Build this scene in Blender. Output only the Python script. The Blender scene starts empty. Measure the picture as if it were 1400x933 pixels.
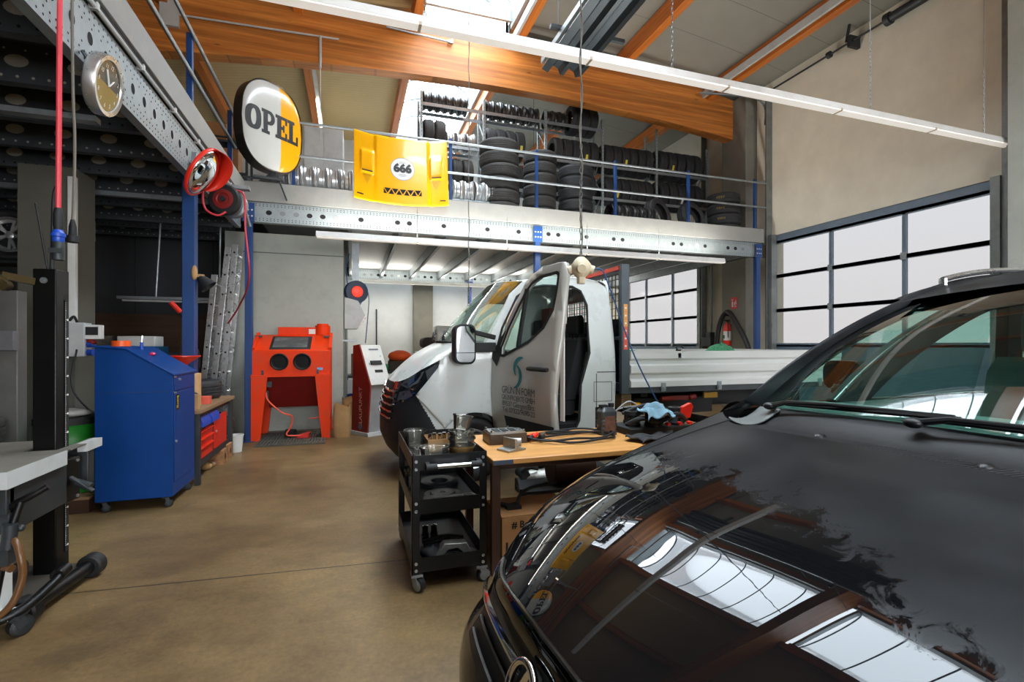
import bpy, math, random
from mathutils import Vector, Matrix
from mathutils.geometry import tessellate_polygon
rnd = random.Random(11)
SC = bpy.context.scene
COL = SC.collection
PI = math.pi
def V(*a): return Vector(a)
ORD = ['zeroth','first','second','third','fourth','fifth','sixth','seventh','eighth','ninth','tenth','eleventh','twelfth','thirteenth','fourteenth','fifteenth','sixteenth']
# ------------------------------------------------------------ mesh builder
class MB:
    def __init__(s): s.v=[]; s.f=[]; s.m=[]; s.flat=[]
    def add(s, vs, fs, mi=0, flat=False):
        o=len(s.v); s.v += [Vector(v) for v in vs]
        for i,f in enumerate(fs):
            s.f.append([o+k for k in f]); s.m.append(mi[i] if isinstance(mi,(list,tuple)) else mi); s.flat.append(flat)
        return s
    def box(s,x0,x1,y0,y1,z0,z1,mi=0):
        v=[(x,y,z) for x in (x0,x1) for y in (y0,y1) for z in (z0,z1)]
        return s.add(v,[(0,1,3,2),(4,6,7,5),(0,4,5,1),(2,3,7,6),(0,2,6,4),(1,5,7,3)],mi)
    def obox(s,c,size,M=None,mi=0):
        b=MB().box(-size[0]/2,size[0]/2,-size[1]/2,size[1]/2,-size[2]/2,size[2]/2)
        c=Vector(c); M=M or Matrix.Identity(3)
        return s.add([c+M@v for v in b.v],b.f,mi)
    def bar(s,p0,p1,w,h,mi=0,up=(0,0,1)):       # rectangular bar between two points
        p0=Vector(p0);p1=Vector(p1);d=(p1-p0).normalized();u=Vector(up)
        if abs(d.dot(u))>.99: u=Vector((0,1,0))
        a=d.cross(u).normalized()*w/2; b=a.cross(d).normalized()*h/2
        vs=[p+i*a+j*b for p in (p0,p1) for i,j in ((-1,-1),(1,-1),(1,1),(-1,1))]
        return s.add(vs,[(3,2,1,0),(4,5,6,7),(0,1,5,4),(1,2,6,5),(2,3,7,6),(3,0,4,7)],mi)
    def tube(s,pts,r,n=8,mi=0,closed=False,caps=True):
        pts=[Vector(p) for p in pts]; N=len(pts); vs=[];fs=[]; prev=None
        for i,p in enumerate(pts):
            a=pts[(i-1)%N] if (i>0 or closed) else p; b=pts[(i+1)%N] if (i<N-1 or closed) else p
            t=(b-a).normalized() if (b-a).length>1e-9 else Vector((0,0,1))
            if prev is None:
                u=Vector((0,0,1)) if abs(t.z)<.9 else Vector((1,0,0)); nx=t.cross(u).normalized()
            else:
                nx=(prev-t*prev.dot(t)); nx=nx.normalized() if nx.length>1e-6 else t.orthogonal().normalized()
            prev=nx; ny=t.cross(nx); rr=r[i] if isinstance(r,(list,tuple)) else r
            vs+=[p+nx*rr*math.cos(2*PI*k/n)+ny*rr*math.sin(2*PI*k/n) for k in range(n)]
        for i in range(N if closed else N-1):
            j=(i+1)%N
            for k in range(n): fs.append((i*n+k,i*n+(k+1)%n,j*n+(k+1)%n,j*n+k))
        if caps and not closed: fs.append(tuple(range(n-1,-1,-1))); fs.append(tuple((N-1)*n+k for k in range(n)))
        return s.add(vs,fs,mi)
    def cyl(s,p0,p1,r0,r1=None,n=20,mi=0,caps=True):
        return s.tube([p0,p1],[r0,r0 if r1 is None else r1],n,mi,False,caps)
    def lathe(s,prof,n=24,c=(0,0,0),axis='z',mi=0,closed=False,M=None,sx=1,sy=1):
        # prof: (r,h) list
        c=Vector(c); vs=[];fs=[];ms=[];K=len(prof)
        for k in range(n):
            a=2*PI*k/n
            for r,h in prof:
                p=Vector((r*math.cos(a)*sx,r*math.sin(a)*sy,h))
                if axis=='x': p=Vector((p.z,p.x,p.y))
                elif axis=='y': p=Vector((p.x,-p.z,p.y)) if False else Vector((p.y,p.z,p.x))
                if M: p=M@p
                vs.append(c+p)
        for k in range(n):
            k2=(k+1)%n
            for i in range(K if closed else K-1):
                j=(i+1)%K
                fs.append((k*K+i,k2*K+i,k2*K+j,k*K+j)); ms.append(mi[i] if isinstance(mi,(list,tuple)) else mi)
        return s.add(vs,fs,ms)
    def prism(s,poly,fr,depth,mi=0,mside=None,holes=None):
        # poly 2d list (ccw), fr=(o,ux,uy): extrude along ux x uy by depth, optional holes
        o,ux,uy=[Vector(q) for q in fr]; uz=ux.cross(uy)*depth
        loops=[poly]+(holes or []); flatp=[p for l in loops for p in l]
        tri=tessellate_polygon([[Vector((p[0],p[1],0)) for p in l] for l in loops]); n=len(flatp)
        vs=[o+ux*p[0]+uy*p[1] for p in flatp]; 
        def ccw(t):
            a,b,c=[flatp[i] for i in t]; return (b[0]-a[0])*(c[1]-a[1])-(b[1]-a[1])*(c[0]-a[0])>0
        tri=[t if ccw(t) else (t[0],t[2],t[1]) for t in tri]
        if depth==0: return s.add(vs,tri,mi)
        vs2=vs+[v+uz for v in vs]
        fs=[(t[0],t[2],t[1]) for t in tri]+[tuple(n+i for i in t) for t in tri]; ms=[mi]*len(fs)
        b=0
        for li,l in enumerate(loops):
            ar=sum(l[i][0]*l[(i+1)%len(l)][1]-l[(i+1)%len(l)][0]*l[i][1] for i in range(len(l)))
            fw=(ar>0)==(li==0)
            for i in range(len(l)):
                j=(i+1)%len(l); q=(b+i,b+j,n+b+j,n+b+i)
                fs.append(q if fw else q[::-1]); ms.append(mi if mside is None else mside)
            b+=len(l)
        return s.add(vs2,fs,ms)
    def grid(s,fn,nu,nv,mi=0,cu=False,cv=False):
        vs=[Vector(fn(i/(nu if cu else nu-1),j/(nv if cv else nv-1))) for i in range(nu) for j in range(nv)]
        fs=[]
        for i in range(nu if cu else nu-1):
            for j in range(nv if cv else nv-1):
                i2=(i+1)%nu;j2=(j+1)%nv; fs.append((i*nv+j,i2*nv+j,i2*nv+j2,i*nv+j2))
        return s.add(vs,fs,mi)
    def sphere(s,c,r,n=16,m=10,mi=0,M=None):
        c=Vector(c); rr=r if isinstance(r,(tuple,list)) else (r,r,r)
        def fn(u,v):
            a=2*PI*u; b=PI*(v-.5)*.9999
            p=Vector((math.cos(b)*math.cos(a)*rr[0],math.cos(b)*math.sin(a)*rr[1],math.sin(b)*rr[2]))
            return c+(M@p if M else p)
        return s.grid(fn,n,m,mi,cu=True)
    def discs(s,o,ux,uy,lst,mi=0,n=7):
        o=Vector(o);ux=Vector(ux);uy=Vector(uy)
        for u,v,r in lst:
            rx,ry=r if isinstance(r,tuple) else (r,r)
            s.add([o+ux*(u+rx*math.cos(2*PI*k/n))+uy*(v+ry*math.sin(2*PI*k/n)) for k in range(n)],[tuple(range(n))],mi,True)
        return s
    def join(s,o,M=None,mi=None):
        return s.add([M@v for v in o.v] if M else o.v,o.f,o.m if mi is None else mi)
    def bbox(s):
        return [(min(v[i] for v in s.v),max(v[i] for v in s.v)) for i in range(3)]
    def build(s,name,mats,parent=None,world=True,bevel=0,sub=0,solid=0,ang=38,seg=2,recalc=False,wn=False):
        me=bpy.data.meshes.new(name)
        off=Vector(parent.location) if (parent is not None and world) else Vector((0,0,0))
        if parent is not None and world and parent.parent is not None: off=woff(parent)
        me.from_pydata([v-off for v in s.v],[],s.f)
        for m in (mats if isinstance(mats,(list,tuple)) else [mats]): me.materials.append(m)
        for i,p in enumerate(me.polygons): p.material_index=s.m[i]; p.use_smooth=not s.flat[i]
        if recalc:
            import bmesh
            b=bmesh.new(); b.from_mesh(me); bmesh.ops.recalc_face_normals(b,faces=b.faces); b.to_mesh(me); b.free()
        try: me.set_sharp_from_angle(angle=math.radians(ang))
        except Exception: pass
        me.update()
        ob=bpy.data.objects.new(name,me); COL.objects.link(ob)
        if parent is not None: ob.parent=parent
        if solid:
            m=ob.modifiers.new('s','SOLIDIFY'); m.thickness=solid; m.offset=0
        if bevel:
            m=ob.modifiers.new('b','BEVEL'); m.width=bevel; m.segments=seg; m.limit_method='ANGLE'; m.angle_limit=math.radians(40); m.harden_normals=False
        if sub:
            m=ob.modifiers.new('u','SUBSURF'); m.levels=sub; m.render_levels=sub
        return ob
def woff(o):
    v=Vector((0,0,0))
    while o is not None: v+=Vector(o.location); o=o.parent
    return v
def tag(o,label=None,cat=None,group=None,kind=None):
    if label: o['label']=label
    if cat: o['category']=cat
    if group: o['group']=group
    if kind: o['kind']=kind
    return o
def thing(name,label,cat,loc=(0,0,0),group=None,rz=0,kind=None):
    o=bpy.data.objects.new(name,None); COL.objects.link(o); o.location=loc; o.rotation_euler=(0,0,rz); o.empty_display_size=.05
    return tag(o,label,cat,group,kind)
def solo(name,mb,mats,label,cat,group=None,kind=None,**k):
    b=mb.bbox(); c=Vector(((b[0][0]+b[0][1])/2,(b[1][0]+b[1][1])/2,b[2][0]))
    q=MB(); q.v=[v-c for v in mb.v]; q.f=mb.f;q.m=mb.m;q.flat=mb.flat
    o=q.build(name,mats,None,**k); o.location=c
    return tag(o,label,cat,group,kind)
def copy_thing(o,loc=None,label=None,group=None,rot=None):
    c=o.copy(); COL.objects.link(c)
    for k in ('label','group'):
        pass
    if label: c['label']=label
    if group: c['group']=group
    if loc is not None: c.location=loc
    if rot is not None: c.rotation_euler=rot
    for ch in [x for x in bpy.data.objects if x.parent==o]:
        d=ch.copy(); COL.objects.link(d); d.parent=c
        for g in [x for x in bpy.data.objects if x.parent==ch]:
            e=g.copy(); COL.objects.link(e); e.parent=d
    return c
def rotz(a): return Matrix.Rotation(a,3,'Z')
def rect(x0,x1,y0,y1): return [(x0,y0),(x1,y0),(x1,y1),(x0,y1)]
def rrect(x0,x1,y0,y1,r,n=5):
    P=[]
    for cx,cy,a0 in ((x1-r,y0+r,-90),(x1-r,y1-r,0),(x0+r,y1-r,90),(x0+r,y0+r,180)):
        for i in range(n+1):
            a=math.radians(a0+90*i/n); P.append((cx+r*math.cos(a),cy+r*math.sin(a)))
    return P
def circ(cx,cy,r,n=24,ry=None): return [(cx+r*math.cos(2*PI*k/n),cy+(ry or r)*math.sin(2*PI*k/n)) for k in range(n)]
def bez(pts,n=8):           # catmull-rom through points
    pts=[Vector(p) for p in pts]; out=[]
    for i in range(len(pts)-1):
        p0=pts[max(i-1,0)];p1=pts[i];p2=pts[i+1];p3=pts[min(i+2,len(pts)-1)]
        for k in range(n):
            t=k/n; out.append(.5*((2*p1)+(p2-p0)*t+(2*p0-5*p1+4*p2-p3)*t*t+(3*p1-p0-3*p2+p3)*t**3))
    out.append(pts[-1]); return out
def text_mb(txt,size,bold=0,align='CENTER',spacing=1.0):
    cu=bpy.data.curves.new('t','FONT'); cu.body=txt; cu.size=size; cu.align_x=align; cu.offset=bold; cu.space_character=spacing; cu.resolution_u=3; cu.fill_mode='FRONT'
    ob=bpy.data.objects.new('t',cu); COL.objects.link(ob)
    dg=bpy.context.evaluated_depsgraph_get(); me=bpy.data.meshes.new_from_object(ob.evaluated_get(dg))
    mb=MB(); mb.add([v.co.copy() for v in me.vertices],[tuple(p.vertices) for p in me.polygons])
    bpy.data.objects.remove(ob); bpy.data.meshes.remove(me); bpy.data.curves.remove(cu)
    return mb
def put_text(mb,txt,size,o,ux,uy,mi=0,bold=0,align='CENTER',spacing=1.0):
    t=text_mb(txt,size,bold,align,spacing); o=Vector(o);ux=Vector(ux);uy=Vector(uy)
    mb.add([o+ux*v.x+uy*v.y for v in t.v],t.f,mi); return mb
# ------------------------------------------------------------ materials
def lin(h):
    h=h.lstrip('#'); c=[int(h[i:i+2],16)/255 for i in (0,2,4)]
    return [x/12.92 if x<=.04045 else ((x+.055)/1.055)**2.4 for x in c]
def newmat(name):
    m=bpy.data.materials.new(name); m.use_nodes=True; nt=m.node_tree; nt.nodes.clear()
    out=nt.nodes.new('ShaderNodeOutputMaterial'); return m,nt,out
def nd(nt,t,**k):
    n=nt.nodes.new(t)
    for a,b in k.items():
        if a.startswith('i_'):
            key=a[2:]; key=int(key) if key.isdigit() else key.replace('_',' '); n.inputs[key].default_value=b
        else: setattr(n,a,b)
    return n
def mat(name,hexcol,rough=.5,metal=0,var=.12,vs=6,bump=0,bs=80,coat=0,spec=.5,dirt=None,da=.5,ds=4,emit=None,es=0,stretch=None,rvar=.15,ior=1.5):
    m,nt,out=newmat(name); L=nt.links.new
    b=nd(nt,'ShaderNodeBsdfPrincipled'); L(b.outputs[0],out.inputs[0])
    c=lin(hexcol); b.inputs['Roughness'].default_value=rough; b.inputs['Metallic'].default_value=metal; b.inputs['IOR'].default_value=ior
    b.inputs['Coat Weight'].default_value=coat; b.inputs['Coat Roughness'].default_value=.04; b.inputs['Specular IOR Level'].default_value=spec
    if emit: b.inputs['Emission Color'].default_value=(*lin(emit),1); b.inputs['Emission Strength'].default_value=es
    tc=nd(nt,'ShaderNodeTexCoord'); src=tc.outputs['Object']
    if stretch:
        mp=nd(nt,'ShaderNodeMapping'); mp.inputs['Scale'].default_value=stretch; L(src,mp.inputs[0]); src=mp.outputs[0]
    n1=nd(nt,'ShaderNodeTexNoise'); n1.inputs['Scale'].default_value=vs; n1.inputs['Detail'].default_value=5; n1.inputs['Roughness'].default_value=.62; L(src,n1.inputs['Vector'])
    rp=nd(nt,'ShaderNodeValToRGB'); e=rp.color_ramp.elements
    e[0].position=.3; e[1].position=.72
    e[0].color=(*[x*(1-var) for x in c],1); e[1].color=(*[min(1,x*(1+var)) for x in c],1)
    L(n1.outputs[0],rp.inputs[0]); col=rp.outputs[0]
    if dirt:
        n2=nd(nt,'ShaderNodeTexNoise'); n2.inputs['Scale'].default_value=ds; n2.inputs['Detail'].default_value=8; n2.inputs['Roughness'].default_value=.7; L(src,n2.inputs['Vector'])
        r2=nd(nt,'ShaderNodeValToRGB'); r2.color_ramp.elements[0].position=.5; r2.color_ramp.elements[1].position=.72
        r2.color_ramp.elements[0].color=(0,0,0,1); r2.color_ramp.elements[1].color=(da,da,da,1); L(n2.outputs[0],r2.inputs[0])
        mx=nd(nt,'ShaderNodeMix',data_type='RGBA'); mx.inputs[7].default_value=(*lin(dirt),1)
        L(r2.outputs[0],mx.inputs[0]); L(col,mx.inputs[6]); col=mx.outputs[2]
    L(col,b.inputs['Base Color'])
    if rvar:
        mr=nd(nt,'ShaderNodeMapRange'); mr.inputs[3].default_value=max(.02,rough*(1-rvar)); mr.inputs[4].default_value=min(1,rough*(1+rvar)); L(n1.outputs[0],mr.inputs[0]); L(mr.outputs[0],b.inputs['Roughness'])
    if bump:
        n3=nd(nt,'ShaderNodeTexNoise'); n3.inputs['Scale'].default_value=bs; n3.inputs['Detail'].default_value=4; L(src,n3.inputs['Vector'])
        bp=nd(nt,'ShaderNodeBump'); bp.inputs['Strength'].default_value=bump; bp.inputs['Distance'].default_value=.01; L(n3.outputs[0],bp.inputs['Height']); L(bp.outputs[0],b.inputs['Normal'])
    return m
def thin_glass(name,tint,gl=1.0,rough=.02,white=0.0,wcol='#ffffff'):
    m,nt,out=newmat(name); L=nt.links.new
    t=nd(nt,'ShaderNodeBsdfTransparent'); t.inputs[0].default_value=(*tint,1)
    base=t.outputs[0]
    if white:
        d=nd(nt,'ShaderNodeBsdfDiffuse'); d.inputs[0].default_value=(*lin(wcol),1)
        ms=nd(nt,'ShaderNodeMixShader'); ms.inputs[0].default_value=white; L(t.outputs[0],ms.inputs[1]); L(d.outputs[0],ms.inputs[2]); base=ms.outputs[0]
    g=nd(nt,'ShaderNodeBsdfGlossy'); g.inputs['Roughness'].default_value=rough
    f=nd(nt,'ShaderNodeFresnel'); f.inputs[0].default_value=1.45
    ml=nd(nt,'ShaderNodeMath',operation='MULTIPLY'); ml.inputs[1].default_value=gl; L(f.outputs[0],ml.inputs[0])
    mx=nd(nt,'ShaderNodeMixShader'); L(ml.outputs[0],mx.inputs[0]); L(base,mx.inputs[1]); L(g.outputs[0],mx.inputs[2]); L(mx.outputs[0],out.inputs[0])
    return m
def emis(name,hexcol,s):
    m,nt,out=newmat(name); e=nd(nt,'ShaderNodeEmission'); e.inputs[0].default_value=(*lin(hexcol),1); e.inputs[1].default_value=s
    nt.links.new(e.outputs[0],out.inputs[0]); return m
def lump(c,r,seed,amp=.2,n=18,m=12):
    rr=random.Random(seed); ph=[(rr.uniform(2,5),rr.uniform(0,6),rr.uniform(2,5),rr.uniform(0,6)) for _ in range(4)]
    def fn(u,v):
        a=2*PI*u;b=PI*(v-.5)*.999; k=1+amp*sum(math.sin(round(p[0])*a+p[1])*math.cos(round(p[2])*b+p[3]) for p in ph)/4
        return V(c[0]+r[0]*k*math.cos(b)*math.cos(a),c[1]+r[1]*k*math.cos(b)*math.sin(a),c[2]+r[2]*max(-.95,k*math.sin(b)))
    return MB().grid(fn,n,m,0,cu=True)
# ------------------------------------------------------------ palette
def lines_mat(name,hexcol,axis,pitch,width,dark=.55,rough=.7,var=.08,bump=0,vs=3,dirt=None,da=.3):
    m=mat(name,hexcol,rough,0,var,vs,bump,dirt=dirt,da=da); nt=m.node_tree; L=nt.links.new
    b=[n for n in nt.nodes if n.type=='BSDF_PRINCIPLED'][0]; src=b.inputs['Base Color'].links[0].from_socket
    tc=[n for n in nt.nodes if n.type=='TEX_COORD'][0]; sp=nd(nt,'ShaderNodeSeparateXYZ'); L(tc.outputs['Object'],sp.inputs[0])
    d=nd(nt,'ShaderNodeMath',operation='DIVIDE'); d.inputs[1].default_value=pitch; L(sp.outputs[axis],d.inputs[0])
    f=nd(nt,'ShaderNodeMath',operation='FRACT'); L(d.outputs[0],f.inputs[0])
    lt=nd(nt,'ShaderNodeMath',operation='LESS_THAN'); lt.inputs[1].default_value=width/pitch; L(f.outputs[0],lt.inputs[0])
    mu=nd(nt,'ShaderNodeMath',operation='MULTIPLY'); mu.inputs[1].default_value=1-dark; L(lt.outputs[0],mu.inputs[0])
    mx=nd(nt,'ShaderNodeMix',data_type='RGBA'); L(mu.outputs[0],mx.inputs[0]); L(src,mx.inputs[6]); mx.inputs[7].default_value=(0,0,0,1); L(mx.outputs[2],b.inputs['Base Color'])
    return m
def tread_mat(name,hexcol,N=70):
    m=mat(name,hexcol,.75,0,.2,9,dirt='#4a4640',da=.35,ds=5); nt=m.node_tree; L=nt.links.new
    b=[n for n in nt.nodes if n.type=='BSDF_PRINCIPLED'][0]; tc=[n for n in nt.nodes if n.type=='TEX_COORD'][0]
    sp=nd(nt,'ShaderNodeSeparateXYZ'); L(tc.outputs['Object'],sp.inputs[0])
    at=nd(nt,'ShaderNodeMath',operation='ARCTAN2'); L(sp.outputs[1],at.inputs[0]); L(sp.outputs[0],at.inputs[1])
    ml=nd(nt,'ShaderNodeMath',operation='MULTIPLY_ADD'); ml.inputs[1].default_value=N; L(at.outputs[0],ml.inputs[0])
    zz=nd(nt,'ShaderNodeMath',operation='MULTIPLY'); zz.inputs[1].default_value=60; L(sp.outputs[2],zz.inputs[0]); L(zz.outputs[0],ml.inputs[2])
    si=nd(nt,'ShaderNodeMath',operation='SINE'); L(ml.outputs[0],si.inputs[0])
    gt=nd(nt,'ShaderNodeMath',operation='GREATER_THAN'); gt.inputs[1].default_value=.55; L(si.outputs[0],gt.inputs[0])
    bp=nd(nt,'ShaderNodeBump'); bp.inputs['Strength'].default_value=.9; bp.inputs['Distance'].default_value=.02; bp.invert=True; L(gt.outputs[0],bp.inputs['Height']); L(bp.outputs[0],b.inputs['Normal'])
    return m
def wood_mat(name,hexcol,hex2,stretch,lam=0,rough=.5,knots=True,lamaxis=2,coat=0):
    m,nt,out=newmat(name); L=nt.links.new
    b=nd(nt,'ShaderNodeBsdfPrincipled'); L(b.outputs[0],out.inputs[0]); b.inputs['Roughness'].default_value=rough; b.inputs['Coat Weight'].default_value=coat
    tc=nd(nt,'ShaderNodeTexCoord'); mp=nd(nt,'ShaderNodeMapping'); mp.inputs['Scale'].default_value=stretch; L(tc.outputs['Object'],mp.inputs[0])
    n=nd(nt,'ShaderNodeTexNoise'); n.inputs['Scale'].default_value=3; n.inputs['Detail'].default_value=7; n.inputs['Roughness'].default_value=.65; n.inputs['Distortion'].default_value=.4; L(mp.outputs[0],n.inputs['Vector'])
    r=nd(nt,'ShaderNodeValToRGB'); r.color_ramp.elements[0].position=.32; r.color_ramp.elements[1].position=.7
    r.color_ramp.elements[0].color=(*lin(hex2),1); r.color_ramp.elements[1].color=(*lin(hexcol),1); L(n.outputs[0],r.inputs[0]); col=r.outputs[0]
    if lam:
        sp=nd(nt,'ShaderNodeSeparateXYZ'); L(tc.outputs['Object'],sp.inputs[0])
        d=nd(nt,'ShaderNodeMath',operation='DIVIDE'); d.inputs[1].default_value=lam; L(sp.outputs[lamaxis],d.inputs[0])
        fl=nd(nt,'ShaderNodeMath',operation='FLOOR'); L(d.outputs[0],fl.inputs[0]); wn=nd(nt,'ShaderNodeTexWhiteNoise',noise_dimensions='1D'); L(fl.outputs[0],wn.inputs[1])
        mr=nd(nt,'ShaderNodeMapRange'); mr.inputs[3].default_value=.68; mr.inputs[4].default_value=1.14; L(wn.outputs[0],mr.inputs[0])
        fr=nd(nt,'ShaderNodeMath',operation='FRACT'); L(d.outputs[0],fr.inputs[0]); lt=nd(nt,'ShaderNodeMath',operation='GREATER_THAN'); lt.inputs[1].default_value=.06; L(fr.outputs[0],lt.inputs[0])
        m3=nd(nt,'ShaderNodeMath',operation='MULTIPLY_ADD'); m3.inputs[1].default_value=.25; m3.inputs[2].default_value=.75; L(lt.outputs[0],m3.inputs[0])
        m4=nd(nt,'ShaderNodeMath',operation='MULTIPLY'); L(m3.outputs[0],m4.inputs[0]); L(mr.outputs[0],m4.inputs[1])
        vm=nd(nt,'ShaderNodeVectorMath',operation='SCALE'); L(col,vm.inputs[0]); L(m4.outputs[0],vm.inputs['Scale']); col=vm.outputs[0]
    if knots:
        mk=nd(nt,'ShaderNodeMapping'); mk.inputs['Scale'].default_value=[s**.5*1.0 if s<1 else s**.5 for s in stretch]; L(tc.outputs['Object'],mk.inputs[0])
        v=nd(nt,'ShaderNodeTexVoronoi'); v.inputs['Scale'].default_value=2.1; L(mk.outputs[0],v.inputs['Vector'])
        r2=nd(nt,'ShaderNodeValToRGB'); r2.color_ramp.elements[0].position=.03; r2.color_ramp.elements[1].position=.075; r2.color_ramp.elements[0].color=(1,1,1,1); r2.color_ramp.elements[1].color=(0,0,0,1); L(v.outputs['Distance'],r2.inputs[0])
        mx=nd(nt,'ShaderNodeMix',data_type='RGBA'); L(r2.outputs[0],mx.inputs[0]); L(col,mx.inputs[6]); mx.inputs[7].default_value=(*[c*.3 for c in lin(hex2)],1); col=mx.outputs[2]
    L(col,b.inputs['Base Color']); return m
def floor_mat():
    m,nt,out=newmat('oiled_concrete'); L=nt.links.new
    b=nd(nt,'ShaderNodeBsdfPrincipled'); L(b.outputs[0],out.inputs[0])
    tc=nd(nt,'ShaderNodeTexCoord'); o=tc.outputs['Object']
    def noise(s,d=6,r=.6,st=None):
        n=nd(nt,'ShaderNodeTexNoise'); n.inputs['Scale'].default_value=s; n.inputs['Detail'].default_value=d; n.inputs['Roughness'].default_value=r
        if st:
            mp=nd(nt,'ShaderNodeMapping'); mp.inputs['Scale'].default_value=st; mp.inputs['Rotation'].default_value=(0,0,.35); L(o,mp.inputs[0]); L(mp.outputs[0],n.inputs[0])
        else: L(o,n.inputs[0])
        return n.outputs[0]
    def ramp(f,p0,c0,p1,c1):
        r=nd(nt,'ShaderNodeValToRGB'); e=r.color_ramp.elements; e[0].position=p0;e[1].position=p1;e[0].color=(*c0,1);e[1].color=(*c1,1); L(f,r.inputs[0]); return r.outputs[0]
    def mix(f,a,c,mode='MIX'):
        x=nd(nt,'ShaderNodeMix',data_type='RGBA',blend_type=mode)
        if isinstance(f,float): x.inputs[0].default_value=f
        else: L(f,x.inputs[0])
        L(a,x.inputs[6])
        if isinstance(c,tuple): x.inputs[7].default_value=c
        else: L(c,x.inputs[7])
        return x.outputs[2]
    base=ramp(noise(.55,5,.55),.34,lin('#5f492d'),.68,lin('#8d744d'))
    mott=ramp(noise(3.4,9,.74,(1,1.4,1)),.3,(.66,.66,.66),.7,(1.18,1.17,1.14)); c=mix(1.0,base,mott,'MULTIPLY')
    fine=ramp(noise(38,4,.7),.35,(.82,.82,.82),.65,(1.1,1.1,1.1)); c=mix(1.0,c,fine,'MULTIPLY')
    oil=ramp(noise(1.3,8,.66),.56,(0,0,0),.74,(.6,.6,.6)); c=mix(oil,c,(*lin('#2b241c'),1))
    scuff=ramp(noise(5,8,.75,(1,5,1)),.66,(0,0,0),.78,(.3,.3,.3)); c=mix(scuff,c,(*lin('#a09078'),1))
    speck=ramp(noise(26,2,.4),.795,(0,0,0),.81,(.8,.8,.8)); c=mix(speck,c,(*lin('#8f826c'),1))
    # cut expansion joint running across the floor
    sp=nd(nt,'ShaderNodeSeparateXYZ'); L(o,sp.inputs[0])
    a=nd(nt,'ShaderNodeMath',operation='MULTIPLY_ADD'); a.inputs[1].default_value=.085; a.inputs[2].default_value=-3.37; L(sp.outputs[0],a.inputs[0])
    s=nd(nt,'ShaderNodeMath',operation='ADD'); L(a.outputs[0],s.inputs[0]); L(sp.outputs[1],s.inputs[1]); ab=nd(nt,'ShaderNodeMath',operation='ABSOLUTE'); L(s.outputs[0],ab.inputs[0])
    j=nd(nt,'ShaderNodeMath',operation='LESS_THAN'); j.inputs[1].default_value=.005; L(ab.outputs[0],j.inputs[0])
    c=mix(j.outputs[0],c,(*lin('#1b1612'),1))
    L(c,b.inputs['Base Color'])
    mr=nd(nt,'ShaderNodeMapRange'); mr.inputs[3].default_value=.32; mr.inputs[4].default_value=.62; L(noise(2.2,6,.6),mr.inputs[0]); L(mr.outputs[0],b.inputs['Roughness'])
    bp=nd(nt,'ShaderNodeBump'); bp.inputs['Strength'].default_value=.12; bp.inputs['Distance'].default_value=.01; L(noise(30,5,.6),bp.inputs['Height']); L(bp.outputs[0],b.inputs['Normal'])
    return m
FLOOR=floor_mat()
GALV=mat('galvanised_steel','#949b9e',.42,.75,.14,14,dirt='#6f7678',da=.35)
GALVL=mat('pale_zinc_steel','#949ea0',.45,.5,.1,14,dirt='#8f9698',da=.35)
GALVD=mat('darkened_zinc_steel','#43494d',.55,.4,.2,10)  # zinc grey darkened to carry the shade under the left platform
HOLE=mat('shadowed_hole','#0b0c0d',.9,0,.1)
HOLEG=mat('grey_slot','#7b7e80',.8,0,.1)
OVALS=mat('oval_slot','#a5a297',.8,0,.1)
HOLEW=mat('pale_slot','#b9bab6',.8,0,.1)
WHITE=mat('white_board','#858682',.5,0,.04,5,dirt='#a8a498',da=.25)
DECKW=lines_mat('white_deck_underside','#cfd0cb',1,.33,.008,.82,.5)
DECKD=mat('shaded_deck_underside','#3a3c3c',.8,0,.2)  # dark colour stands in for the unlit left underside
CREAMROOF=lines_mat('cream_roof_panel','#868479',1,.98,.012,.5,.65,.07,vs=2)
CREAMRIB=lines_mat('cream_ribbed_panel','#bb9f6c',1,.11,.012,.78,.6,.05)
RWALL=mat('cream_plaster','#d3cebc',.85,0,.07,2.5,.15,300)
BWALL=mat('white_plaster','#cfd2d1',.85,0,.06,1.4,.1,200,dirt='#a5a8a6',da=.3,ds=1.5)
GREYW=mat('grey_painted_concrete','#adb3aa',.8,0,.07,2,.15,160,dirt='#7e817b',da=.3,ds=3)
DARKW=mat('dark_grey_wall','#3b3d3e',.85,0,.12,2)
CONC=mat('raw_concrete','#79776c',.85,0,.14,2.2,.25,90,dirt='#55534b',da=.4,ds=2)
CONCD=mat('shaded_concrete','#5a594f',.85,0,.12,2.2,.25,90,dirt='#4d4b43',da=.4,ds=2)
GLULAM=wood_mat('orange_glulam','#d48a40','#a45a1f',(.22,5,5),.046,.42)
PURLIN=wood_mat('orange_pine','#cf7a30','#a8581c',(5,.25,5),0,.45,False)
ANTH=mat('anthracite_frame','#6a7a88',.45,.3,.08)
STEELD=mat('dark_steel','#3a3e40',.5,.6,.15)
TRACK=mat('zinc_track','#7c817f',.5,.6,.15,dirt='#4b4e4c',da=.4)
BLUE=mat('rack_blue','#103a70',.42,0,.08,5,dirt='#15305a',da=.3)
BLUE2=mat('cabinet_blue','#04397a',.45,0,.05,3,dirt='#0a2c5c',da=.2,spec=.25)
RED=mat('signal_red','#da2a10',.42,0,.07,5,dirt='#8a1a10',da=.3)
REDD=mat('deep_red','#7a1712',.5,0,.1)
ORED=mat('blast_red','#ea3d0a',.5,0,.06,4,spec=.2,dirt='#9c6a50',da=.3,ds=6)
BLACK=mat('black_enamel','#060606',.4,0,.2,6,dirt='#1b1a19',da=.2,spec=.35)
BLKM=mat('matt_black','#141516',.65,0,.2,6)
RUB=tread_mat('tyre_rubber','#2b2b2c')
RUB2=tread_mat('worn_rubber','#363431',52)
RUBS=mat('black_rubber','#151515',.6,0,.2,8)
CHROME=mat('chrome','#d8dadb',.08,1,.02,rvar=0)
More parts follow.
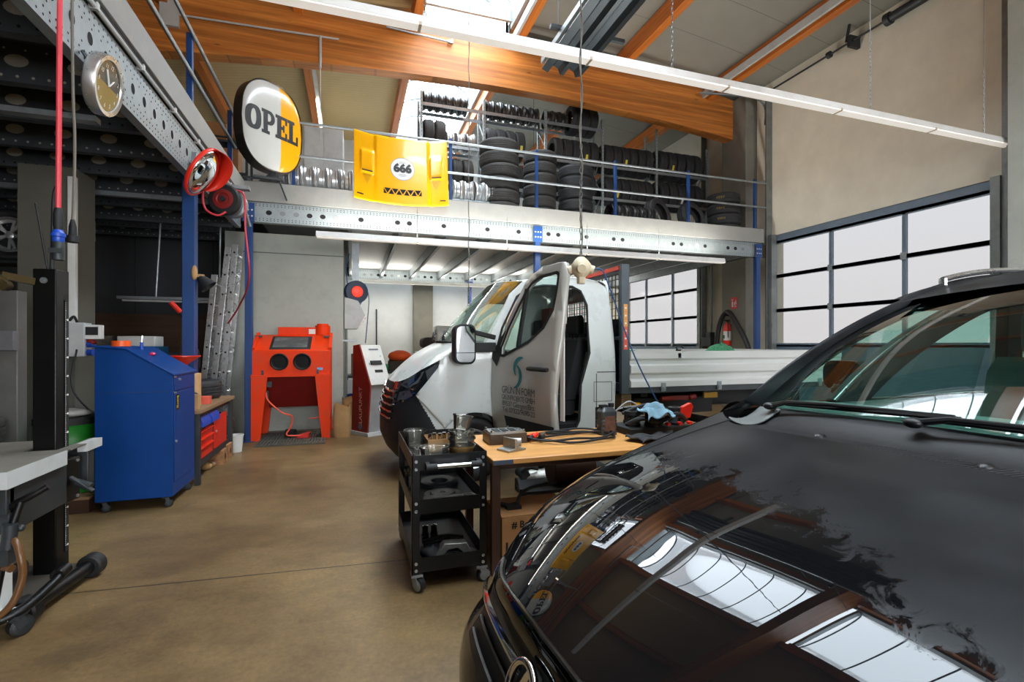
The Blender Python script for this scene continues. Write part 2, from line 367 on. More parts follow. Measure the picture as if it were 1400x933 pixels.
ALU=mat('brushed_alloy','#c3c5c5',.28,.85,.06,12,dirt='#85837d',da=.35)
ALUC=mat('cast_alloy','#a7a59e',.42,.75,.14,20,.2,90,dirt='#5d574d',da=.5,ds=12)
RIMD=mat('black_steel_rim','#3a3a3b',.32,.6,.2,8,dirt='#6f6a60',da=.4,ds=7)
RIMS=mat('silver_rim','#b9bbbc',.3,.7,.08,8,dirt='#7b7770',da=.3)
PAINTG=mat('pale_grey_paint','#b5b8b6',.45,0,.06,5,dirt='#7f7d75',da=.3)
PAPER=mat('white_label','#dcdcd8',.6,0,.03)
YEL=mat('signal_yellow','#f2ae08',.22,0,.03,3,coat=.6)
YELS=mat('sticker_yellow','#d5c23a',.5,0,.05)
OPW=mat('sign_white','#b4b6b2',.22,0,.02,coat=.4)
OPY=mat('sign_yellow','#e09c06',.22,0,.02,coat=.4)
INK=mat('black_print','#101112',.5,0,.05)
TEALP=mat('teal_print','#0d6d74',.5,0,.05)
REDP=mat('red_print','#c8262a',.5,0,.05)
BROWNB=mat('cardboard','#a5764a',.85,0,.1,7,.1,90,dirt='#7d5632',da=.35)
KRAFT=mat('kraft_paper','#b08a5c',.85,0,.12,9,.5,30)
BENCHW=wood_mat('worn_beech','#e6aa60','#c48848',(.8,7,7),.0,.42,False,coat=.1)
DBROWN=mat('dark_brown_timber','#3f2618',.6,0,.2,5)
BRASS=mat('brass','#5b4e33',.35,.8,.15)
GREEN=mat('drum_green','#1b7a22',.4,0,.08)
GREEN2=mat('green_net','#2f8a5d',.7,0,.2)
PLY=mat('worn_plywood','#8a6c4e',.7,0,.15,4)
PLASTW=mat('white_plastic','#d7d8d4',.45,0,.05,6,dirt='#98948a',da=.3)
PLASTB=mat('blue_plastic','#1c46a8',.4,0,.06)
PLASTO=mat('orange_plastic','#ee5a14',.4,0,.06)
PLASTR=mat('red_plastic','#dd2c1a',.32,0,.05)
JUGC=mat('translucent_jug','#d2a877',.45,0,.08,5,dirt='#9c6c3a',da=.5)
RAGB=mat('blue_rag','#7fa3b4',.9,0,.12,14,.5,60)
FOIL=mat('white_film','#d9dad8',.35,0,.06,6,.8,9)
GLASSP=thin_glass('clear_plastic',(.93,.93,.90),1.0,.06,.06,'#dcdad0')
GLASSP2=thin_glass('oily_plastic',(.85,.74,.56),1.1,.1,.22,'#b0905f')
PANE=thin_glass('sky_dimming_pane',(.0315,.0318,.0315),.07,.3,.008,'#e6e4ea')  # near-black tint dims the sky seen through the bay doors
SKYP=thin_glass('skylight_dome',(.9,.93,.95),.6,.05,.06,'#e8eef0')
TUBEL=emis('lit_tube','#fff1dc',7.0)
TUBEW=mat('dim_diffuser','#efeeea',.35,0,.02,emit='#fff6ea',es=.22)
LAMPW=emis('warm_bulb','#ffd9a0',30.0)
MIRR=mat('mirror_glass','#dfe6ea',.03,1,.01,rvar=0)
PINKHOSE=mat('red_hose','#c83a44',.42,0,.08)
CABLE=mat('grey_cable','#6d675c',.6,0,.1)
AMBERH=mat('amber_hose','#5e3d1e',.35,0,.12)
BLUEC=mat('blue_cable','#2a4d78',.5,0,.1)
# ------------------------------------------------------------ camera, world
cam=bpy.data.cameras.new('camera'); co=bpy.data.objects.new('camera',cam); COL.objects.link(co)
cam.sensor_width=36; cam.lens=36*667/1400; cam.shift_y=4.5/1400; cam.clip_start=.02
co.location=(0,0,1.45); co.rotation_euler=(PI/2,0,-math.radians(18.25)); SC.camera=co
w=bpy.data.worlds.new('sky'); SC.world=w; w.use_nodes=True; nt=w.node_tree; nt.nodes.clear()
wo=nd(nt,'ShaderNodeOutputWorld'); bg=nd(nt,'ShaderNodeBackground'); nt.links.new(bg.outputs[0],wo.inputs[0])
tc=nd(nt,'ShaderNodeTexCoord'); sp=nd(nt,'ShaderNodeSeparateXYZ'); nt.links.new(tc.outputs['Generated'],sp.inputs[0])
rp=nd(nt,'ShaderNodeValToRGB'); e=rp.color_ramp.elements; e[0].position=0; e[0].color=(.80,.775,.79,1); e[1].position=1; e[1].color=(.82,.92,1,1)
x=rp.color_ramp.elements.new(.14); x.color=(.84,.825,.85,1); x=rp.color_ramp.elements.new(.3); x.color=(.84,.88,.95,1)
nt.links.new(sp.outputs[2],rp.inputs[0]); nt.links.new(rp.outputs[0],bg.inputs[0]); bg.inputs[1].default_value=WORLD=14.0
SC.view_settings.view_transform='Standard'; SC.view_settings.look='None'; SC.view_settings.gamma=1; SC.view_settings.use_curve_mapping=False; SC.view_settings.exposure=0.95
cy=SC.cycles; cy.use_denoising=True; cy.max_bounces=9; cy.diffuse_bounces=4; cy.glossy_bounces=5; cy.transparent_max_bounces=14; cy.transmission_bounces=6; cy.caustics_reflective=False; cy.caustics_refractive=False; cy.sample_clamp_indirect=6
def area(name,loc,rot,sx,sy,power,col=(1,1,1),portal=False):
    l=bpy.data.lights.new(name,'AREA'); l.shape='RECTANGLE'; l.size=sx; l.size_y=sy; l.energy=power; l.color=col
    o=bpy.data.objects.new(name,l); COL.objects.link(o); o.location=loc; o.rotation_euler=rot
    if portal: l.cycles.is_portal=True
    return o
# ------------------------------------------------------------ shell
XL,XR,YF,YB=-9.4,8.6,-7.0,15.2
def st(name,mb,mats,parent=None,**k):
    o=mb.build(name,mats,parent,**k)
    if parent is None: o['kind']='structure'
    return o
def ztop(x): return 7.48-.0155*(x-2.8)**2
def zbot(x): return 6.42-.0105*(x-3.0)**2
st('floor',MB().box(XL-.3,XR+.3,YF-.3,YB+.3,-.2,0),FLOOR)
DOORS=[(4.28,8.2),(10.36,14.3),(-1.8,2.1)]  # third door is out of view, added as a further light source
DH=3.78
wr=MB(); ys=[YF-.2]+sorted([a for d in DOORS for a in d])+[YB+.2]
for i in range(0,len(ys)-1):
    if i%2==0: wr.box(XR,XR+.3,ys[i],ys[i+1],0,8.2)
    else: wr.box(XR,XR+.3,ys[i],ys[i+1],DH,8.2)
st('wall_right',wr,RWALL)
st('wall_back',MB().box(XL-.2,XR+.3,YB,YB+.2,0,8.4),[BWALL])
st('wall_left',MB().box(XL-.2,XL,YF,YB,0,7),DARKW)
wf=MB(); xs=[XL-.2,-.4,2.0,3.6,7.6,XR+.3]
for i_ in range(5):
    if i_%2==0: wf.box(xs[i_],xs[i_+1],YF-.2,YF,0,8.4)
    else: wf.box(xs[i_],xs[i_+1],YF-.2,YF,4.2,8.4)
st('wall_front',wf,RWALL)
for n_,(a_,b_) in enumerate(((-.4,2.0),(3.6,7.6))):  # unseen windows added behind the camera to brighten the fronts of things
    r=thing('window_%d'%(n_+11),None,None,((a_+b_)/2,YF,0)); r['kind']='structure'; f=MB()
    for k in range(5): f.box(a_+(b_-a_)*k/4-.04,a_+(b_-a_)*k/4+.04,YF-.1,YF-.04,0,4.2)
    for k in range(6): f.box(a_,b_,YF-.1,YF-.04,.84*k-.04,.84*k+.04)
    f.build('window_frame',ANTH,r); MB().add([(a_,YF-.07,0),(b_,YF-.07,0),(b_,YF-.07,4.2),(a_,YF-.07,4.2)],[(0,1,2,3)]).build('glazing',SKYP,r)
    area('window_portal',((a_+b_)/2,YF-.15,2.1),(PI/2,0,0),b_-a_,4.2,1,portal=True)
# concrete wall block behind the blasting cabinet, dark wall of the left bay
st('wall_partition',MB().box(-1.95,-.13,9.0,9.2,0,3.3).box(-.33,-.13,9.2,YB,0,3.3),GREYW)
st('trim_1',MB().box(-1.95,-.125,8.99,9.0,2.97,2.985),mat('seam_grey','#6d706b',.8))
st('wall_bay',MB().box(-9.3,-1.95,10.6,10.8,0,3.6).box(-2.0,-1.9,9.2,10.8,0,3.3),lines_mat('dark_grey_cladding','#3b3d3f',0,1.25,.012,.4,.85,.1))
st('baseboard_bay',MB().box(-6.5,-1.97,10.5,10.6,.0,2.0),wood_mat('brown_board','#5c402a','#46301f',(.4,4,4),0,.7,False))
# ceiling: two curved halves either side of the skylight strip
def ceil_part(x0,x1,m,name,y0=YF,y1=YB):
    mb=MB(); n=14
    mb.grid(lambda u,v:(x0+(x1-x0)*u,y0+(y1-y0)*v,ztop(x0+(x1-x0)*u)+.14),n,2)
    mb.grid(lambda u,v:(x0+(x1-x0)*u,y0+(y1-y0)*(1-v),ztop(x0+(x1-x0)*u)+.34),n,2)
    return st(name,mb,m)
SKX0,SKX1=1.22,2.98
ceil_part(XL-.2,SKX0,CREAMRIB,'ceiling'); ceil_part(SKX1,XR+.3,CREAMROOF,'ceiling_right')
# skylights, one per bay between the arched beams
BY=[9.0,3.0,-3.0]
sk=[(9.28,14.9),(3.28,8.98),(-2.72,2.98),(-6.9,-3.02)]
for i,(y0,y1) in enumerate(sk):
    r=thing('window_%d'%(i+1),None,None,(2.1,(y0+y1)/2,7.6)); r['kind']='structure'
    f=MB(); z0=ztop(2.1)+.1; 
    for x in (SKX0-.03,SKX1-.05): f.box(x,x+.08,y0,y1,z0-.02,z0+.36)
    f.box(SKX0,SKX1,y0,y0+.06,z0+.1,z0+.36); f.box(SKX0,SKX1,y1-.06,y1,z0+.1,z0+.36)
    f.build('curb_frame',GALVL,r)
    rb=MB(); n=max(3,int((y1-y0)/.95)); w2=(SKX1-SKX0)/2-.03
    arc=lambda a,dy:(2.1-w2*math.cos(a),dy,z0+.34+.42*math.sin(a))
    for k in range(n+1):
        yy=y0+.05+(y1-y0-.1)*k/n; rb.tube([arc(PI*j/14,yy) for j in range(15)],.02,6)
    rb.build('arched_rib',ANTH,r)
    dm=MB().grid(lambda u,v:arc(PI*u,y0+(y1-y0)*v),15,2); dm.build('dome_glazing',SKYP,r)
    area('skylight_portal',(2.1,(y0+y1)/2,z0+.30),(0,0,0),SKX1-SKX0,y1-y0,1,portal=True)
# beams
def arch_beam(y):
    mb=MB(); n=40; t=.24; x0,x1=(-9.3,8.3)
    xs=[x0+(x1-x0)*i/(n-1) for i in range(n)]; vs=[];fs=[]
    for x in xs:
        vs+=[(x,y,zbot(x)),(x,y,ztop(x)),(x,y+t,ztop(x)),(x,y+t,zbot(x))]
    for i in range(n-1):
        for k in range(4): fs.append((4*i+k,4*i+(k+1)%4,4*i+4+(k+1)%4,4*i+4+k))
    fs+=[(0,3,2,1),(4*n-4,4*n-3,4*n-2,4*n-1)]
    mb.add(vs,fs); o=st('roof_beam',mb,GLULAM,recalc=True); return o
for y in BY: arch_beam(y)
PX=[-8.4,-6.4,-4.6,-2.8,-.85,1.12,3.08,5.35,7.62]
for x in PX:
    for (y0,y1) in ((9.24,15.2),(3.24,9.0),(-2.76,3.0),(-7,-3.0)):
        z=ztop(x); mb=MB().box(x-.075,x+.075,y0,y1,z-.2,z+.12); 
        st('roof_purlin',mb,PURLIN)
# pale strips fixed along the purlins
for x,(y0,y1) in ((3.0,(3.3,8.95)),(7.48,(3.3,9.0))):
    z=ztop(x); st('trim_%d'%(2 if x<5 else 3),MB().box(x-.05,x-.0,y0,y1,z-.2,z-.06),PAINTG)
# columns
st('column_right',MB().box(8.28,8.6,8.62,9.35,0,7.0),CONC,bevel=.01)
st('column_back',MB().box(1.8,2.38,14.95,15.2,0,3.6),CONC)
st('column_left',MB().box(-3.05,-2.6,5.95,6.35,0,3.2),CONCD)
# sectional doors
def sect_door(i,y0,y1):
    r=thing('door_%d'%i,None,None,(XR+.05,(y0+y1)/2,0)); r['kind']='structure'
    X=XR+.02; p=MB(); rows=[.0,.72,1.44,2.17,2.90,3.62]
    # solid lower panels
    for k in range(2): MB().box(X,X+.04,y0,y1,rows[k],rows[k+1]).build('solid_panel',ANTH,r)
    nm=4 if i!=1 else 4; ws=[y0+.02+(y1-y0-.04)*k/3 for k in range(4)]
    for k in range(2,5):
        f=MB(); z0,z1=rows[k],rows[k+1]
        f.box(X,X+.05,y0,y1,z0-.04,z0+.035).box(X,X+.05,y0,y1,z1-.035,z1+.03)
        for yy in ws: f.box(X,X+.05,yy-.03,yy+.03,z0,z1)
        f.build('section_frame',ANTH,r)
        h=MB()
        for yy in ws[1:3]: h.box(X-.02,X,yy-.045,yy+.045,z0-.06,z0+.06)
        for yy in (ws[0]+.0,ws[3]-.0): h.box(X-.05,X,yy-.05,yy+.05,z0-.05,z0+.05)
        h.build('hinge',GALV,r)
        g=MB()
        for a,b in zip(ws,ws[1:]): g.add([(X+.025,a,z0),(X+.025,b,z0),(X+.025,b,z1),(X+.025,a,z1)],[(0,1,2,3)])
        g.build('glazing',PANE,r)
    MB().box(X-.0,X+.06,y0,y1,3.60,DH).build('top_rail',ANTH,r)
    for yy,s in ((y0-.06,1),(y1+.06,-1)):
        t=MB().box(XR-.09,XR,yy-.05,yy+.05,0,6.75).box(XR-.16,XR-.09,yy-.05,yy-.035,0,6.75).box(XR-.13,XR,yy+.05*s,yy+.16*s,0,DH)
        t.build('guide_rail',TRACK,r)
    return r
for i,(a,b) in enumerate(DOORS):
    d=sect_door(i+1,a,b)
    area('door_portal',(XR+.2,(a+b)/2,2.55),(0,PI/2,0),2.3,b-a,1,portal=True)
d1=[o for o in bpy.data.objects if o.name=='door_1'][0]
sh=MB().cyl((8.42,4.0,6.82),(8.42,8.3,6.82),.018,n=10); sh.build('torsion_shaft',STEELD,d1)
dr=MB().cyl((8.42,4.1,6.82),(8.42,5.65,6.82),.075,n=18); dr.build('torsion_spring',STEELD,d1)
br=MB().box(8.36,8.6,6.30,6.36,6.72,6.92).box(8.36,8.6,8.2,8.26,6.7,6.9); br.cyl((8.42,6.72,6.82),(8.42,6.78,6.82),.06); br.cyl((8.42,5.66,6.82),(8.42,5.74,6.82),.1); br.bar((8.42,6.42,6.86),(8.40,6.32,7.25),.04,.03); br.build('shaft_bracket',STEELD,d1)
tk=MB().tube(bez([(8.5,8.3,6.2),(8.5,8.3,6.55),(8.35,8.35,6.75),(8.0,8.5,6.85),(7.2,8.8,6.92)],6),.025,6); tk.build('cable_conduit',TRACK,d1)
# pale end jamb right of the open bay door, seen at the picture edge
st('trim_4',MB().box(8.3,8.6,3.72,4.1,0,6.6),GREYW)
# joists' dark line where the roof meets the wall
# ------------------------------------------------------------ mezzanine
DK=3.84
def dots_row(u0,u1,step,v,r): 
    n=int((u1-u0)/step); return [(u0+step*(i+.5),v,r) for i in range(n)]
fm=thing('mezzanine','white-edged steel storage platform carrying the tyre racks above the truck','platform',(3.4,8.15,3.29)); fm['kind']='structure'
MB().box(-1.5,8.28,8.16,14.7,3.6,DK,0).build('deck_board',DECKW,fm)
MB().box(-1.55,8.25,8.09,8.13,3.585,3.875).build('edge_board',WHITE,fm,bevel=.004)
def perf_front(name,x0,x1,y,z0,z1,parent,ov=True,s=1):
    b=MB().box(x0,x1,y,y+.06,z0,z1); b.box(x0,x1,y+.06,y+.12,z0,z0+.012).box(x0,x1,y+.06,y+.12,z1-.012,z1)
    L=dots_row(x0,x1,.05,z0+.028,.0075)+dots_row(x0,x1,.05,z0+.055,.0075)+dots_row(x0,x1,.05,z1-.026,.0075)+dots_row(x0,x1,.05,z1-.052,.0075)
    if s>0: b.discs((0,y-.0015,0),(1,0,0),(0,0,1),L,1,6)
    zc=(z0+z1)/2; k=0; xx=x0+.3
    while xx<x1-.2:
        m=(1,2,2,1,1,2,3)[k%7] 
        if k%9!=8: b.discs((0,y-.002,0),(1,0,0),(0,0,1),[(xx,zc,(.042,.036))],m,14)
        xx+=.19; k+=1
    return b.build(name,[GALVL,HOLE,HOLEG,HOLEW],parent)
perf_front('main_beam',-1.48,8.14,8.15,3.29,3.585,fm)
perf_front('main_beam',-.13,8.28,14.5,3.29,3.585,fm)
for k in range(11):
    x=-.06+.83*k
    j=MB().box(x,x+.012,8.27,14.5,3.36,3.595).box(x,x+.075,8.27,14.5,3.36,3.372).box(x+.063,x+.075,8.27,14.5,3.372,3.39)
    j.build('joist',GALV,fm)
def blue_post(parent,x,y,z0,z1,w=.1,name='post',plate=True):
    p=MB().box(x-w/2,x+w/2,y-w/2,y+w/2,z0,z1)
    if plate: p.box(x-.085,x+.085,y-w/2-.012,y-w/2-.0,3.27,3.56); p.box(x-.1,x+.1,y-.1,y+.1,z0,z0+.012)
    if plate: p.discs((x,y-w/2-.0135,0),(1,0,0),(0,0,1),[(dx,zz,.012) for dx in (-.05,0,.05) for zz in (3.36,3.45)],1,8)
    return p.build(name,[BLUE,PAPER],parent,bevel=.006)
for x in (-1.45,3.16,8.13): blue_post(fm,x,8.16,0,3.285)
for x in (3.4,): blue_post(fm,x,14.4,0,3.285)
# railing of the front platform
for x in (-.85,1.62,3.2,4.82,6.5,8.2): MB().box(x-.025,x+.025,8.26,8.31,DK,4.98).build('rail_post',BLUE,fm,bevel=.004)
for z in (4.9,4.38): MB().cyl((-.9,8.24,z),(8.5,8.24,z),.021,n=10).build('hand_rail',GALV,fm)
# left platform ------------------------------------------------------------
lm=thing('mezzanine','shaded steel storage platform overhead on the left with perforated joists','platform',(-5,4,3.17)); lm['kind']='structure'
MB().box(-9.3,-1.52,-2,15.1,3.58,DK,0).build('deck_board',DECKD,lm)
MB().box(-1.53,-1.5,-2,8.09,3.62,3.87).box(-1.6,-1.53,-2,8.09,3.62,3.64).build('edge_board',WHITE,lm,bevel=.004)
b=MB().box(-1.62,-1.55,-2,8.1,3.17,3.55); 
L=[]
for v in (3.20,3.245,3.475,3.52): L+=dots_row(-1.0,8.0,.06,v,.008)
for v in (3.29,3.43): L+=dots_row(-1.0,8.0,.12,v,.008)
b.discs((-1.5485,0,0),(0,1,0),(0,0,1),L,1,6); b.discs((-1.548,0,0),(0,1,0),(0,0,1),[(-.9+.21*k,3.36,(.033,.04)) for k in range(42)],1,14)
b.build('main_beam',[GALVL,HOLE],lm)
c=MB().tube([(-1.53,-1.9,3.575),(-1.53,7.6,3.575)],.016,8).tube([(-1.535,-1.9,3.61),(-1.535,7.6,3.61)],.012,8)
for k in range(12): c.box(-1.56,-1.51,-.6+.72*k,-.57+.72*k,3.555,3.60)
c.build('conduit',PAINTG,lm)
for k in range(19):
    y=1.6+.69*k; x1=-1.63 if y<8.9 else -1.98
    if y>10.4 and y<10.9: continue
    j=MB().box(-9.2,x1,y,y+.015,3.3,3.575).box(-9.2,x1,y+.015,y+.08,3.3,3.315).box(-9.2,x1,y+.015,y+.08,3.56,3.575)
    n=int((x1+9.2)/.36)
    j.discs((x1,y-.002,0),(-1,0,0),(0,0,1),[(.25+.36*i,3.45,(.07,.045)) for i in range(14)],2,14)
    j.discs((x1,y-.002,0),(-1,0,0),(0,0,1),dots_row(.02,4.6,.09,3.34,.011)+dots_row(.02,4.6,.12,3.53,.009),1 if k%2 else 2,6)
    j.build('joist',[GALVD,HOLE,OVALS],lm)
# pale angle rails carrying the lower cables
MB().box(-9,-1.56,6.6,6.66,3.12,3.17).build('cable_tray',GALV,lm)
MB().box(-9,-1.62,7.9,7.94,3.13,3.17).build('cable_tray',GALVD,lm)
tr=MB().box(-4.6,-1.75,4.28,4.36,3.06,3.1); 
tr.build('cable_tray',GALV,lm)
blue_post(lm,-1.66,6.12,0,3.3,w=.12)
blue_post(lm,-1.66,1.0,0,3.2,w=.12)
for y in (-1.2,2.6,6.3,8.2): MB().box(-1.74,-1.68,y-.03,y+.03,DK,4.92).build('rail_post',BLUE,lm,bevel=.004)
for z in (4.88,4.42): MB().cyl((-1.66,-2,z),(-1.66,8.3,z),.021,n=10).build('hand_rail',GALV,lm)
# back railing seen behind, with a ladder-like guard
gl=MB()
for z in (4.3,4.6,4.9): gl.cyl((-3.6,9.2,z),(-1.9,9.2,z),.018,n=8)
for k in range(5): gl.cyl((-3.6+.42*k,9.2,DK),(-3.6+.42*k,9.2,4.95),.018,n=8)
gl.build('guard_grille',STEELD,lm)

# ------------------------------------------------------------ tyres and rims
def tyre_mesh(R,w,ri,mats,name='car_tyre',worn=False):
    h=w/2; g=.008
    pr=[(ri,-h*.72),(ri+.02,-h*.86),(R*.80,-h*1.0),(R*.88,-h*.98),(R*.955,-h*.86),(R*.985,-h*.74)]
    xs=[-.66,-.62,-.40,-.36,-.34,-.06,-.03,.03,.06,.34,.36,.40,.62,.66]
    for z,r in ((-.62,R),(-.37,R),(-.36,R-g),(-.30,R-g),(-.29,R+.001),(-.04,R+.001),(-.035,R-g),(.035,R-g),(.04,R+.001),(.29,R+.001),(.30,R-g),(.36,R-g),(.37,R),(.62,R)): pr.append((r,z*h))
    pr+=[(R*.985,h*.74),(R*.955,h*.86),(R*.88,h*.98),(R*.80,h*1.0),(ri+.02,h*.86),(ri,h*.72),(ri+.03,h*.6),(R-.035,h*.5),(R-.03,0),(R-.035,-h*.5),(ri+.03,-h*.6)]
    mb=MB().lathe(pr,36,closed=True); return mb
def rim_mesh(R,w,kind):
    h=w/2; t=.006
    pr=[(R,-h),(R+.004,-h+.004),(R-.004,-h+.014),(R-.014,-h+.03),(R-.012,-h+.05),(R-.04,-h*.2),(R-.045,h*.35),(R-.012,h-.05),(R-.014,h-.03),(R-.004,h-.014),(R+.004,h-.004),(R,h),
        (R-.016,h-.012),(R-.02,h-.05),(R-.055,h*.35),(R-.05,-h*.2),(R-.02,-h+.05),(R-.016,-h+.012)]
    mb=MB().lathe(pr,30,closed=True)
    if kind=='steel':
        d=[(.03,h*.4),(.06,h*.62),(.11,h*.5),(R-.07,h*.5),(R-.05,h*.3),(R-.05,h*.22),(R-.075,h*.42),(.11,h*.42),(.06,h*.54),(.03,h*.32)]
        mb.lathe(d,30,closed=True); mb.discs((0,0,h*.5+.002),(1,0,0),(0,1,0),[((R-.085)*math.cos(a*PI/4),(R-.085)*math.sin(a*PI/4),.018) for a in range(8)],1,10)
    else:
        mb.lathe([(.0,h*.75),(.03,h*.75),(.045,h*.7),(.05,h*.4),(.0,h*.4)],20)
        for k in range(5):
            for s in (-.16,.16):
                a=2*PI*k/5; mb.bar((.04*math.cos(a),.04*math.sin(a),h*.58),((R-.03)*math.cos(a+s),(R-.03)*math.sin(a+s),h*.72),.026,.03,0,(0,0,1))
    return mb
def proto(name,mb,mats):
    o=mb.build(name,mats,None,ang=30); return o
TY=proto('car_tyre',tyre_mesh(.325,.205,.205,None),[RUB]); TYW=proto('car_tyre',tyre_mesh(.325,.215,.21,None),[RUB2]); TYB=proto('car_tyre',tyre_mesh(.375,.235,.215,None),[RUB2]); TYC=proto('car_tyre',tyre_mesh(.345,.225,.215,None),[RUB])
RD=proto('steel_rim',rim_mesh(.2,.165,'steel'),[RIMD,HOLE]); RS=proto('alloy_rim',rim_mesh(.215,.19,'alloy'),[RIMS,HOLE])
used={}
def inst(P,loc,label,cat,group,ax=(0,0,1),spin=None):
    k=P.name
    o=P if k not in used else P.copy()
    if k in used: COL.objects.link(o)
    used[k]=1
    q=Vector((0,0,1)).rotation_difference(Vector(ax).normalized())
    sp=Matrix.Rotation(rnd.uniform(0,6) if spin is None else spin,4,'Z')
    o.matrix_world=Matrix.Translation(Vector(loc))@q.to_matrix().to_4x4()@sp
    tag(o,label,cat,group); return o
def stack(P,x,y,z,n,h,where,wob=.015):
    for k in range(n):
        pos='bottom' if k==0 else ('topmost' if k==n-1 else ORD[k+1]+' from bottom')
        inst(P,(x+rnd.uniform(-wob,wob),y+rnd.uniform(-wob,wob),z+h*(k+.5)),'black tyre, %s in %s'%(pos,where),'tyre','tyres stacked on the platform edge')
stack(TYB,2.68,8.85,DK,6,.235,'the tallest stack beside the yellow bonnet')
stack(TYW,3.49,8.85,DK,6,.217,'the stack behind the second blue railing post')
stack(TYC,4.27,8.9,DK,5,.227,'the stack right of the second blue post')
stack(TYC,7.86,8.82,DK,4,.227,'the low stack at the platform end')
# tyres leaning at the edge
inst(TYC,(6.12,8.78,DK+.335),'black tyre leaning upright at the platform edge, left one of two','tyre','tyres leaning on the platform edge',(.35,-.93,.25))
inst(TYC,(6.98,8.8,DK+.335),'black tyre leaning upright at the platform edge, right one of two','tyre','tyres leaning on the platform edge',(.2,-.95,.25))
def rowx(P,x0,n,step,y,z,label,cat,group,tilt=0):
    for k in range(n):
        d=ORD[k+1]
        inst(P,(x0+step*k,y+rnd.uniform(-.01,.01),z),label%d,cat,group,(1,rnd.uniform(-.05,.05)+tilt,rnd.uniform(-.03,.03)))
# rims on low tube cradles
for x0,x1,yy,nm in ((-1.2,.32,8.85,'left of'),(1.7,2.55,8.75,'right of')):
    t=thing('rim_cradle','low galvanised tube cradle holding rims %s the yellow bonnet'%nm,'cradle',((x0+x1)/2,yy,DK)); c=MB()
    for dy in (-.13,.13): c.cyl((x0,yy+dy,4.045),(x1,yy+dy,4.045),.014,n=8)
    for x in (x0+.03,x1-.03):
        for dy in (-.13,.13): c.box(x-.012,x+.012,yy+dy-.012,yy+dy+.012,DK,4.04)
    c.build('cradle_frame',GALV,t)
rowx(RS,-1.08,6,.20,8.85,4.22,'silver alloy rim on the deck left of the yellow bonnet, %s from the left','rim','rims on the deck left of the bonnet')
rowx(RD,.16,1,.18,8.85,4.21,'dark steel rim on the deck, %s beside the silver rims behind the bonnet','rim','rims on the deck left of the bonnet')
rowx(RS,1.82,4,.195,8.75,4.22,'silver alloy rim on the deck right of the yellow bonnet, %s from the left','rim','rims on the deck right of the bonnet')
rowx(RD,4.95,6,.17,8.62,DK+.206,'dark steel rim on the deck between blue posts, %s from the left','rim','rims on the deck between the posts')
# ------------------------------------------------------------ racks
RX=[1.36,2.68,4.09,5.5,6.95,8.42]; RY=10.0; SH=[3.93,4.80,5.55,6.36]
def upright(x,y0,y1,zt,parent):
    m=MB()
    for y in (y0,y1):
        m.box(x-.025,x+.025,y,y+.05,DK,zt); m.discs((x,y-.0012,0),(1,0,0),(0,0,1),[(0,DK+.08+.075*i,(.006,.014)) for i in range(int((zt-DK-.1)/.075))],1,6)
        m.box(x-.05,x+.05,y-.03,y+.08,DK,DK+.008)
    k=0; z=DK+.2
    while z<zt-.5: 
        a,b=(y0+.05,y1) if k%2==0 else (y1,y0+.05); m.bar((x,a,z),(x,b,z+.45),.02,.02); z+=.45;k+=1
    m.build('upright',[GALVL,HOLE],parent)
for bi in range(5):
    r=thing('tyre_rack','galvanised tyre rack bay, %s from the left, on the white-edged platform'%ORD[bi+1],'rack',((RX[bi]+RX[bi+1])/2,RY,DK),'tyre rack bays on the platform')
    x0,x1=RX[bi],RX[bi+1]
    zt=6.62
    upright(x0,RY,RY+.45,zt if bi!=4 else 6.6,r)
    if bi==4: upright(x1,RY,RY+.45,6.3,r)
    for li,z in enumerate(SH):
        if li==3 and bi>2: continue
        if li==0 and bi in (0,): pass
        for y in (RY-.012,RY+.43): MB().box(x0+.025,x1-.025,y,y+.03,z-.03,z+.03).build('shelf_beam',GALV,r)
rr=lambda li:SH[li]
def shelf_row(P,bi,li,n,x0,step,R,label,cat,group,y=RY+.24,dz=0):
    for k in range(n):
        inst(P,(x0+step*k,y,SH[li]+.03+R+dz),label%ORD[k+1],cat,group,(1,rnd.uniform(-.03,.03),rnd.uniform(-.03,.03)))
DIPT=-.045; 
BN=['first','second','third','fourth','fifth']
def tyl(bi,lv): return 'black tyre standing on the %s shelf of the %s rack bay, %%s from the left'%(lv,BN[bi])
g='tyres standing in the racks'; gr='rims on the top rack shelf'
# rims and tyres rest in the gap between the two beams
shelf_row(RD,0,3,6,RX[0]+.14,.15,.2,'dark steel rim on the top shelf of the first rack bay, %s from the left','rim',gr,dz=-.06)
shelf_row(RD,1,3,7,RX[1]+.14,.175,.2,'dark steel rim on the top shelf of the second rack bay, %s from the left','rim',gr,dz=-.06)
shelf_row(RD,2,3,3,RX[2]+.13,.17,.2,'dark steel rim on the top shelf of the third rack bay, %s from the left','rim',gr,dz=-.06)
shelf_row(TY,2,3,3,RX[2]+.74,.215,.325,'black tyre at the end of the top shelf, %s from the left','tyre',g,dz=-.12)
shelf_row(TYW,0,2,2,RX[0]+.16,.225,.325,tyl(0,'upper'),'tyre',g,dz=-.1)
shelf_row(RS,0,2,3,RX[0]+.62,.21,.215,'silver alloy rim on the upper shelf of the first rack bay, %s from the left','rim','rims on the upper rack shelf',dz=-.06)
shelf_row(TY,1,2,4,RX[1]+.17,.215,.325,tyl(1,'upper'),'tyre',g,dz=-.1)
shelf_row(TY,2,2,5,RX[2]+.3,.22,.325,tyl(2,'upper'),'tyre',g,dz=-.1)
shelf_row(TY,3,2,6,RX[3]+.15,.215,.325,tyl(3,'upper'),'tyre',g,dz=-.1)
shelf_row(TYC,4,2,5,RX[4]+.16,.25,.345,tyl(4,'upper'),'tyre',g,dz=-.1)
shelf_row(TYW,0,1,4,RX[0]+.3,.225,.325,tyl(0,'middle'),'tyre',g,dz=-.1)
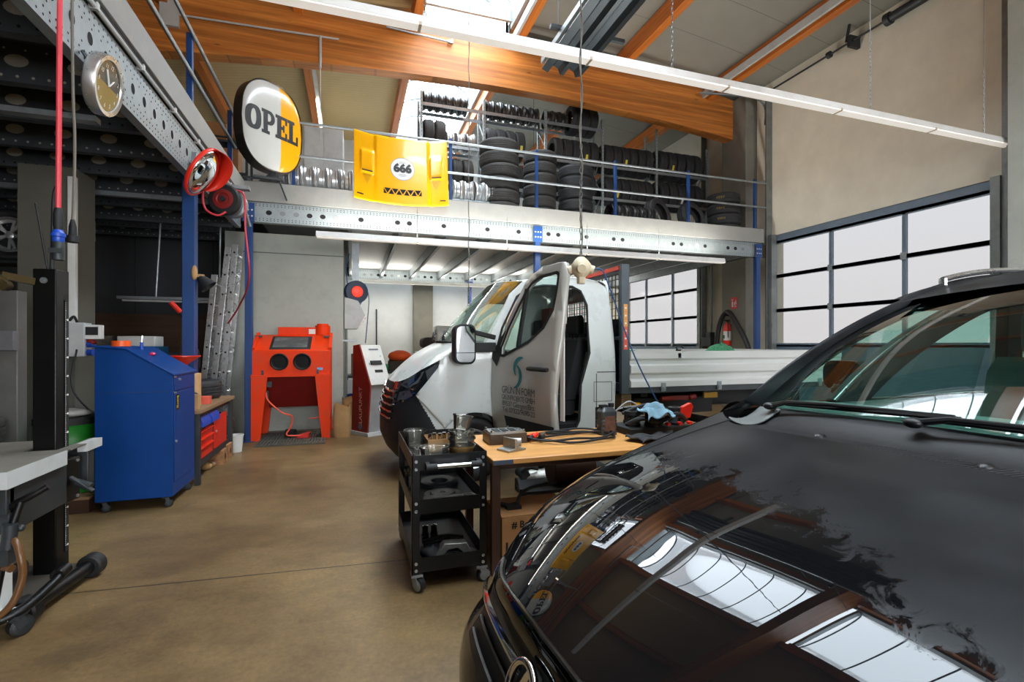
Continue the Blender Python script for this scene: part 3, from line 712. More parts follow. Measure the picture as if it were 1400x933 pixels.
shelf_row(TY,1,1,5,RX[1]+.17,.22,.325,tyl(1,'middle'),'tyre',g,dz=-.1)
shelf_row(TY,2,1,5,RX[2]+.2,.23,.325,tyl(2,'middle'),'tyre',g,dz=-.1)
shelf_row(TY,3,1,6,RX[3]+.15,.215,.325,tyl(3,'middle'),'tyre',g,dz=-.1)
shelf_row(TYC,4,1,5,RX[4]+.18,.25,.345,tyl(4,'middle'),'tyre',g,dz=-.1)
shelf_row(RS,0,0,4,RX[0]+.3,.21,.215,'silver alloy rim on the lowest shelf of the first rack bay, %s from the left','rim','rims on the lowest rack shelf',dz=-.06)
shelf_row(TY,3,0,5,RX[3]+.25,.22,.325,tyl(3,'lowest'),'tyre',g,dz=-.1)
shelf_row(TY,4,0,4,RX[4]+.3,.25,.325,tyl(4,'lowest'),'tyre',g,dz=-.1)

# paper stickers on a few tyre treads, chalk marks on the end stack
STM=[YELS,PAPER]
def sticker(o,R,w,a=.10,m=0,dz=0):
    v=o.matrix_world.to_3x3().inverted()@Vector((-.15,-1,-.15)); b=math.atan2(v.y,v.x)+dz; mb=MB()
    mb.grid(lambda i,j:V((R+.0035)*math.cos(b-a+2*a*i),(R+.0035)*math.sin(b-a+2*a*i),-w+2*w*j),7,2); s=mb.build('paper_sticker',STM[m],o,world=False,ang=60)
tl=[o for o in bpy.data.objects if o.get('category')=='tyre']
for key,k in (('upper shelf of the second rack bay, fourth',0),('upper shelf of the third rack bay, fourth',0),('upper shelf of the fourth rack bay, third',0),('middle shelf of the fourth rack bay, second',0),('upper shelf of the fifth rack bay, second',0),('middle shelf of the fifth rack bay, third',1)):
    for o in tl:
        if key in o['label']: sticker(o,.325 if 'fifth rack' not in o['label'] else .345,.028,.22,k,.3)
for o in tl:
    if 'low stack at the platform end' in o['label']:
        v=o.matrix_world.to_3x3().inverted()@Vector((-.75,-.66,0)); b=math.atan2(v.y,v.x); mb=MB()
        for q in range(7):
            a=b-.28+.07*q; R=.349; h=rnd.uniform(.015,.035)
            mb.add([V(R*math.cos(a+d),R*math.sin(a+d),z) for d,z in ((0,-h),(.018,-h),(.03,h),(.012,h))],[(0,1,2,3)])
        mb.build('chalk_mark',mat('chalk_yellow','#b49a3a',.8) if 'chalk_yellow' not in bpy.data.materials else bpy.data.materials['chalk_yellow'],o,world=False)
# ------------------------------------------------------------ oval light-box sign
def slab(ch):
    B=[]
    if ch=='O':
        return [('ring',.46,.5,.46,.5,.155,.33,.92)]
    if ch=='P': B=[(.12,.40,0,1),(0,.52,0,.14),(0,.14,.86,1),('bowl',)]
    if ch=='E': B=[(.12,.40,0,1),(0,.80,0,.14),(0,.80,.86,1),(.66,.80,0,.34),(.66,.80,.68,1),(.4,.56,.43,.57),(.5,.62,.34,.66)]
    if ch=='L': B=[(.12,.40,0,1),(0,.80,0,.14),(0,.52,.86,1),(.64,.80,0,.40)]
    return B
def slab_text(mb,txt,fn,H,x0,mi,gap=.06,wsc=.78):
    x=x0
    for ch in txt:
        for b in slab(ch):
            if b[0]=='ring':
                o=circ(b[1],b[2],b[3],36,b[4]); i=circ(b[1],b[2],b[5],36,b[6])
                o=[(b[1]+(abs((p[0]-b[1])/b[3])**.75)*b[3]*(1 if p[0]>b[1] else -1),b[2]+(abs((p[1]-b[2])/b[4])**.75)*b[4]*(1 if p[1]>b[2] else -1)) for p in o]
                P=[fn(x+p[0]*H*wsc,p[1]*H) for p in o]; Q=[fn(x+p[0]*H*wsc,p[1]*H) for p in i]; n=len(P)
                mb.add(P+Q,[(k,(k+1)%n,n+(k+1)%n,n+k) for k in range(n)],mi)
            elif b[0]=='bowl':
                n=16; P=[];Q=[]
                for k in range(n+1):
                    a=-PI/2+PI*k/n; P.append(fn(x+(.5+.36*math.cos(a))*H*wsc,(.70+.30*math.sin(a))*H)); Q.append(fn(x+(.46+.15*math.cos(a))*H*wsc,(.70+.16*math.sin(a))*H))
                mb.add(P+Q,[(k,k+1,n+1+k+1,n+1+k) for k in range(n)],mi)
                for q in ((.38,.5,.40,.54),(.38,.5,.86,1)): mb.grid(lambda i,j:fn(x+(q[0]+(q[1]-q[0])*i)*H*wsc,(q[2]+(q[3]-q[2])*j)*H),6,6,mi)
            else:
                mb.grid(lambda i,j:fn(x+(b[0]+(b[1]-b[0])*i)*H*wsc,(b[2]+(b[3]-b[2])*j)*H),8,8,mi)
        x+={'O':.92,'P':.88,'E':.80,'L':.80}[ch]*H*wsc+gap*H
    return x
sg=thing('lightbox_sign','oval white and yellow illuminated sign with bold black lettering on the platform corner','sign',(-1.11,7.92,3.88))
ux=V(.72,.69,0).normalized(); uz=V(0,0,1); nn=ux.cross(uz); C0=V(-1.11,7.95,4.65)
A,Bv=.50,.655
def sup(a,k=1.0,e=2.5):
    c,s=math.cos(a),math.sin(a); return (A*k*math.copysign(abs(c)**(2/e),c),Bv*k*math.copysign(abs(s)**(2/e),s))
def bulge(u,v): 
    r=min(1,(abs(u/A)**2.5+abs(v/Bv)**2.5)**(1/2.5)); return .02+.06*(1-r**6)
fpt=lambda u,v,o=0: C0+ux*u+uz*v+nn*(bulge(u,v)+o)
def face_half(lo,hi,m,name):
    mb=MB(); n=26
    def fn(s,t):
        u=lo+(hi-lo)*s; h=Bv*.97*max(0,1-min(1,abs(u/(A*.97)))**2.5)**(1/2.5); return fpt(u,-h+2*h*t)
    mb.grid(fn,n,30); mb.build(name,m,sg,ang=80)
split=.09
face_half(-A*.97,split,OPW,'white_face'); face_half(split,A*.97,OPY,'yellow_face')
rim=MB(); nn2=64
prof=[(1.0,-.14),(1.0,.035),(.985,.045),(.965,.03),(.965,.0)]
vs=[];fs=[]
for k in range(nn2):
    for (s,d) in prof: u,v=sup(2*PI*k/nn2,s); vs.append(C0+ux*u+uz*v+nn*d)
K=len(prof)
for k in range(nn2):
    for i in range(K-1): fs.append((k*K+i,((k+1)%nn2)*K+i,((k+1)%nn2)*K+i+1,k*K+i+1))
rim.add(vs,fs); c=len(rim.v); rim.add([C0+ux*sup(2*PI*k/nn2)[0]+uz*sup(2*PI*k/nn2)[1]+nn*-.14 for k in range(nn2)],[tuple(range(nn2))[::-1]])
rim.build('box_rim',mat('sign_rim','#3b3833',.35,.6,.1),sg)
lt=MB(); slab_text(lt,'OPEL',lambda x,y:fpt(x,y-.16,.004),.345,-.452,0,gap=.012,wsc=.71); lt.build('lettering',INK,sg,ang=80)
stn=MB(); stn.box(-1.13,-1.06,7.97,8.03,3.88,4.06); stn.prism([(-.2,0),(.16,0),(.03,.12),(-.06,.12)],((-1.1,8.06,3.876),(1,0,0),(0,0,1)),.02); stn.bar((-1.35,7.92,3.9),(-1.0,8.0,3.9),.06,.03); stn.bar((-1.02,8.03,3.89),(-.92,8.06,3.62),.05,.01); stn.bar((-1.5,8.0,3.90),(-1.05,8.0,3.90),.03,.03)
stn.build('stand',STEELD,sg)
# ------------------------------------------------------------ yellow bonnet with racing number
yb=thing('car_bonnet','yellow car bonnet with a black racing number on a white disc, leaning on the railing','car bonnet',(.79,8.1,3.89))
W,Hh=1.50,1.13
def bs(u,v,o=0.0):
    x=.04+W*u; s=2*u-1; wd=1-.0*v
    y=8.035+.17*v-.05*(1-s*s)-.035*(1-v)**3*0
    # side panels sit lower than the raised centre section
    def sm(a,b,t): t=max(0,min(1,(t-a)/(b-a))); return t*t*(3-2*t)
    y-=.028*sm(.20,.235,u)*(1-sm(.765,.80,u))
    # blisters
    for c in (.135,.865):
        y-=.05*sm(c-.075,c-.055,u)*(1-sm(c+.055,c+.075,u))*sm(.40,.42,v)*(1-sm(.70,.76,v))
    z=3.755+Hh*v-.085*(1-s*s)
    z+=.02*(abs(s)**3)*v
    return V(x,y-o,z)
m=MB().grid(lambda u,v:bs(v,u),40,100); bon=m.build('bonnet_panel',YEL,yb,solid=.012,ang=50)
dc=MB(); cu,cv=.50,.54
dc.add([bs(cu,cv,.010)]+[bs(cu+.188/W*math.cos(2*PI*k/40),cv+.188/Hh*math.sin(2*PI*k/40),.010) for k in range(40)],[(0,k+1,(k+1)%40+1) for k in range(40)],0)
dc.build('number_disc',PAPER,yb,ang=80)
nm=MB(); t=text_mb('666',.185,.012,spacing=1.02); nm.add([bs(cu+(v.x)/W,cv-.05/Hh+(v.y)/Hh,.014) for v in t.v],t.f)
for (zz,ww) in ((.115,.045),(.095,.06),(-.095,.05),(-.112,.07),(-.128,.04)):
    nm.add([bs(cu+a/W,cv+(zz+b)/Hh,.013) for a,b in ((-ww,0),(ww,0),(ww,.006),(-ww,.006))],[(0,1,2,3)],1)
nm.add([bs(cu+.192/W*math.cos(2*PI*k/40)*q,cv+.192/Hh*math.sin(2*PI*k/40)*q,.012) for q in (.96,1) for k in range(40)],[(k,(k+1)%40,40+(k+1)%40,40+k) for k in range(40)],1)
nm.build('racing_number',[INK,mat('grey_print','#8a8d92',.6)],yb,ang=80)
vt=MB(); w9=.40/5
for k in range(5):
    a=.30+w9*k; vt.add([bs(p,q,.010) for p,q in ((a+.006,.235),(a+w9*.5,.160),(a+w9-.006,.235))],[(0,1,2)])
    if k<4: vt.add([bs(p,q,.010) for p,q in ((a+w9*.5+.010,.150),(a+w9*1.5-.010,.150),(a+w9,.225))],[(0,1,2)])
vt.add([bs(p,q,.010) for p,q in ((.30,.225),(.30,.15),(.335,.15))],[(0,1,2)]); vt.add([bs(p,q,.010) for p,q in ((.70,.225),(.665,.15),(.70,.15))],[(0,1,2)])
vt.build('vent_opening',HOLE,yb)
for c in (.135,.865):
    s=MB(); s.add([bs(c+a,b,.012) for a,b in ((-.055,.415),(.055,.415),(.055,.432),(-.055,.432))],[(0,1,2,3)]); s.add([bs(c+.5*(a),b,.011) for a,b in ((-.1,.39),(.1,.39),(.0,.24))],[(2,1,0)],1)
    s.build('scoop_slot',[HOLE,mat('yellow_recess','#d39a0a',.3)],yb)
for c in (.065,.935):
    s=MB(); s.add([bs(c+a,.075+b,.010) for a,b in ((-.035,0),(.03,-.006),(.035,.012),(-.03,.018))],[(0,1,2,3)]); s.build('hinge_slot',HOLE,yb)
# ------------------------------------------------------------ tall grey locker on the platform
lk=thing('metal_locker','tall pale grey metal locker on the platform behind the oval sign','locker',(-.5,10.2,DK))
MB().box(-.86,-.14,10.0,10.5,DK,5.6).build('locker_body',PAINTG,lk,bevel=.006)
for a in (-.845,-.495): MB().box(a,a+.34,9.985,10.0,DK+.05,5.56).build('locker_door',PAINTG,lk,bevel=.004)
# ------------------------------------------------------------ wall clock
ck=thing('wall_clock','round silver-rimmed clock hanging from the left platform beam','clock',(-1.5,3.72,2.88))
Mx=Matrix(((0,.174,.985),(1,0,0),(0,.985,-.174)))
cc=V(-1.44,3.68,3.06)
MB().lathe([(0,-.06),(.175,-.06),(.184,-.05),(.184,.0),(.178,.012),(.152,.008),(.148,-.004)],40,cc,M=Mx).build('clock_case',ALU,ck)
fc=MB().lathe([(0,0),(.15,0)],40,cc,M=Mx)
fc.add([cc+Mx@V(.146*math.cos(PI+PI*k/20),.146*math.sin(PI+PI*k/20),.0012) for k in range(21)],[tuple(range(21))],1)  # gold lower half paints a reflection on the clock glass
fc.build('dial',[mat('dial_dark','#24312e',.3,coat=.5),mat('dial_gold_reflection','#8f7a3c',.4,.3)],ck)
hd=MB()
for k in range(12):
    a=PI/2-2*PI*(k+1)/12; put_text(hd,str(k+1),.036,cc+Mx@V(.118*math.cos(a),.118*math.sin(a)-.013,.003),Mx@V(1,0,0),Mx@V(0,1,0))
for a,l,w in ((2.2,.10,.008),(.9,.065,.01)): d=V(math.cos(a),math.sin(a),0); hd.bar(cc+Mx@V(0,0,.006),cc+Mx@(d*l+V(0,0,.006)),w,.003)
hd.build('hands_and_numerals',PAPER,ck)
MB().bar(cc+V(-.02,-.03,0),cc+V(-.1,-.08,.16),.02,.01).bar(cc+V(-.02,.02,0),cc+V(-.1,.02,.2),.02,.01).build('hanger',STEELD,ck)
# ------------------------------------------------------------ convex traffic mirror
mm=thing('convex_mirror','red-rimmed convex safety mirror with a visor at the platform corner','mirror',(-1.36,5.45,2.9))
n=V(.866,-.03,-.5).normalized(); q=Vector((0,0,1)).rotation_difference(n).to_matrix(); mc=V(-1.38,5.5,3.14)
R=.25
MB().lathe([(0,.085),(.05,.083),(.1,.074),(.15,.06),(.2,.039),(.235,.018),(R-.012,0)],40,mc,M=q).build('mirror_face',MIRR,mm,ang=80)
MB().lathe([(R-.016,.0),(R-.008,.014),(R+.004,.012),(R+.012,0),(R+.006,-.02),(R-.06,-.05),(0,-.06)],40,mc,M=q).build('rim',PLASTR,mm)
vz=MB(); up=(q.inverted()@V(.3,.75,.6)); a0=math.atan2(up.y,up.x)
vs=[];N=24
for k in range(N+1):
    a=a0-1.25+2.5*k/N; dd=.14*math.sin(PI*k/N)**.5
    for r,h in ((R+.010,0),(R+.012,dd)): vs.append(mc+q@V(r*math.cos(a),r*math.sin(a),h))
vz.add(vs,[(2*k,2*k+2,2*k+3,2*k+1) for k in range(N)]); vz.build('visor',PLASTR,mm,solid=.005)
MB().bar(mc+q@V(0,0,-.05),(-1.56,5.75,3.3),.03,.03).bar((-1.54,5.72,3.22),(-1.54,5.78,3.42),.06,.02).build('bracket',GALV,mm)
# ------------------------------------------------------------ hose reel
hr=thing('hose_reel','black hose reel with a red hub hanging from the platform corner','hose reel',(-1.35,6.2,2.85))
n=V(-.22,-.97,.0).normalized(); q=Vector((0,0,1)).rotation_difference(n).to_matrix(); rc=V(-1.34,6.15,3.06)
MB().lathe([(0,-.26),(.15,-.26),(.155,-.22),(.15,-.2),(.12,-.19),(.12,-.1),(.15,-.09),(.155,-.07),(.15,-.04)],28,rc,M=q,mi=[0]*8).build('drum',GALV,hr)
MB().lathe([(.15,-.05),(.168,-.05),(.172,-.0),(.155,.02),(.10,.025),(.1,.01)],28,rc,M=q).build('black_cover',BLKM,hr)
MB().lathe([(.11,.008),(.108,.03),(.07,.034),(.06,.026),(.03,.028),(.028,.045),(0,.045)],28,rc,M=q,mi=[0,0,0,0,1,1]).build('red_hub',[REDD,STEELD],hr)
MB().bar(rc+V(.12,.15,.15),rc+V(.2,.3,-.22),.03,.03).box(-1.5,-1.12,6.3,6.4,3.24,3.28).bar(rc+V(-.0,.14,.12),rc+V(0,.2,.24),.04,.02).bar((-1.6,6.35,3.26),(-1.2,6.35,3.26),.05,.03).build('mount',GALV,hr)
hs=MB().tube(bez([rc+V(.03,-.06,-.15),rc+V(-.05,-.08,-.2),rc+V(-.17,-.05,-.13),rc+V(-.2,-.02,.05),rc+V(-.13,-.06,.2),rc+V(-.02,-.02,.24)],8),.011,8)
hs.tube(bez([rc+V(.12,.02,.12),rc+V(.2,.0,.05),rc+V(.21,.0,-.3),(-1.12,6.3,2.2),(-1.42,7.3,1.95),(-1.66,7.85,1.75)],10),.011,8); hs.build('red_hose',PINKHOSE,hr)
# ------------------------------------------------------------ hanging hose with blue coupling, hanging cable
ah=thing('air_hose','red air hose with a blue coupling hanging straight down at the left','hose',(-1.47,3.2,1.92))
MB().tube(bez([(-1.47,3.2,2.16),(-1.465,3.2,3.0),(-1.46,3.2,4.2),(-1.46,3.2,6.96)],8),.0125,8).build('hose',PINKHOSE,ah)
MB().lathe([(0,0),(.018,0),(.022,.03),(.022,.09),(.016,.12),(.014,.12)],14,(-1.47,3.2,2.05)).build('sleeve',BLKM,ah)
MB().lathe([(0,0),(.02,0),(.026,.01),(.026,.03),(.031,.034),(.031,.05),(.024,.056),(.02,.07)],14,(-1.47,3.2,1.985)).build('blue_coupling',PLASTB,ah)
MB().lathe([(0,0),(.026,0),(.026,.09),(.02,.1)],14,(-1.47,3.2,1.895)).box(-1.50,-1.44,3.17,3.175,1.93,1.955).build('tip',STEELD,ah)
hc=thing('power_lead','grey cable with a plug hanging straight down beside the red hose','cable',(-1.5,3.42,2.0))
MB().tube(bez([(-1.505,3.42,2.14),(-1.5,3.43,2.6),(-1.507,3.42,3.4),(-1.5,3.43,7.0)],8),.0075,7).build('cable',CABLE,hc)
MB().lathe([(0,.0),(.032,0),(.032,.035),(.02,.04),(.018,.09),(.009,.13)],14,(-1.505,3.42,2.03)).build('plug',BLKM,hc)
# ------------------------------------------------------------ hanging socket pendants
def chain(mb,p0,p1,step=.045):
    p0=Vector(p0);p1=Vector(p1);L=(p1-p0).length;n=int(L/step)
    for k in range(n):
        c=p0.lerp(p1,(k+.5)/n); a=k%2
        mb.tube([c+V(.011*math.cos(t)*(1-a),.011*math.cos(t)*a,.03*math.sin(t)) for t in [2*PI*i/8 for i in range(8)]],.0032,4,closed=True)
def pendant(x,y,z,ztop_,s,label,cordpts=None):
    t=thing('socket_pendant',label,'pendant socket',(x,y,z))
    m=MB(); m.lathe([(0,0),(.035,0),(.035,.05),(.055,.06),(.08,.09),(.085,.15),(.06,.19),(.03,.21),(0,.21)],8,(x,y,z),sx=s,sy=s) if False else m.lathe([(0,0),(.035*s,0),(.037*s,.05*s),(.06*s,.07*s),(.082*s,.1*s),(.082*s,.15*s),(.055*s,.185*s),(.03*s,.21*s),(0,.21*s)],8,(x,y,z))
    for a in range(4): 
        d=V(math.cos(a*PI/2-.4),math.sin(a*PI/2-.4),0); m.cyl(V(x,y,z+.12*s)+d*.06*s,V(x,y,z+.105*s)+d*.1*s,.034*s,n=12)
    m.build('housing',mat('beige_plastic','#c8bda2',.5,0,.06,dirt='#8b806a',da=.3),t)
    c=MB(); chain(c,(x,y,z+.21*s),(x,y,z+.21*s+.9)); c.cyl((x,y,z+.21*s+.9),(x,y,ztop_),.004,n=6); c.build('chain',GALV,t)
    w=MB().tube([V(x+.012*math.sin(k*.9),y+.012*math.cos(k*.9),z+.2*s+(ztop_-z-.2*s)*k/60) for k in range(61)],.005,6); w.build('cord',CABLE,t)
    if cordpts: MB().tube(bez(cordpts,8),.006,6).build('plugged_lead',BLUEC,t)
    return t
pendant(1.73,3.5,1.93,6.9,1.0,'beige socket pendant on a chain in front of the truck door',[(1.82,3.49,2.05),(1.9,3.47,2.04),(1.97,3.47,1.9),(2.2,3.47,1.35),(2.45,3.45,.9),(2.55,3.42,.76)])
pendant(1.77,7.55,1.9,6.9,.7,'small white socket pendant on a long chain beyond the truck windscreen')
# overhead radiant heater
ht=thing('radiant_heater','dark louvred radiant heater trough hanging under the roof','heater',(2.7,5.2,5.6))
def tro(y,o=0): 
    return [(2.83+.0+a,y,5.62+b) for a,b in ((-.0,.16),(-.08,.02),(0.02,-.02),(.05,.06),(.12,.10),(.19,.06),(.22,-.02),(.28,-.02),(.31,.06),(.38,.10),(.45,.06),(.48,-.02),(.58,.02),(.5,.16))]
g=MB(); a=tro(6.9);b=tro(2.0); n=len(a); g.add(a+b,[(k,(k+1)%n,n+(k+1)%n,n+k) for k in range(n)]+[tuple(range(n)),tuple(range(n,2*n))[::-1]])
g.build('trough',mat('heater_grey','#3d4448',.35,.7,.1),ht,recalc=True,ang=25)
MB().box(2.74,2.78,2.0,6.9,5.72,5.80).box(3.38,3.42,2.0,6.9,5.72,5.80).build('side_rail',GALVL,ht)
hh=MB()
for y in (3.0,6.2):
    hh.box(2.6,3.75,y-.03,y+.03,5.80,5.85)
    for x in (2.72,3.45): hh.cyl((x,y,5.8),(x,y,7.55),.006,n=6)
hh.build('hanger',STEELD,ht)
#chains of the hall strip light
HANGCH=[]
for x in (3.1,5.9,.6,8.0):
    hc=MB(); chain(hc,(x,4.2,4.25),(x,4.2,5.1)); hc.cyl((x,4.2,5.1),(x,4.2,ztop(x)+.1),.004,n=6); HANGCH.append(hc)
# ------------------------------------------------------------ blue parts cabinet
bc=thing('parts_washer','blue sheet-metal cabinet with sloping top on castors, left of the workbench','cabinet',(-1.8,5.35,0))
P=[(-2.07,.10),(-1.5,.10),(-1.5,1.175),(-1.84,1.40),(-2.07,1.43)]
MB().prism(P,((0,5.68,0),(1,0,0),(0,0,1)),.64).build('cabinet_body',BLUE2,bc,bevel=.006,recalc=True)
MB().prism([(-2.085,1.425),(-1.845,1.405),(-1.485,1.17),(-1.485,1.185),(-1.84,1.42),(-2.085,1.44)],((0,5.69,0),(1,0,0),(0,0,1)),.665).build('lid',BLUE2,bc,bevel=.003,recalc=True)
MB().box(-1.5,-1.493,5.07,5.65,.22,1.02).build('cabinet_door',BLUE2,bc,bevel=.003)
MB().box(-1.5,-1.493,5.07,5.65,1.035,1.155).build('front_flap',BLUE2,bc,bevel=.003)
MB().box(-2.065,-1.505,5.0388,5.0395,1.03,1.036).build('panel_seam',mat('seam_blue','#0f2f5e',.6),bc)
sk=MB().box(-1.493,-1.4915,5.10,5.19,.86,1.0); 
sk.build('sticker',INK,bc)
tx=MB(); put_text(tx,'berg',.062,(-1.4905,5.165,.93),(0,0,-1),(0,1,0),0,.001)
tx.v=[v+V(0,-.035,0) for v in tx.v]; tx.build('sticker_lettering',YELS,bc)
lk=MB(); 
for y,z in ((5.10,.58),(5.2,1.13)): lk.cyl((-1.494,y,z),(-1.482,y,z),.012,n=12)
for z in (1.02,1.16): lk.box(-1.494,-1.486,5.06,5.10,z-.006,z+.006)
lk.build('lock_and_hinges',ALU,bc)
def caster(x,y,zt,r,parent,name='castor',ang=.4,m=None):
    c=MB(); d=V(math.cos(ang),math.sin(ang),0); o=V(x,y,0)
    c.lathe([(0,-.5*r),(r*.8,-.5*r),(r,-.36*r),(r,.36*r),(r*.8,.5*r),(0,.5*r)],18,V(x,y,r)+d*r*.45,M=Vector((0,0,1)).rotation_difference(V(-d.y,d.x,0)).to_matrix(),mi=[1,0,0,0,1])
    nrm=V(-d.y,d.x,0)
    for s in (-1,1): c.bar(V(x,y,zt-.012)+nrm*r*.62*s,V(x,y,r)+d*r*.45+nrm*r*.62*s,.006,r*.9,1)
    c.box(x-r*.8,x+r*.8,y-r*.8,y+r*.8,zt-.014,zt,1); c.cyl((x,y,zt-.03),(x,y,zt-.01),r*.55,n=12,mi=1)
    return c.build(name,m or [RUBS,GALV],parent)
for x in (-2.02,-1.56):
    for y in (5.09,5.62): caster(x,y,.1,.034,bc,m=[RUBS,STEELD])
# things on the blue cabinet
t=MB().lathe([(.045,0),(.07,0),(.07,.05),(.045,.05)],24,(-1.94,5.2,1.432),closed=True); solo('tape_roll',t,PLASTO,'orange roll of tape lying on the blue cabinet','tape')
sdv=thing('screwdriver','screwdriver with chrome shaft standing on the blue cabinet','tool',(-1.82,5.3,1.42))
MB().cyl((-1.82,5.3,1.40),(-1.82,5.3,1.47),.014,n=10).build('grip',PLASTB,sdv); MB().cyl((-1.82,5.3,1.47),(-1.815,5.3,1.53),.006,n=8).build('shaft',CHROME,sdv)
t=MB().lathe([(0,0),(.02,.004),(.028,.016),(.02,.03),(0,.034)],12,(-1.73,5.28,1.345)); solo('plastic_cap',t,mat('magenta_plastic','#c0305e',.4),'small pink plastic cap on the slope of the blue cabinet','cap')
# ------------------------------------------------------------ workbench with red drawers
wb=thing('workbench','dark steel workbench with red drawer unit and worn wooden top','workbench',(-1.85,6.5,0))
MB().box(-2.25,-1.46,5.74,7.26,.735,.775).build('bench_top',PLY,wb,bevel=.004)
fr=MB()
for x,y in ((-1.5,5.78),(-1.5,7.2),(-2.2,5.78),(-2.2,7.2)): fr.box(x-.025,x+.025,y-.025,y+.025,0,.735)
fr.box(-1.53,-1.49,5.76,7.22,.69,.735).box(-1.53,-1.49,5.76,7.22,.17,.23).box(-2.2,-1.53,5.78,7.2,.19,.21)
fr.build('steel_frame',STEELD,wb)
MB().box(-2.15,-1.52,5.80,7.05,.23,.56).build('drawer_carcass',STEELD,wb)
for z0,z1 in ((.455,.535),(.365,.45),(.235,.36)): 
    d=MB().box(-1.525,-1.505,5.83,6.38,z0,z1).build('drawer',RED,wb,bevel=.003); MB().bar((-1.495,5.85,z1-.008),(-1.495,6.36,z1-.008),.03,.012).build('pull_lip',RED,d)
d=MB().box(-1.525,-1.503,6.48,7.02,.235,.60).build('cupboard_door',RED,wb,bevel=.003); MB().cyl((-1.504,6.52,.43),(-1.492,6.52,.43),.014,n=10).build('lock',ALU,d)
for i,y in enumerate((5.85,6.22)):
    b=MB().prism([(0,0),(.33,0),(.33,.05),(.30,.115),(0,.115)],((-1.80,y+.33,.575),(1,0,0),(0,0,1)),.32)
    o=solo('storage_bin',b,[PLASTB],'blue open plastic bin under the bench top, %s of two'%(['nearest the cabinet','farther along'][i]),'bin','blue bins under the bench top',recalc=True,bevel=.004)
solo('bin_label',MB().box(-1.469,-1.467,5.93,6.08,.595,.665),PLASTR,'red and white label on the front of a blue bin','label') if False else None
# things on the bench
jg=thing('plastic_jug','tall yellowed plastic jug standing on the workbench','jug',(-1.68,6.05,.775))
MB().prism(rrect(-.115,.115,-.1,.1,.04),((-1.68,6.1,.775),(1,0,0),(0,1,0)),.36).build('jug_body',JUGC,jg,bevel=.02)
MB().lathe([(.035,0),(.035,.06),(0,.06)],16,(-1.68,6.1,1.125)).build('neck',JUGC,jg)
fn=MB().lathe([(.012,-.11),(.016,-.04),(.05,0.01),(.15,.08),(.158,.085),(.158,.095),(.148,.09),(.045,.02),(.010,-.035),(.006,-.11)],28,(-1.70,6.05,1.235),closed=True)
solo('funnel',fn,PLASTR,'large red plastic funnel resting on the yellowed jug','funnel')
solo('tool_pouch',MB().sphere((-1.58,5.93,.86),(.07,.06,.09)),BLKM,'black strap bundle on the workbench beside the jug','strap',)
solo('small_box',MB().box(-1.62,-1.52,6.30,6.40,.775,.86),mat('salmon_card','#e0604c',.6),'small salmon-red cardboard box on the workbench','box',bevel=.003)
solo('carton',MB().box(-1.56,-1.49,5.78,5.85,.775,.93),KRAFT,'narrow tan carton at the near end of the workbench','carton',bevel=.003)
for k,z in enumerate((.775+.105,)):
    inst(TYC,(-1.9,7.0,.775+.115),'black tyre lying on the far end of the workbench','tyre','tyres by the workbench')
inst(TYW,(-1.86,7.62,.11),'black tyre lying on the floor behind the workbench, lower of two','tyre','tyres by the workbench'); inst(TYW,(-1.86,7.62,.33),'black tyre on another tyre behind the workbench, upper of two','tyre','tyres by the workbench')
# spread of hand tools at the back of the bench
for k in range(9):
    a=rnd.uniform(-.9,.9); x,y=-1.78+rnd.uniform(-.06,.12),5.46+rnd.uniform(-.12,.15)
for k in range(8):
    x0,y0=-2.05+.05*k+rnd.uniform(-.02,.02),5.9+rnd.uniform(-.04,.10); z=.79
    L=rnd.uniform(.16,.3)
tb=thing('tool_caddy','open steel tray crammed with chrome hand tools behind the blue cabinet','tool tray',(-2.0,6.3,.775))
MB().prism(rect(-.17,.17,-.12,.12),((-2.0,6.05,.775),(1,0,0),(0,1,0)),.30).build('tray',GALVD,tb)
for k in range(11):
    x,y=-2.13+.026*k,6.0+rnd.uniform(-.03,.1); MB().cyl((x,y,1.06),(x+rnd.uniform(-.04,.04),y+rnd.uniform(-.03,.03),1.2+rnd.uniform(0,.1)),.009,n=8).build('hand_tool',[CHROME,ALUC,STEELD][k%3],tb)
# bits under the bench
for i,(y,s) in enumerate(((6.75,.17),(7.02,.19))):
    w=thing('wooden_crate','rough wooden box on the floor under the bench, %s'%(['left one','right one by the bucket'][i]),'box',(-1.5,y,0),'wooden boxes under the bench')
    MB().box(-1.66,-1.46,y-.09,y+.11,0,s).build('crate_board',wood_mat('crate_wood%d'%i,'#b7875a','#7c5230',(3,3,6),0,.8),w,bevel=.004)
    MB().discs((-1.459,y+.01,s/2),(0,1,0),(0,0,1),[(0,0,.04)],0,12).build('knot',DBROWN,w)
bk=thing('bucket','white plastic bucket on the floor at the end of the workbench','bucket',(-1.48,7.42,0))
MB().lathe([(0,0),(.075,0),(.095,.22),(.102,.22),(.102,.23),(.092,.23),(.072,.01),(0,.01)],24,(-1.48,7.42,0)).build('pail',PLASTW,bk)
for k in range(7):
    x,y=-1.62+rnd.uniform(-.05,.1),5.85+.12*k
    q=MB().sphere((0,0,.0),(rnd.uniform(.03,.07),rnd.uniform(.03,.06),rnd.uniform(.02,.045)),10,7); b=q.bbox(); q.v=[v+V(x,y,-b[2][0]) for v in q.v]
    solo('wood_offcut',q,[PLY,DBROWN,KRAFT][k%3],'small brown offcut on the floor under the bench front, %s from the blue cabinet'%ORD[k+1],'offcut','offcuts under the workbench',ang=10)
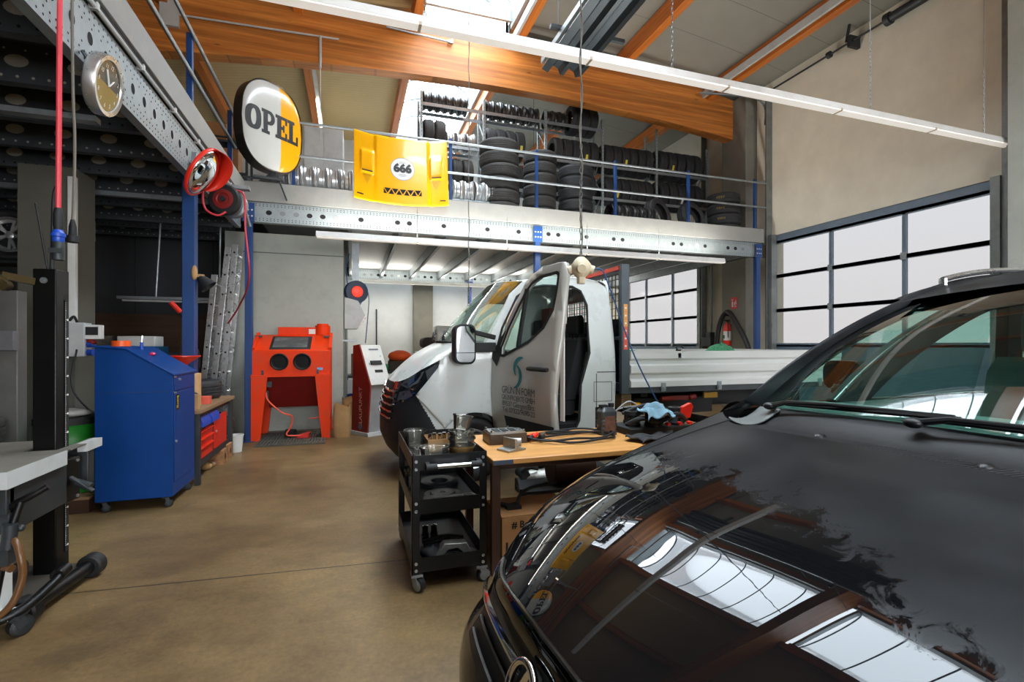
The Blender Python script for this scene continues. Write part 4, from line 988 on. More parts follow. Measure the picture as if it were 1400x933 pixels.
# grinder and boxes on the back bench, in the dark bay
bb=thing('back_bench','dark bench against the brown board in the left bay','workbench',(-3.1,8.0,0))
MB().box(-3.55,-2.0,7.75,8.4,.86,.92).build('bench_top',STEELD,bb)
for x in (-3.5,-2.1):
    for y in (7.82,8.34): MB().box(x-.03,x+.03,y-.03,y+.03,0,.86).build('leg',STEELD,bb)
cm=thing('bench_machine','teal and white bench machine with a blue round badge in the left bay','machine',(-2.75,8.05,.92))
MB().box(-3.02,-2.5,7.85,8.25,.92,1.42).build('machine_body',mat('machine_teal','#16527a',.4,.2),cm,bevel=.01)
MB().box(-2.98,-2.78,7.835,7.86,.95,1.41).build('front_plate',PAINTG,cm,bevel=.006)
MB().box(-2.98,-2.55,7.86,8.2,1.42,1.56).build('top_box',PLASTW,cm,bevel=.01)
MB().discs((-2.63,7.848,1.27),(1,0,0),(0,0,1),[(0,0,.075)],0,20).discs((-2.63,7.846,1.27),(1,0,0),(0,0,1),[(0,0,.06)],1,20).build('badge',[PAINTG,PLASTB],cm)
MB().cyl((-2.45,8.05,1.2),(-2.2,8.05,1.2),.14,n=20).cyl((-2.25,8.05,1.2),(-2.1,8.05,1.2),.2,n=20).build('motor',STEELD,cm)
solo('blue_tray',MB().box(-3.45,-3.08,7.9,8.2,.92,.98).box(-3.45,-3.43,7.9,8.2,.98,1.42).box(-3.4,-3.1,7.9,8.2,1.36,1.42),PLASTB,'blue plastic tray rack beside the bench machine','tray')
solo('clear_tub',MB().lathe([(0,0),(.16,0),(.18,.14),(.17,.14),(.15,.01),(0,.01)],20,(-3.22,8.05,1.425)),GLASSP,'clear plastic tub on the blue tray in the left bay','tub')
solo('dark_chest',MB().box(-3.52,-3.2,8.2,8.38,.92,1.5),BLKM,'dark tool chest at the left end of the back bench','chest',bevel=.01)
vs_=thing('hand_drill','black hand drill with a red grip standing near the blue post','drill',(-2.25,7.6,.92))
MB().cyl((-1.95,7.3,1.3),(-1.98,7.28,1.72),.05,.035,n=12).cyl((-1.98,7.28,1.72),(-2.06,7.2,1.86),.028,n=12).build('drill_body',BLKM,vs_)
MB().cyl((-2.06,7.2,1.86),(-2.15,7.15,1.98),.03,n=12).build('red_grip',PLASTR,vs_); MB().cyl((-1.95,7.3,.0),(-1.95,7.3,1.3),.022,n=10).build('stand_tube',STEELD,vs_)
# hanging bench lamp in the bay
bl=thing('hanging_light','unlit strip light hung on two rods in the dark left bay','lamp',(-2.5,8.6,2.1))
MB().box(-3.25,-1.8,8.56,8.7,2.12,2.16).build('housing',GALV,bl); MB().cyl((-3.2,8.62,2.10),(-1.85,8.62,2.10),.016,n=8).build('tube',PAINTG,bl)
MB().cyl((-2.78,8.62,2.16),(-2.72,8.62,3.3),.015,n=8).cyl((-1.95,8.62,2.16),(-1.93,8.62,3.3),.015,n=8).build('rod',GALV,bl)
solo('conduit_pipe',MB().cyl((-3.72,8.9,1.95),(-3.72,8.9,3.08),.03,n=10).box(-3.78,-3.66,8.85,8.95,3.0,3.3),PAINTG,'pale vertical conduit pipe in the dark bay right of the column','pipe')
# lamp and strap on the blue post
pl=thing('work_lamp','black clip-on work lamp shade fixed to the blue post','lamp',(-1.58,6.2,2.0))
MB().lathe([(.025,.12),(.035,.10),(.085,-.04),(.09,-.05),(.08,-.045),(.03,.09)],20,(-1.52,6.16,2.12),M=Matrix.Rotation(-.7,3,'Y')).build('shade',BLKM,pl)
MB().bar((-1.6,6.13,2.2),(-1.53,6.15,2.2),.03,.03).sphere((-1.6,6.05,2.22),(.03,.03,.08)).build('clip',KRAFT,pl)
# ------------------------------------------------------------ ladders
def ladder(x0,y,x1,z1,w,label,n=9):
    t=thing('ladder',label,'ladder',(x0,y,0),'aluminium ladders beside the blue corner post')
    for dy in (0,w):
        m=MB().bar((x0,y+dy,.0),(x1,y+dy,z1),.075,.028,0,(0,1,0)); m.build('stile',ALU,t,bevel=.003)
    d=V(x1-x0,0,z1)
    for k in range(n):
        rg=MB(); p=V(x0,y,0)+d*((k+.6)/n); rg.cyl(p,p+V(0,w,0),.014,n=8); rg.discs(p+V(0,-.017,0),(1,0,0),(0,0,1),[(0,0,.018)],1,4)
        rg.build('rung',[ALU,HOLE],t)
ladder(-2.08,7.98,-1.86,2.45,.34,'short aluminium ladder leaning at the left of the ladder group',8)
ladder(-1.97,8.03,-1.70,2.86,.34,'tall aluminium ladder leaning in the middle of the ladder group',10)
ladder(-1.83,8.0,-1.60,2.9,.34,'narrow aluminium ladder leaning nearest the blue corner post',10)
solo('brown_sheet',MB().bar((-2.12,7.8,.0),(-2.02,7.8,2.0),.012,.5,0,(0,1,0)),DBROWN,'dark brown sheet leaning behind the ladders','sheet') if False else None
ss=MB().prism([(-2.28,.0),(-2.0,.0),(-2.1,1.85),(-2.2,1.9)],((0,7.78,0),(1,0,0),(0,0,1)),.02); solo('timber_sheet',ss,DBROWN,'dark brown timber sheet leaning left of the ladders','sheet')
# ------------------------------------------------------------ electrical column
ec=thing('cable_duct','white vertical cable duct on the concrete column','duct',(-2.56,5.93,1.7))
MB().box(-2.64,-2.575,5.90,5.95,1.62,3.1).build('duct',PLASTW,ec,bevel=.004)
eb=thing('socket_box','pale grey wall socket box with blue and red outlets on the concrete column','socket box',(-2.5,5.8,1.3))
MB().box(-2.62,-2.46,5.80,5.95,1.33,1.66).build('box',PAINTG,eb,bevel=.008); MB().box(-2.47,-2.34,5.81,5.9,1.5,1.64).build('meter',PLASTW,eb,bevel=.006); MB().box(-2.455,-2.355,5.805,5.811,1.54,1.62).build('display',BLKM,eb)
for z,m_ in ((1.45,PLASTB),(1.37,PLASTB)): MB().cyl((-2.46,5.86,z),(-2.40,5.84,z),.032,n=14).build('outlet',m_,eb)
MB().cyl((-2.46,5.86,1.52),(-2.4,5.84,1.45),.03,n=14).build('red_outlet',REDD,eb)
MB().tube(bez([(-2.55,5.88,1.66),(-2.56,5.84,1.72),(-2.6,5.85,1.68)],6),.012,6).tube(bez([(-2.52,5.8,1.4),(-2.5,5.7,1.0),(-2.2,5.75,.6)],8),.008,6).build('lead',BLKM,eb)
# ------------------------------------------------------------ red blasting cabinet
bl_=thing('sandblast_cabinet','bright red sandblasting cabinet with two black glove holes and a viewing window','cabinet',(-.86,8.5,0))
x0,x1=-1.41,-.31; yf,yb=8.12,8.92
MB().prism([(yf,.99),(yb,.99),(yb,1.60),(8.62,1.60),(yf,1.355)],((x0,0,0),(0,1,0),(0,0,1)),x1-x0).build('cabinet_body',ORED,bl_,bevel=.008,recalc=True)
b=MB()
for i in range(1): b.add([(x0,yf,.99),(x1,yf,.99),(x1,yb,.99),(x0,yb,.99),(-.95,8.45,.42),(-.75,8.45,.42),(-.75,8.65,.42),(-.95,8.65,.42)],[(0,1,5,4),(1,2,6,5),(2,3,7,6),(3,0,4,7),(4,5,6,7)])
b=MB().prism([(8.3,.99),(8.88,.99),(8.88,.44),(8.62,.44)],((-1.24,0,0),(0,1,0),(0,0,1)),.80); b.build('hopper',REDD,bl_,recalc=True)
MB().box(x0-.01,x1+.01,yf-.012,yf+.03,.955,.995).build('front_rail',ORED,bl_)
for s,xe in ((1,x0),(-1,x1)):
    for y in (8.10,8.84):
        MB().prism([(0,.99),(.22,.99),(.12,.0),(.0,.0)] if s>0 else [(0,.99),(-.22,.99),(-.12,0),(0,0)],((xe,y+.03,0),(1,0,0),(0,0,1)),.06).build('leg',ORED,bl_,recalc=True,bevel=.003)
    MB().box(min(xe,xe+s*.05),max(xe,xe+s*.05),8.13,8.85,.30,.36).build('leg_brace',ORED,bl_)
n_=V(0,-.44,.90).normalized(); dz=V(0,.90,.44)
def wpt(x,t,o): return V(x,8.12,1.355)+V(0,.5,.245)*t+V(0,-.44,.898)*o
w=MB(); w.add([wpt(x,t,o) for x,t,o in ((-1.17,.10,.012),(-.62,.10,.012),(-.62,.86,.012),(-1.17,.86,.012),(-1.18,.07,0),(-.6,.07,0),(-.6,.9,0),(-1.18,.9,0))],[(0,1,2,3),(4,5,1,0),(5,6,2,1),(6,7,3,2),(7,4,0,3)])
w.build('window_frame',BLKM,bl_); w=MB(); w.add([wpt(x,t,.014) for x,t in ((-1.14,.15),(-.65,.15),(-.65,.8),(-1.14,.8))],[(0,1,2,3)]); w.build('viewing_window',mat('dusty_glass','#4a4f50',.3,0,.5,6,dirt='#9a9c98',da=.5,ds=5),bl_)
p=MB(); 
for x in (-1.40,-.32): p.prism([(8.13,1.365),(8.63,1.605),(8.63,1.64),(8.12,1.40)],((x-.02,0,0),(0,1,0),(0,0,1)),.05)
p.build('lid_edge',ORED,bl_,recalc=True)
for x in (-1.03,-.71):
    g=MB().lathe([(.128,-.005),(.13,.02),(.118,.028),(.105,.015),(.10,-.0)],28,(x,8.118,1.185),M=Matrix.Rotation(PI/2,3,'X')); g.build('glove_ring',BLKM,bl_)
    g=MB().lathe([(.105,.012),(.09,-.0),(.06,.004),(.0,.006)],24,(x,8.115,1.185),M=Matrix.Rotation(PI/2,3,'X')); g.build('glove_hole',HOLE,bl_)
MB().box(-1.12,-.52,8.66,8.88,1.60,1.73).build('lamp_housing',ORED,bl_,bevel=.006); MB().cyl((-.45,8.72,1.60),(-.45,8.72,1.76),.12,n=22).cyl((-.45,8.72,1.76),(-.45,8.72,1.79),.09,n=20).build('dust_filter',ORED,bl_)
MB().box(-.66,-.56,8.652,8.658,1.62,1.70).build('type_plate',PAPER,bl_)
MB().box(-.50,-.42,8.112,8.119,1.05,1.09).build('blue_sticker',[mat('sticker_blue','#6f9fd0',.5)],bl_)
l=MB()
for x in (-1.26,-.49): l.box(x-.015,x+.015,8.09,8.115,.93,1.06).cyl((x,8.09,.91),(x,8.09,.96),.018,n=10)
for x in (-1.37,-.36): l.box(x-.06,x+.04,8.5,8.53,1.56,1.59)
l.build('latch',GALVD,bl_)
l=MB().box(-1.30,-1.15,8.2,8.26,.80,.88).box(-1.29,-1.19,8.16,8.22,.62,.74); l.build('control_box',GALVD,bl_)
hs=MB().tube(bez([(-1.22,8.16,.72),(-1.18,8.1,.6),(-1.0,8.1,.42),(-.86,8.12,.35),(-.87,8.1,.2),(-.92,8.05,.08),(-.7,8.1,.06),(-.6,8.2,.08)],8),.012,7).tube(bez([(-.47,8.3,.75),(-.48,8.2,.6),(-.42,8.2,.5),(-.43,8.2,.35),(-.52,8.2,.3),(-.62,8.2,.3)],8),.010,7); hs.build('orange_hose',mat('orange_hose','#e8553a',.4),bl_)
fp=thing('foot_pedal','small red foot pedal with hoses on the floor mat under the blasting cabinet','pedal',(-.66,8.1,0))
MB().prism([(0,.02),(.16,.02),(.16,.10),(.02,.06)],((-.78,8.2,0),(1,0,0),(0,0,1)),.12).build('pedal',PLASTR,fp,recalc=True); MB().box(-.8,-.58,8.06,8.22,.012,.025).build('base',REDD,fp); MB().cyl((-.95,8.25,.08),(-.82,8.2,.08),.06,n=14).build('hub',BLKM,fp)
# slatted mat
mt=MB(); 
for k in range(22): mt.box(-1.30+.043*k,-1.275+.043*k,7.62,8.75,.002,.014)
for y in (7.63,7.9,8.2,8.5,8.72): mt.box(-1.30,-.36,y,y+.03,.0,.010)
solo('floor_mat',mt,mat('grey_mat','#4a4c46',.8,0,.2),'slatted dark grey mat on the floor under the red blasting cabinet','mat')
# ------------------------------------------------------------ terminal kiosk
kk=thing('diagnostic_kiosk','red and white diagnostic terminal with sloping control panel beside the truck nose','terminal',(.30,8.25,0))
R_=rotz(.55)
def K(x,y,z): return V(.33,8.28,0)+R_@V(x,y,z)
def kprism(poly,x0,w,mi=0,mb=None): return (mb or MB()).prism(poly,(K(x0,0,0),R_@V(0,1,0),V(0,0,1)),w,mi)
lower=[(-.14,.05),(.24,.05),(.24,.86),(-.20,.84)]
kprism([(-.17,.05),(.24,.05),(.24,.85),(-.20,.83)],-.19,.38).build('lower_body',mat('kiosk_grey','#a9abae',.4,.2),kk,recalc=True,bevel=.006)
kprism([(-.24,.80),(.20,.95),(.20,1.42),(.06,1.44)],-.19,.38).build('panel_body',PLASTW,kk,recalc=True,bevel=.01)
sp_=MB(); kprism([(-.18,.05),(.26,.05),(.22,1.43),(.05,1.45),(-.26,.80)],-.215,.025,0,sp_); sp_.build('side_panel',mat('kiosk_red','#84271f',.4,0,.25,2.5,dirt='#241d1b',da=.9,ds=1.1),kk,recalc=True)
bt=MB(); put_text(bt,'BLAUPUNKT',.115,K(-.2165,-.03,.10)+V(0,0,.34),V(0,0,1),R_@V(0,1,0),0,.001)
bt.v=[v for v in bt.v]; bt.build('side_lettering',mat('print_rust','#d9a898',.5),kk)
dc=MB(); dc.discs(K(-.217,.02,0),R_@V(0,-1,0),(0,0,1),[(.0,.13,.05)],0,18); dc.build('round_logo',mat('logo_blue','#5a6f86',.5),kk)
pt=lambda x,t,o: K(x,-.24+.30*t,.80+.64*t)+(R_@V(0,-.905,.425))*o
pn=MB()
for (x0,x1_,t0,t1,m) in ((-.09,.12,.50,.60,0),(-.05,.10,.30,.37,0),(-.06,.12,.86,.90,1),(.12,.14,.70,.72,1),(-.12,-.10,.5,.55,1)): pn.add([pt(x,t,.006) for x,t in ((x0,t0),(x1_,t0),(x1_,t1),(x0,t1))],[(0,1,2,3)],m)
pn.build('screen_and_slot',[INK,mat('print_grey2','#6d7278',.5)],kk); MB().box(-.1,.1,-.02,.02,0,.02).v
bx=MB(); bx.add([pt(x,t,o) for x,t,o in ((-.09,.5,.0),(.12,.5,.0),(.12,.60,.0),(-.09,.60,.0),(-.08,.5,.03),(.11,.5,.03),(.11,.56,.02),(-.08,.56,.02))],[(4,5,6,7),(0,1,5,4),(1,2,6,5),(3,0,4,7),(2,3,7,6)]); bx.build('printer_lip',BLKM,kk)
kprism([(-.26,.0),(.28,.0),(.28,.05),(-.24,.05)],-.25,.5).build('base_plate',PAINTG,kk,recalc=True)
# paper sacks
def sack(x,y,w,h,seed,label):
    rr=random.Random(seed)
    def fn(u,v):
        a=2*PI*u; k=(.92+.10*math.sin(PI*min(1,v*1.3)))*(1+.03*math.sin(5*a+seed)*v); 
        c,s=math.cos(a),math.sin(a); e=.65; px_=math.copysign(abs(c)**e,c)*w*k; py_=math.copysign(abs(s)**e,s)*w*.8*k
        return V(x+px_,y+py_,h*v+(.03*math.sin(3*a+seed)*max(0,v-.85)/.15))
    m=MB().grid(fn,36,16,0,cu=True); m.add([fn(k/36,0) for k in range(36)],[tuple(range(36))[::-1]]); m.add([fn(k/36,.86)*.96+V(x,y,h*.86)*.04 for k in range(36)],[tuple(range(36))])
    return solo('paper_sack',m,KRAFT,label,'sack','kraft sacks by the red cabinet',ang=60)
sack(-.14,8.12,.135,.50,1,'open brown kraft paper sack standing right of the red blasting cabinet, front one')
sack(-.02,8.52,.13,.56,4,'brown kraft paper sack half hidden behind the front sack')
solo('cardboard_sheet',MB().prism([(0,0),(.55,.02),(.5,.16),(.1,.10)],((-.12,8.68,.62),(1,0,0),(0,0,1)),.02),BROWNB,'flattened cardboard lying on the sacks beside the kiosk','cardboard') if False else None
bn=thing('waste_bin','blue plastic bin between the kraft sacks and the kiosk','bin',(.08,8.75,0)); MB().lathe([(0,0),(.13,0),(.16,.6),(.15,.6),(.12,.02),(0,.02)],20,(.09,8.75,0)).build('bin_body',BLUE2,bn)
# small table with box behind the blasting cabinet
sh=thing('side_table','dark side table with a brown box on it right of the blasting cabinet','table',(.1,9.6,0))
MB().box(-.1,.62,9.4,9.95,.83,.88).build('table_top',STEELD,sh)
for x in (-.07,.59):
    for y in (9.43,9.92): MB().box(x-.02,x+.02,y-.02,y+.02,0,.83).build('leg',STEELD,sh)
solo('brown_case',MB().box(.0,.38,9.5,9.85,.88,1.27),mat('case_brown','#6b5244',.6),'brown square case on the dark side table','case',bevel=.01)
solo('blue_bottle',MB().lathe([(0,0),(.05,0),(.05,.1),(.02,.13),(.02,.17),(0,.17)],14,(.16,9.6,1.27)),mat('pale_blue_plastic','#7fa9d6',.4),'small pale blue bottle on the brown case','bottle')
solo('grey_funnel',MB().prism([(0,0),(.12,0),(.60,.42),(.60,.50),(0,.50)],((.62,9.3,.32),(-1,0,0),(0,0,1)),.02),PAINTG,'pale grey hopper panel below the dark side table','panel') if False else None
hp_=MB().add([(-.1,9.2,.80),(.55,9.2,.80),(.55,9.38,.80),(-.1,9.38,.80),(-.08,9.25,.30),(.02,9.25,.30),(.02,9.36,.30),(-.08,9.36,.30)],[(0,1,2,3),(0,4,5,1),(1,5,6,2),(2,6,7,3),(3,7,4,0),(4,7,6,5)])
hp_.box(-.08,.02,9.26,9.35,0,.31); solo('metal_hopper',hp_,PAINTG,'pale grey tapered hopper standing in front of the dark side table','hopper',recalc=True)
# wall machine, reel
wm=thing('charging_station','pale grey wedge-shaped wall unit with small red lamps at the partition edge','wall unit',(.02,9.35,1.55))
MB().prism([(-.11,1.72),(.10,1.72),(.24,1.95),(.12,2.22),(-.11,2.28)],((0,9.30,0),(1,0,0),(0,0,1)),.25).build('body',PAINTG,wm,recalc=True,bevel=.008)
MB().bar((.12,9.04,1.74),(.25,9.04,1.96),.12,.02).build('front_strip',PLASTW,wm)
l=MB()
for k in range(3): l.cyl((.16+.035*k,9.02,1.80+.055*k),(.16+.035*k,8.99,1.80+.055*k),.014,n=8)
l.build('red_lamp',PLASTR,wm); MB().cyl((-.08,9.15,0),(-.08,9.15,1.75),.02,n=8).box(-.13,.1,9.1,9.2,1.5,1.53).build('stand',GALV,wm)
rl=thing('cable_reel','blue cable reel with a lit red centre hanging on the white back wall','cable reel',(.05,9.6,2.2))
q=Vector((0,0,1)).rotation_difference(V(.25,-.97,0).normalized()).to_matrix(); c=V(.09,9.5,2.42)
MB().lathe([(0,-.1),(.2,-.1),(.21,-.08),(.16,-.06),(.16,.02),(.21,.04),(.2,.06),(.11,.06),(.1,.04),(0,.04)],28,c,M=q).build('drum',mat('reel_navy','#24344f',.5),rl)
MB().lathe([(.10,.05),(.105,.08),(.07,.11),(0,.115)],20,c,M=q).build('red_centre',mat('lit_red','#ff5a4a',.4,emit='#ff3a2a',es=.25),rl)
MB().tube(bez([c+V(.1,-.1,-.18),c+V(0,-.1,-.3),c+V(-.14,-.05,-.25)],8),.012,6).tube(bez([c+V(.15,-.08,.15),c+V(.22,-.1,-.1),c+V(.2,-.1,-.5),c+V(.16,-.1,-.95)],8),.009,6).tube(bez([c+V(-.15,.0,.1),c+V(-.18,0,.45),c+V(-.12,0,.7)],8),.010,6).build('cable',BLUEC,rl)
MB().box(-.12,.22,9.60,9.66,2.3,2.55).box(.02,.14,9.6,9.66,2.5,3.35).build('bracket',GALV,rl)
# ------------------------------------------------------------ cluttered back bench behind the truck nose
cb=thing('clutter_bench','long steel bench under the white back wall behind the truck','workbench',(2.3,10.9,0))
MB().box(.2,3.4,10.4,11.35,.84,.90).build('bench_top',STEELD,cb)
for x in (.25,3.35):
    for y in (10.45,11.3): MB().box(x-.03,x+.03,y-.03,y+.03,0,.84).build('leg',STEELD,cb)
MB().box(.25,3.35,10.5,11.1,.3,.34).build('lower_shelf',STEELD,cb)
solo('orange_bag',lump((.98,10.6,1.20),(.24,.2,.12),9,.15),mat('orange_cloth','#e2571a',.7),'orange cloth bag on the clutter behind the truck nose','bag',ang=80) if 'lump' in globals() else None
solo('folded_tarp',MB().prism([(0,0),(.75,0),(.70,.32),(.1,.36)],((.72,10.95,.90),(1,0,0),(0,0,1)),.3),mat('brown_tarp','#5d4a38',.8,0,.2),'dark brown folded tarpaulin on the clutter bench','tarpaulin',bevel=.04,recalc=True)
solo('support_block',MB().box(.75,1.15,10.45,10.78,.90,1.10),mat('dark_crate','#3a3028',.8),'dark box under the orange bag on the clutter bench','box',bevel=.01)
for k,(x,h) in enumerate(((1.26,.16),(1.37,.2),(1.48,.17))): solo('white_pot',MB().lathe([(0,0),(.05,0),(.062,h),(.055,h),(.045,.01),(0,.01)],16,(x,10.6+.05*k,.90+.2)),PLASTW,'white plastic pot on the clutter bench, %s from the orange bag'%ORD[k+1],'pot','white pots on the clutter bench')
solo('pot_riser',MB().box(1.18,1.56,10.5,10.8,.90,1.10),BROWNB,'brown carton carrying the white pots on the clutter bench','carton',bevel=.005)
solo('blue_crate',MB().prism([(0,0),(.7,0),(.72,.45),(-.02,.45)],((1.58,10.9,.90),(1,0,0),(0,0,1)),.3),PLASTB,'blue plastic crate on the clutter bench under the dark cushion','crate',bevel=.01,recalc=True)
solo('dark_cushion',MB().prism(rrect(0,.9,0,.24,.1),((1.45,11.0,1.36),(1,0,0),(0,0,1)),.5),mat('dark_upholstery','#2a2422',.8,0,.2),'dark upholstered seat cushion lying on the blue crate','cushion',bevel=.04,recalc=True)
solo('film_roll',MB().lathe([(0,-.3),(.20,-.31),(.24,-.25),(.23,.0),(.24,.25),(.20,.31),(0,.3)],24,(2.02,10.55,1.62),axis='x'),FOIL,'roll wrapped in shiny white plastic film behind the windscreen base','roll',ang=60)
solo('roll_stand',MB().box(1.72,2.3,10.42,10.72,.90,1.38),mat('dark_crate2','#2c2a28',.8),'dark box carrying the roll of white film','box',bevel=.01)
solo('yellow_cap',MB().lathe([(0,-.05),(.12,-.05),(.12,.05),(0,.05)],20,(2.46,10.52,1.70),axis='x'),YEL,'yellow end piece beside the roll of white film','cap') 
solo('cap_stand',MB().box(2.36,2.56,10.42,10.65,.90,1.58),BLKM,'black box under the yellow end piece on the clutter bench','box',bevel=.01)
for k in range(6):
    x=.28+.1*k; q=lump((x,10.5+.03*(k%2),.97+.02*(k%3)),(.08,.07,.075),20+k); b_=q.bbox(); q.v=[v+V(0,0,.90-b_[2][0]) for v in q.v]
    solo('cloth_bundle',q,[KRAFT,PLASTW,BROWNB,PAINTG,GREEN2,DBROWN][k],'small %s bundle on the left end of the clutter bench'%['tan','white','cardboard-brown','pale grey','green','dark brown'][k],'bundle',ang=80)
solo('wall_conduit',MB().cyl((.72,15.14,.9),(.72,15.14,2.5),.02,n=8).box(.68,.76,15.12,15.2,.82,.95),STEELD,'thin dark vertical conduit on the white back wall','conduit')
# ------------------------------------------------------------ right side: extinguisher, sign, exhaust hose
fe=thing('fire_extinguisher','red fire extinguisher hanging on the concrete column','fire extinguisher',(8.2,9.06,1.4))
MB().lathe([(0,0),(.075,0),(.082,.02),(.082,.42),(.06,.48),(.03,.51),(.03,.54),(0,.54)],22,(8.19,9.08,1.42)).build('cylinder',RED,fe)
MB().lathe([(.0832,.12),(.0835,.12),(.0835,.33),(.0832,.33)],22,(8.19,9.08,1.42)).build('paper_label',PAPER,fe)
lb=MB(); 
for k in range(5): 
    for j in range(2): lb.lathe([(.0845,.15+.035*k),(.0845,.17+.035*k)],22,(8.19,9.08,1.42))
MB().box(8.10,8.107,9.06,9.12,1.58,1.66).build('label_pictogram',mat('label_green','#2c6b4a',.5),fe)
MB().cyl((8.19,9.08,1.94),(8.19,9.08,2.0),.02,n=10).box(8.12,8.25,9.06,9.10,1.98,2.01).tube(bez([(8.17,9.06,1.96),(8.12,8.98,1.92),(8.12,8.97,1.6)],6),.011,6).box(8.24,8.28,9.05,9.11,1.6,1.9).build('valve_and_hose',BLKM,fe)
es=thing('safety_sign','red and white fire extinguisher sign on the concrete column','sign',(8.27,9.0,2.2))
MB().box(8.272,8.28,8.86,9.06,2.26,2.52).build('sign_plate',REDP,es)
ic=MB()
def sgn(p): return [(8.2705,9.05-u*.18,2.275+v*.23) for u,v in p]
for poly in ([(.12,.1),(.38,.1),(.38,.62),(.12,.62)],[(.18,.66),(.32,.66),(.32,.76),(.18,.76)],[(.05,.8),(.4,.8),(.4,.86),(.05,.86)],[(.55,.1),(.9,.1),(.9,.2),(.55,.2)],[(.55,.28),(.72,.28),(.72,.6),(.55,.6)],[(.78,.35),(.92,.35),(.86,.8),(.75,.7)]): ic.add(sgn(poly),[(0,1,2,3)])
ic.build('pictogram',PAPER,es)
eh=thing('exhaust_hose','thick black exhaust hose hung in a loop over the fire extinguisher','hose',(8.15,9.0,1.0))
MB().tube(bez([(8.14,9.40,.2),(8.14,9.38,1.3),(8.15,9.26,1.95),(8.15,9.02,2.19),(8.13,8.72,1.9),(8.1,8.35,1.35),(8.05,8.2,.6),(8.05,8.2,.1)],10),.055,12).build('hose',RUBS,eh); MB().box(8.15,8.28,9.1,9.14,2.1,2.14).build('hook',STEELD,eh)
solo('wall_box',MB().box(8.38,8.6,9.85,10.2,1.40,1.62).box(8.45,8.6,9.95,10.1,1.62,1.75),STEELD,'dark electrical box on the wall left of the extinguisher column','electrical box',bevel=.006)
solo('grey_pipe',MB().cyl((8.52,10.0,1.7),(8.52,10.0,3.7),.04,n=10),TRACK,'grey vertical pipe between bay door and concrete column','pipe')
# ------------------------------------------------------------ white flatbed truck
import bmesh
WHT=mat('truck_white','#ccd2cf',.28,0,.02,2,coat=.5,dirt='#a9aaa5',da=.15)
WHT2=mat('truck_door_white','#b2b1aa',.3,0,.02,2,coat=.5)
BUMP=mat('bumper_plastic','#15181b',.6,0,.1,8,.1,200)
HLMP=mat('headlamp_dark','#1a1f24',.12,.2,.1,coat=1)
HLMG=thin_glass('headlamp_glass',(.85,.9,.93),1.2,.03)
WGL=thin_glass('screen_glass',(.66,.80,.76),.32,.02)
SEATM=mat('seat_fabric','#1d1f22',.85,0,.2,20)
def slice_mb(mb,cuts):
    bm=bmesh.new(); vv=[bm.verts.new(v) for v in mb.v]
    for i,f in enumerate(mb.f):
        try: q=bm.faces.new([vv[k] for k in f]); q.material_index=mb.m[i]
        except ValueError: pass
    bmesh.ops.remove_doubles(bm,verts=bm.verts,dist=1e-5)
    for ax,vals in cuts:
        for c in vals:
            co=[0,0,0];no=[0,0,0];co[ax]=c;no[ax]=1
            bmesh.ops.bisect_plane(bm,geom=bm.verts[:]+bm.edges[:]+bm.faces[:],plane_co=co,plane_no=no)
    bm.verts.ensure_lookup_table(); out=MB(); bm.verts.index_update()
    out.add([v.co.copy() for v in bm.verts],[[v.index for v in f.verts] for f in bm.faces],[f.material_index for f in bm.faces]); bm.free(); return out
def fr_(a,b,s): 
    n=int(round((b-a)/s)); return [a+s*i for i in range(1,n)]
def panel(poly,holes,step,fn,mi=0):
    m=MB().prism(poly,((0,0,0),(1,0,0),(0,1,0)),0,mi,holes=holes)
    xs=[p[0] for p in poly]; ys=[p[1] for p in poly]
    m=slice_mb(m,[(0,fr_(min(xs),max(xs),step)),(1,fr_(min(ys),max(ys),step))])
    m.v=[Vector(fn(v.x,v.y)) for v in m.v]; return m
TR=thing('flatbed_truck','white flatbed truck with its cab door open and green lettering on the door','truck',(1.8,5.98,0))
YC=5.98;HWD=1.03
def yside(x):
    if x>=1.0: return HWD
    q=min(1,(1.0-x)/.67); return HWD*max(0,1-q**2.6)**(1/2.6)
def tum(z): return .17*max(0,(z-1.25)/.95)**1.6 if z>1.25 else (.03*((.55-z)/.2)**2 if z<.55 and z>.3 else 0)
def sidept(s): 
    def f(x,z): return (x,YC+s*(yside(x)-tum(z)),z)
    return f
def sm01(t): t=max(0,min(1,t)); return t*t*(3-2*t)
def lerp_tab(tab,x):
    if x<=tab[0][0]: return tab[0][1]
    for (a,b),(c,d) in zip(tab,tab[1:]):
        if x<=c: return b+(d-b)*(x-a)/(c-a)
    return tab[-1][1]
arch=[(1.22+.39*math.cos(a),.34+.40*math.sin(a)) for a in [math.radians(t) for t in range(142,11,-6)]]
Wside=[(.63,.93)]+arch+[(1.62,.43),(2.6,.43),(2.86,.45),(2.88,1.0),(2.86,2.0),(2.82,2.12),(2.72,2.19),(2.5,2.225),(2.1,2.215),(1.82,2.16),(1.64,2.0),(1.44,1.63),(1.34,1.46),(1.15,1.435),(1.0,1.385),(.87,1.30),(.84,1.21)]
door_h=[(1.50,.55),(1.62,.47),(2.36,.47),(2.42,.60),(2.44,1.0),(2.55,1.35),(2.56,1.9),(2.50,2.06),(2.40,2.11),(2.05,2.11),(1.86,2.07),(1.72,1.97),(1.53,1.62),(1.48,1.46),(1.47,1.2)]
far_win=[(1.60,1.42),(2.45,1.35),(2.46,1.95),(2.38,2.05),(1.92,2.05),(1.78,1.97),(1.59,1.62)]
near=panel(Wside,[door_h],.045,sidept(-1)); near.build('cab_side',WHT,TR,solid=.02,ang=50)
far=panel(Wside,[far_win],.045,sidept(1)); far.build('cab_side',WHT,TR,solid=.02,ang=50)
panel(far_win,[],.2,lambda x,z:(x,YC+(yside(x)-tum(z))-.005,z)).build('side_window',WGL,TR)
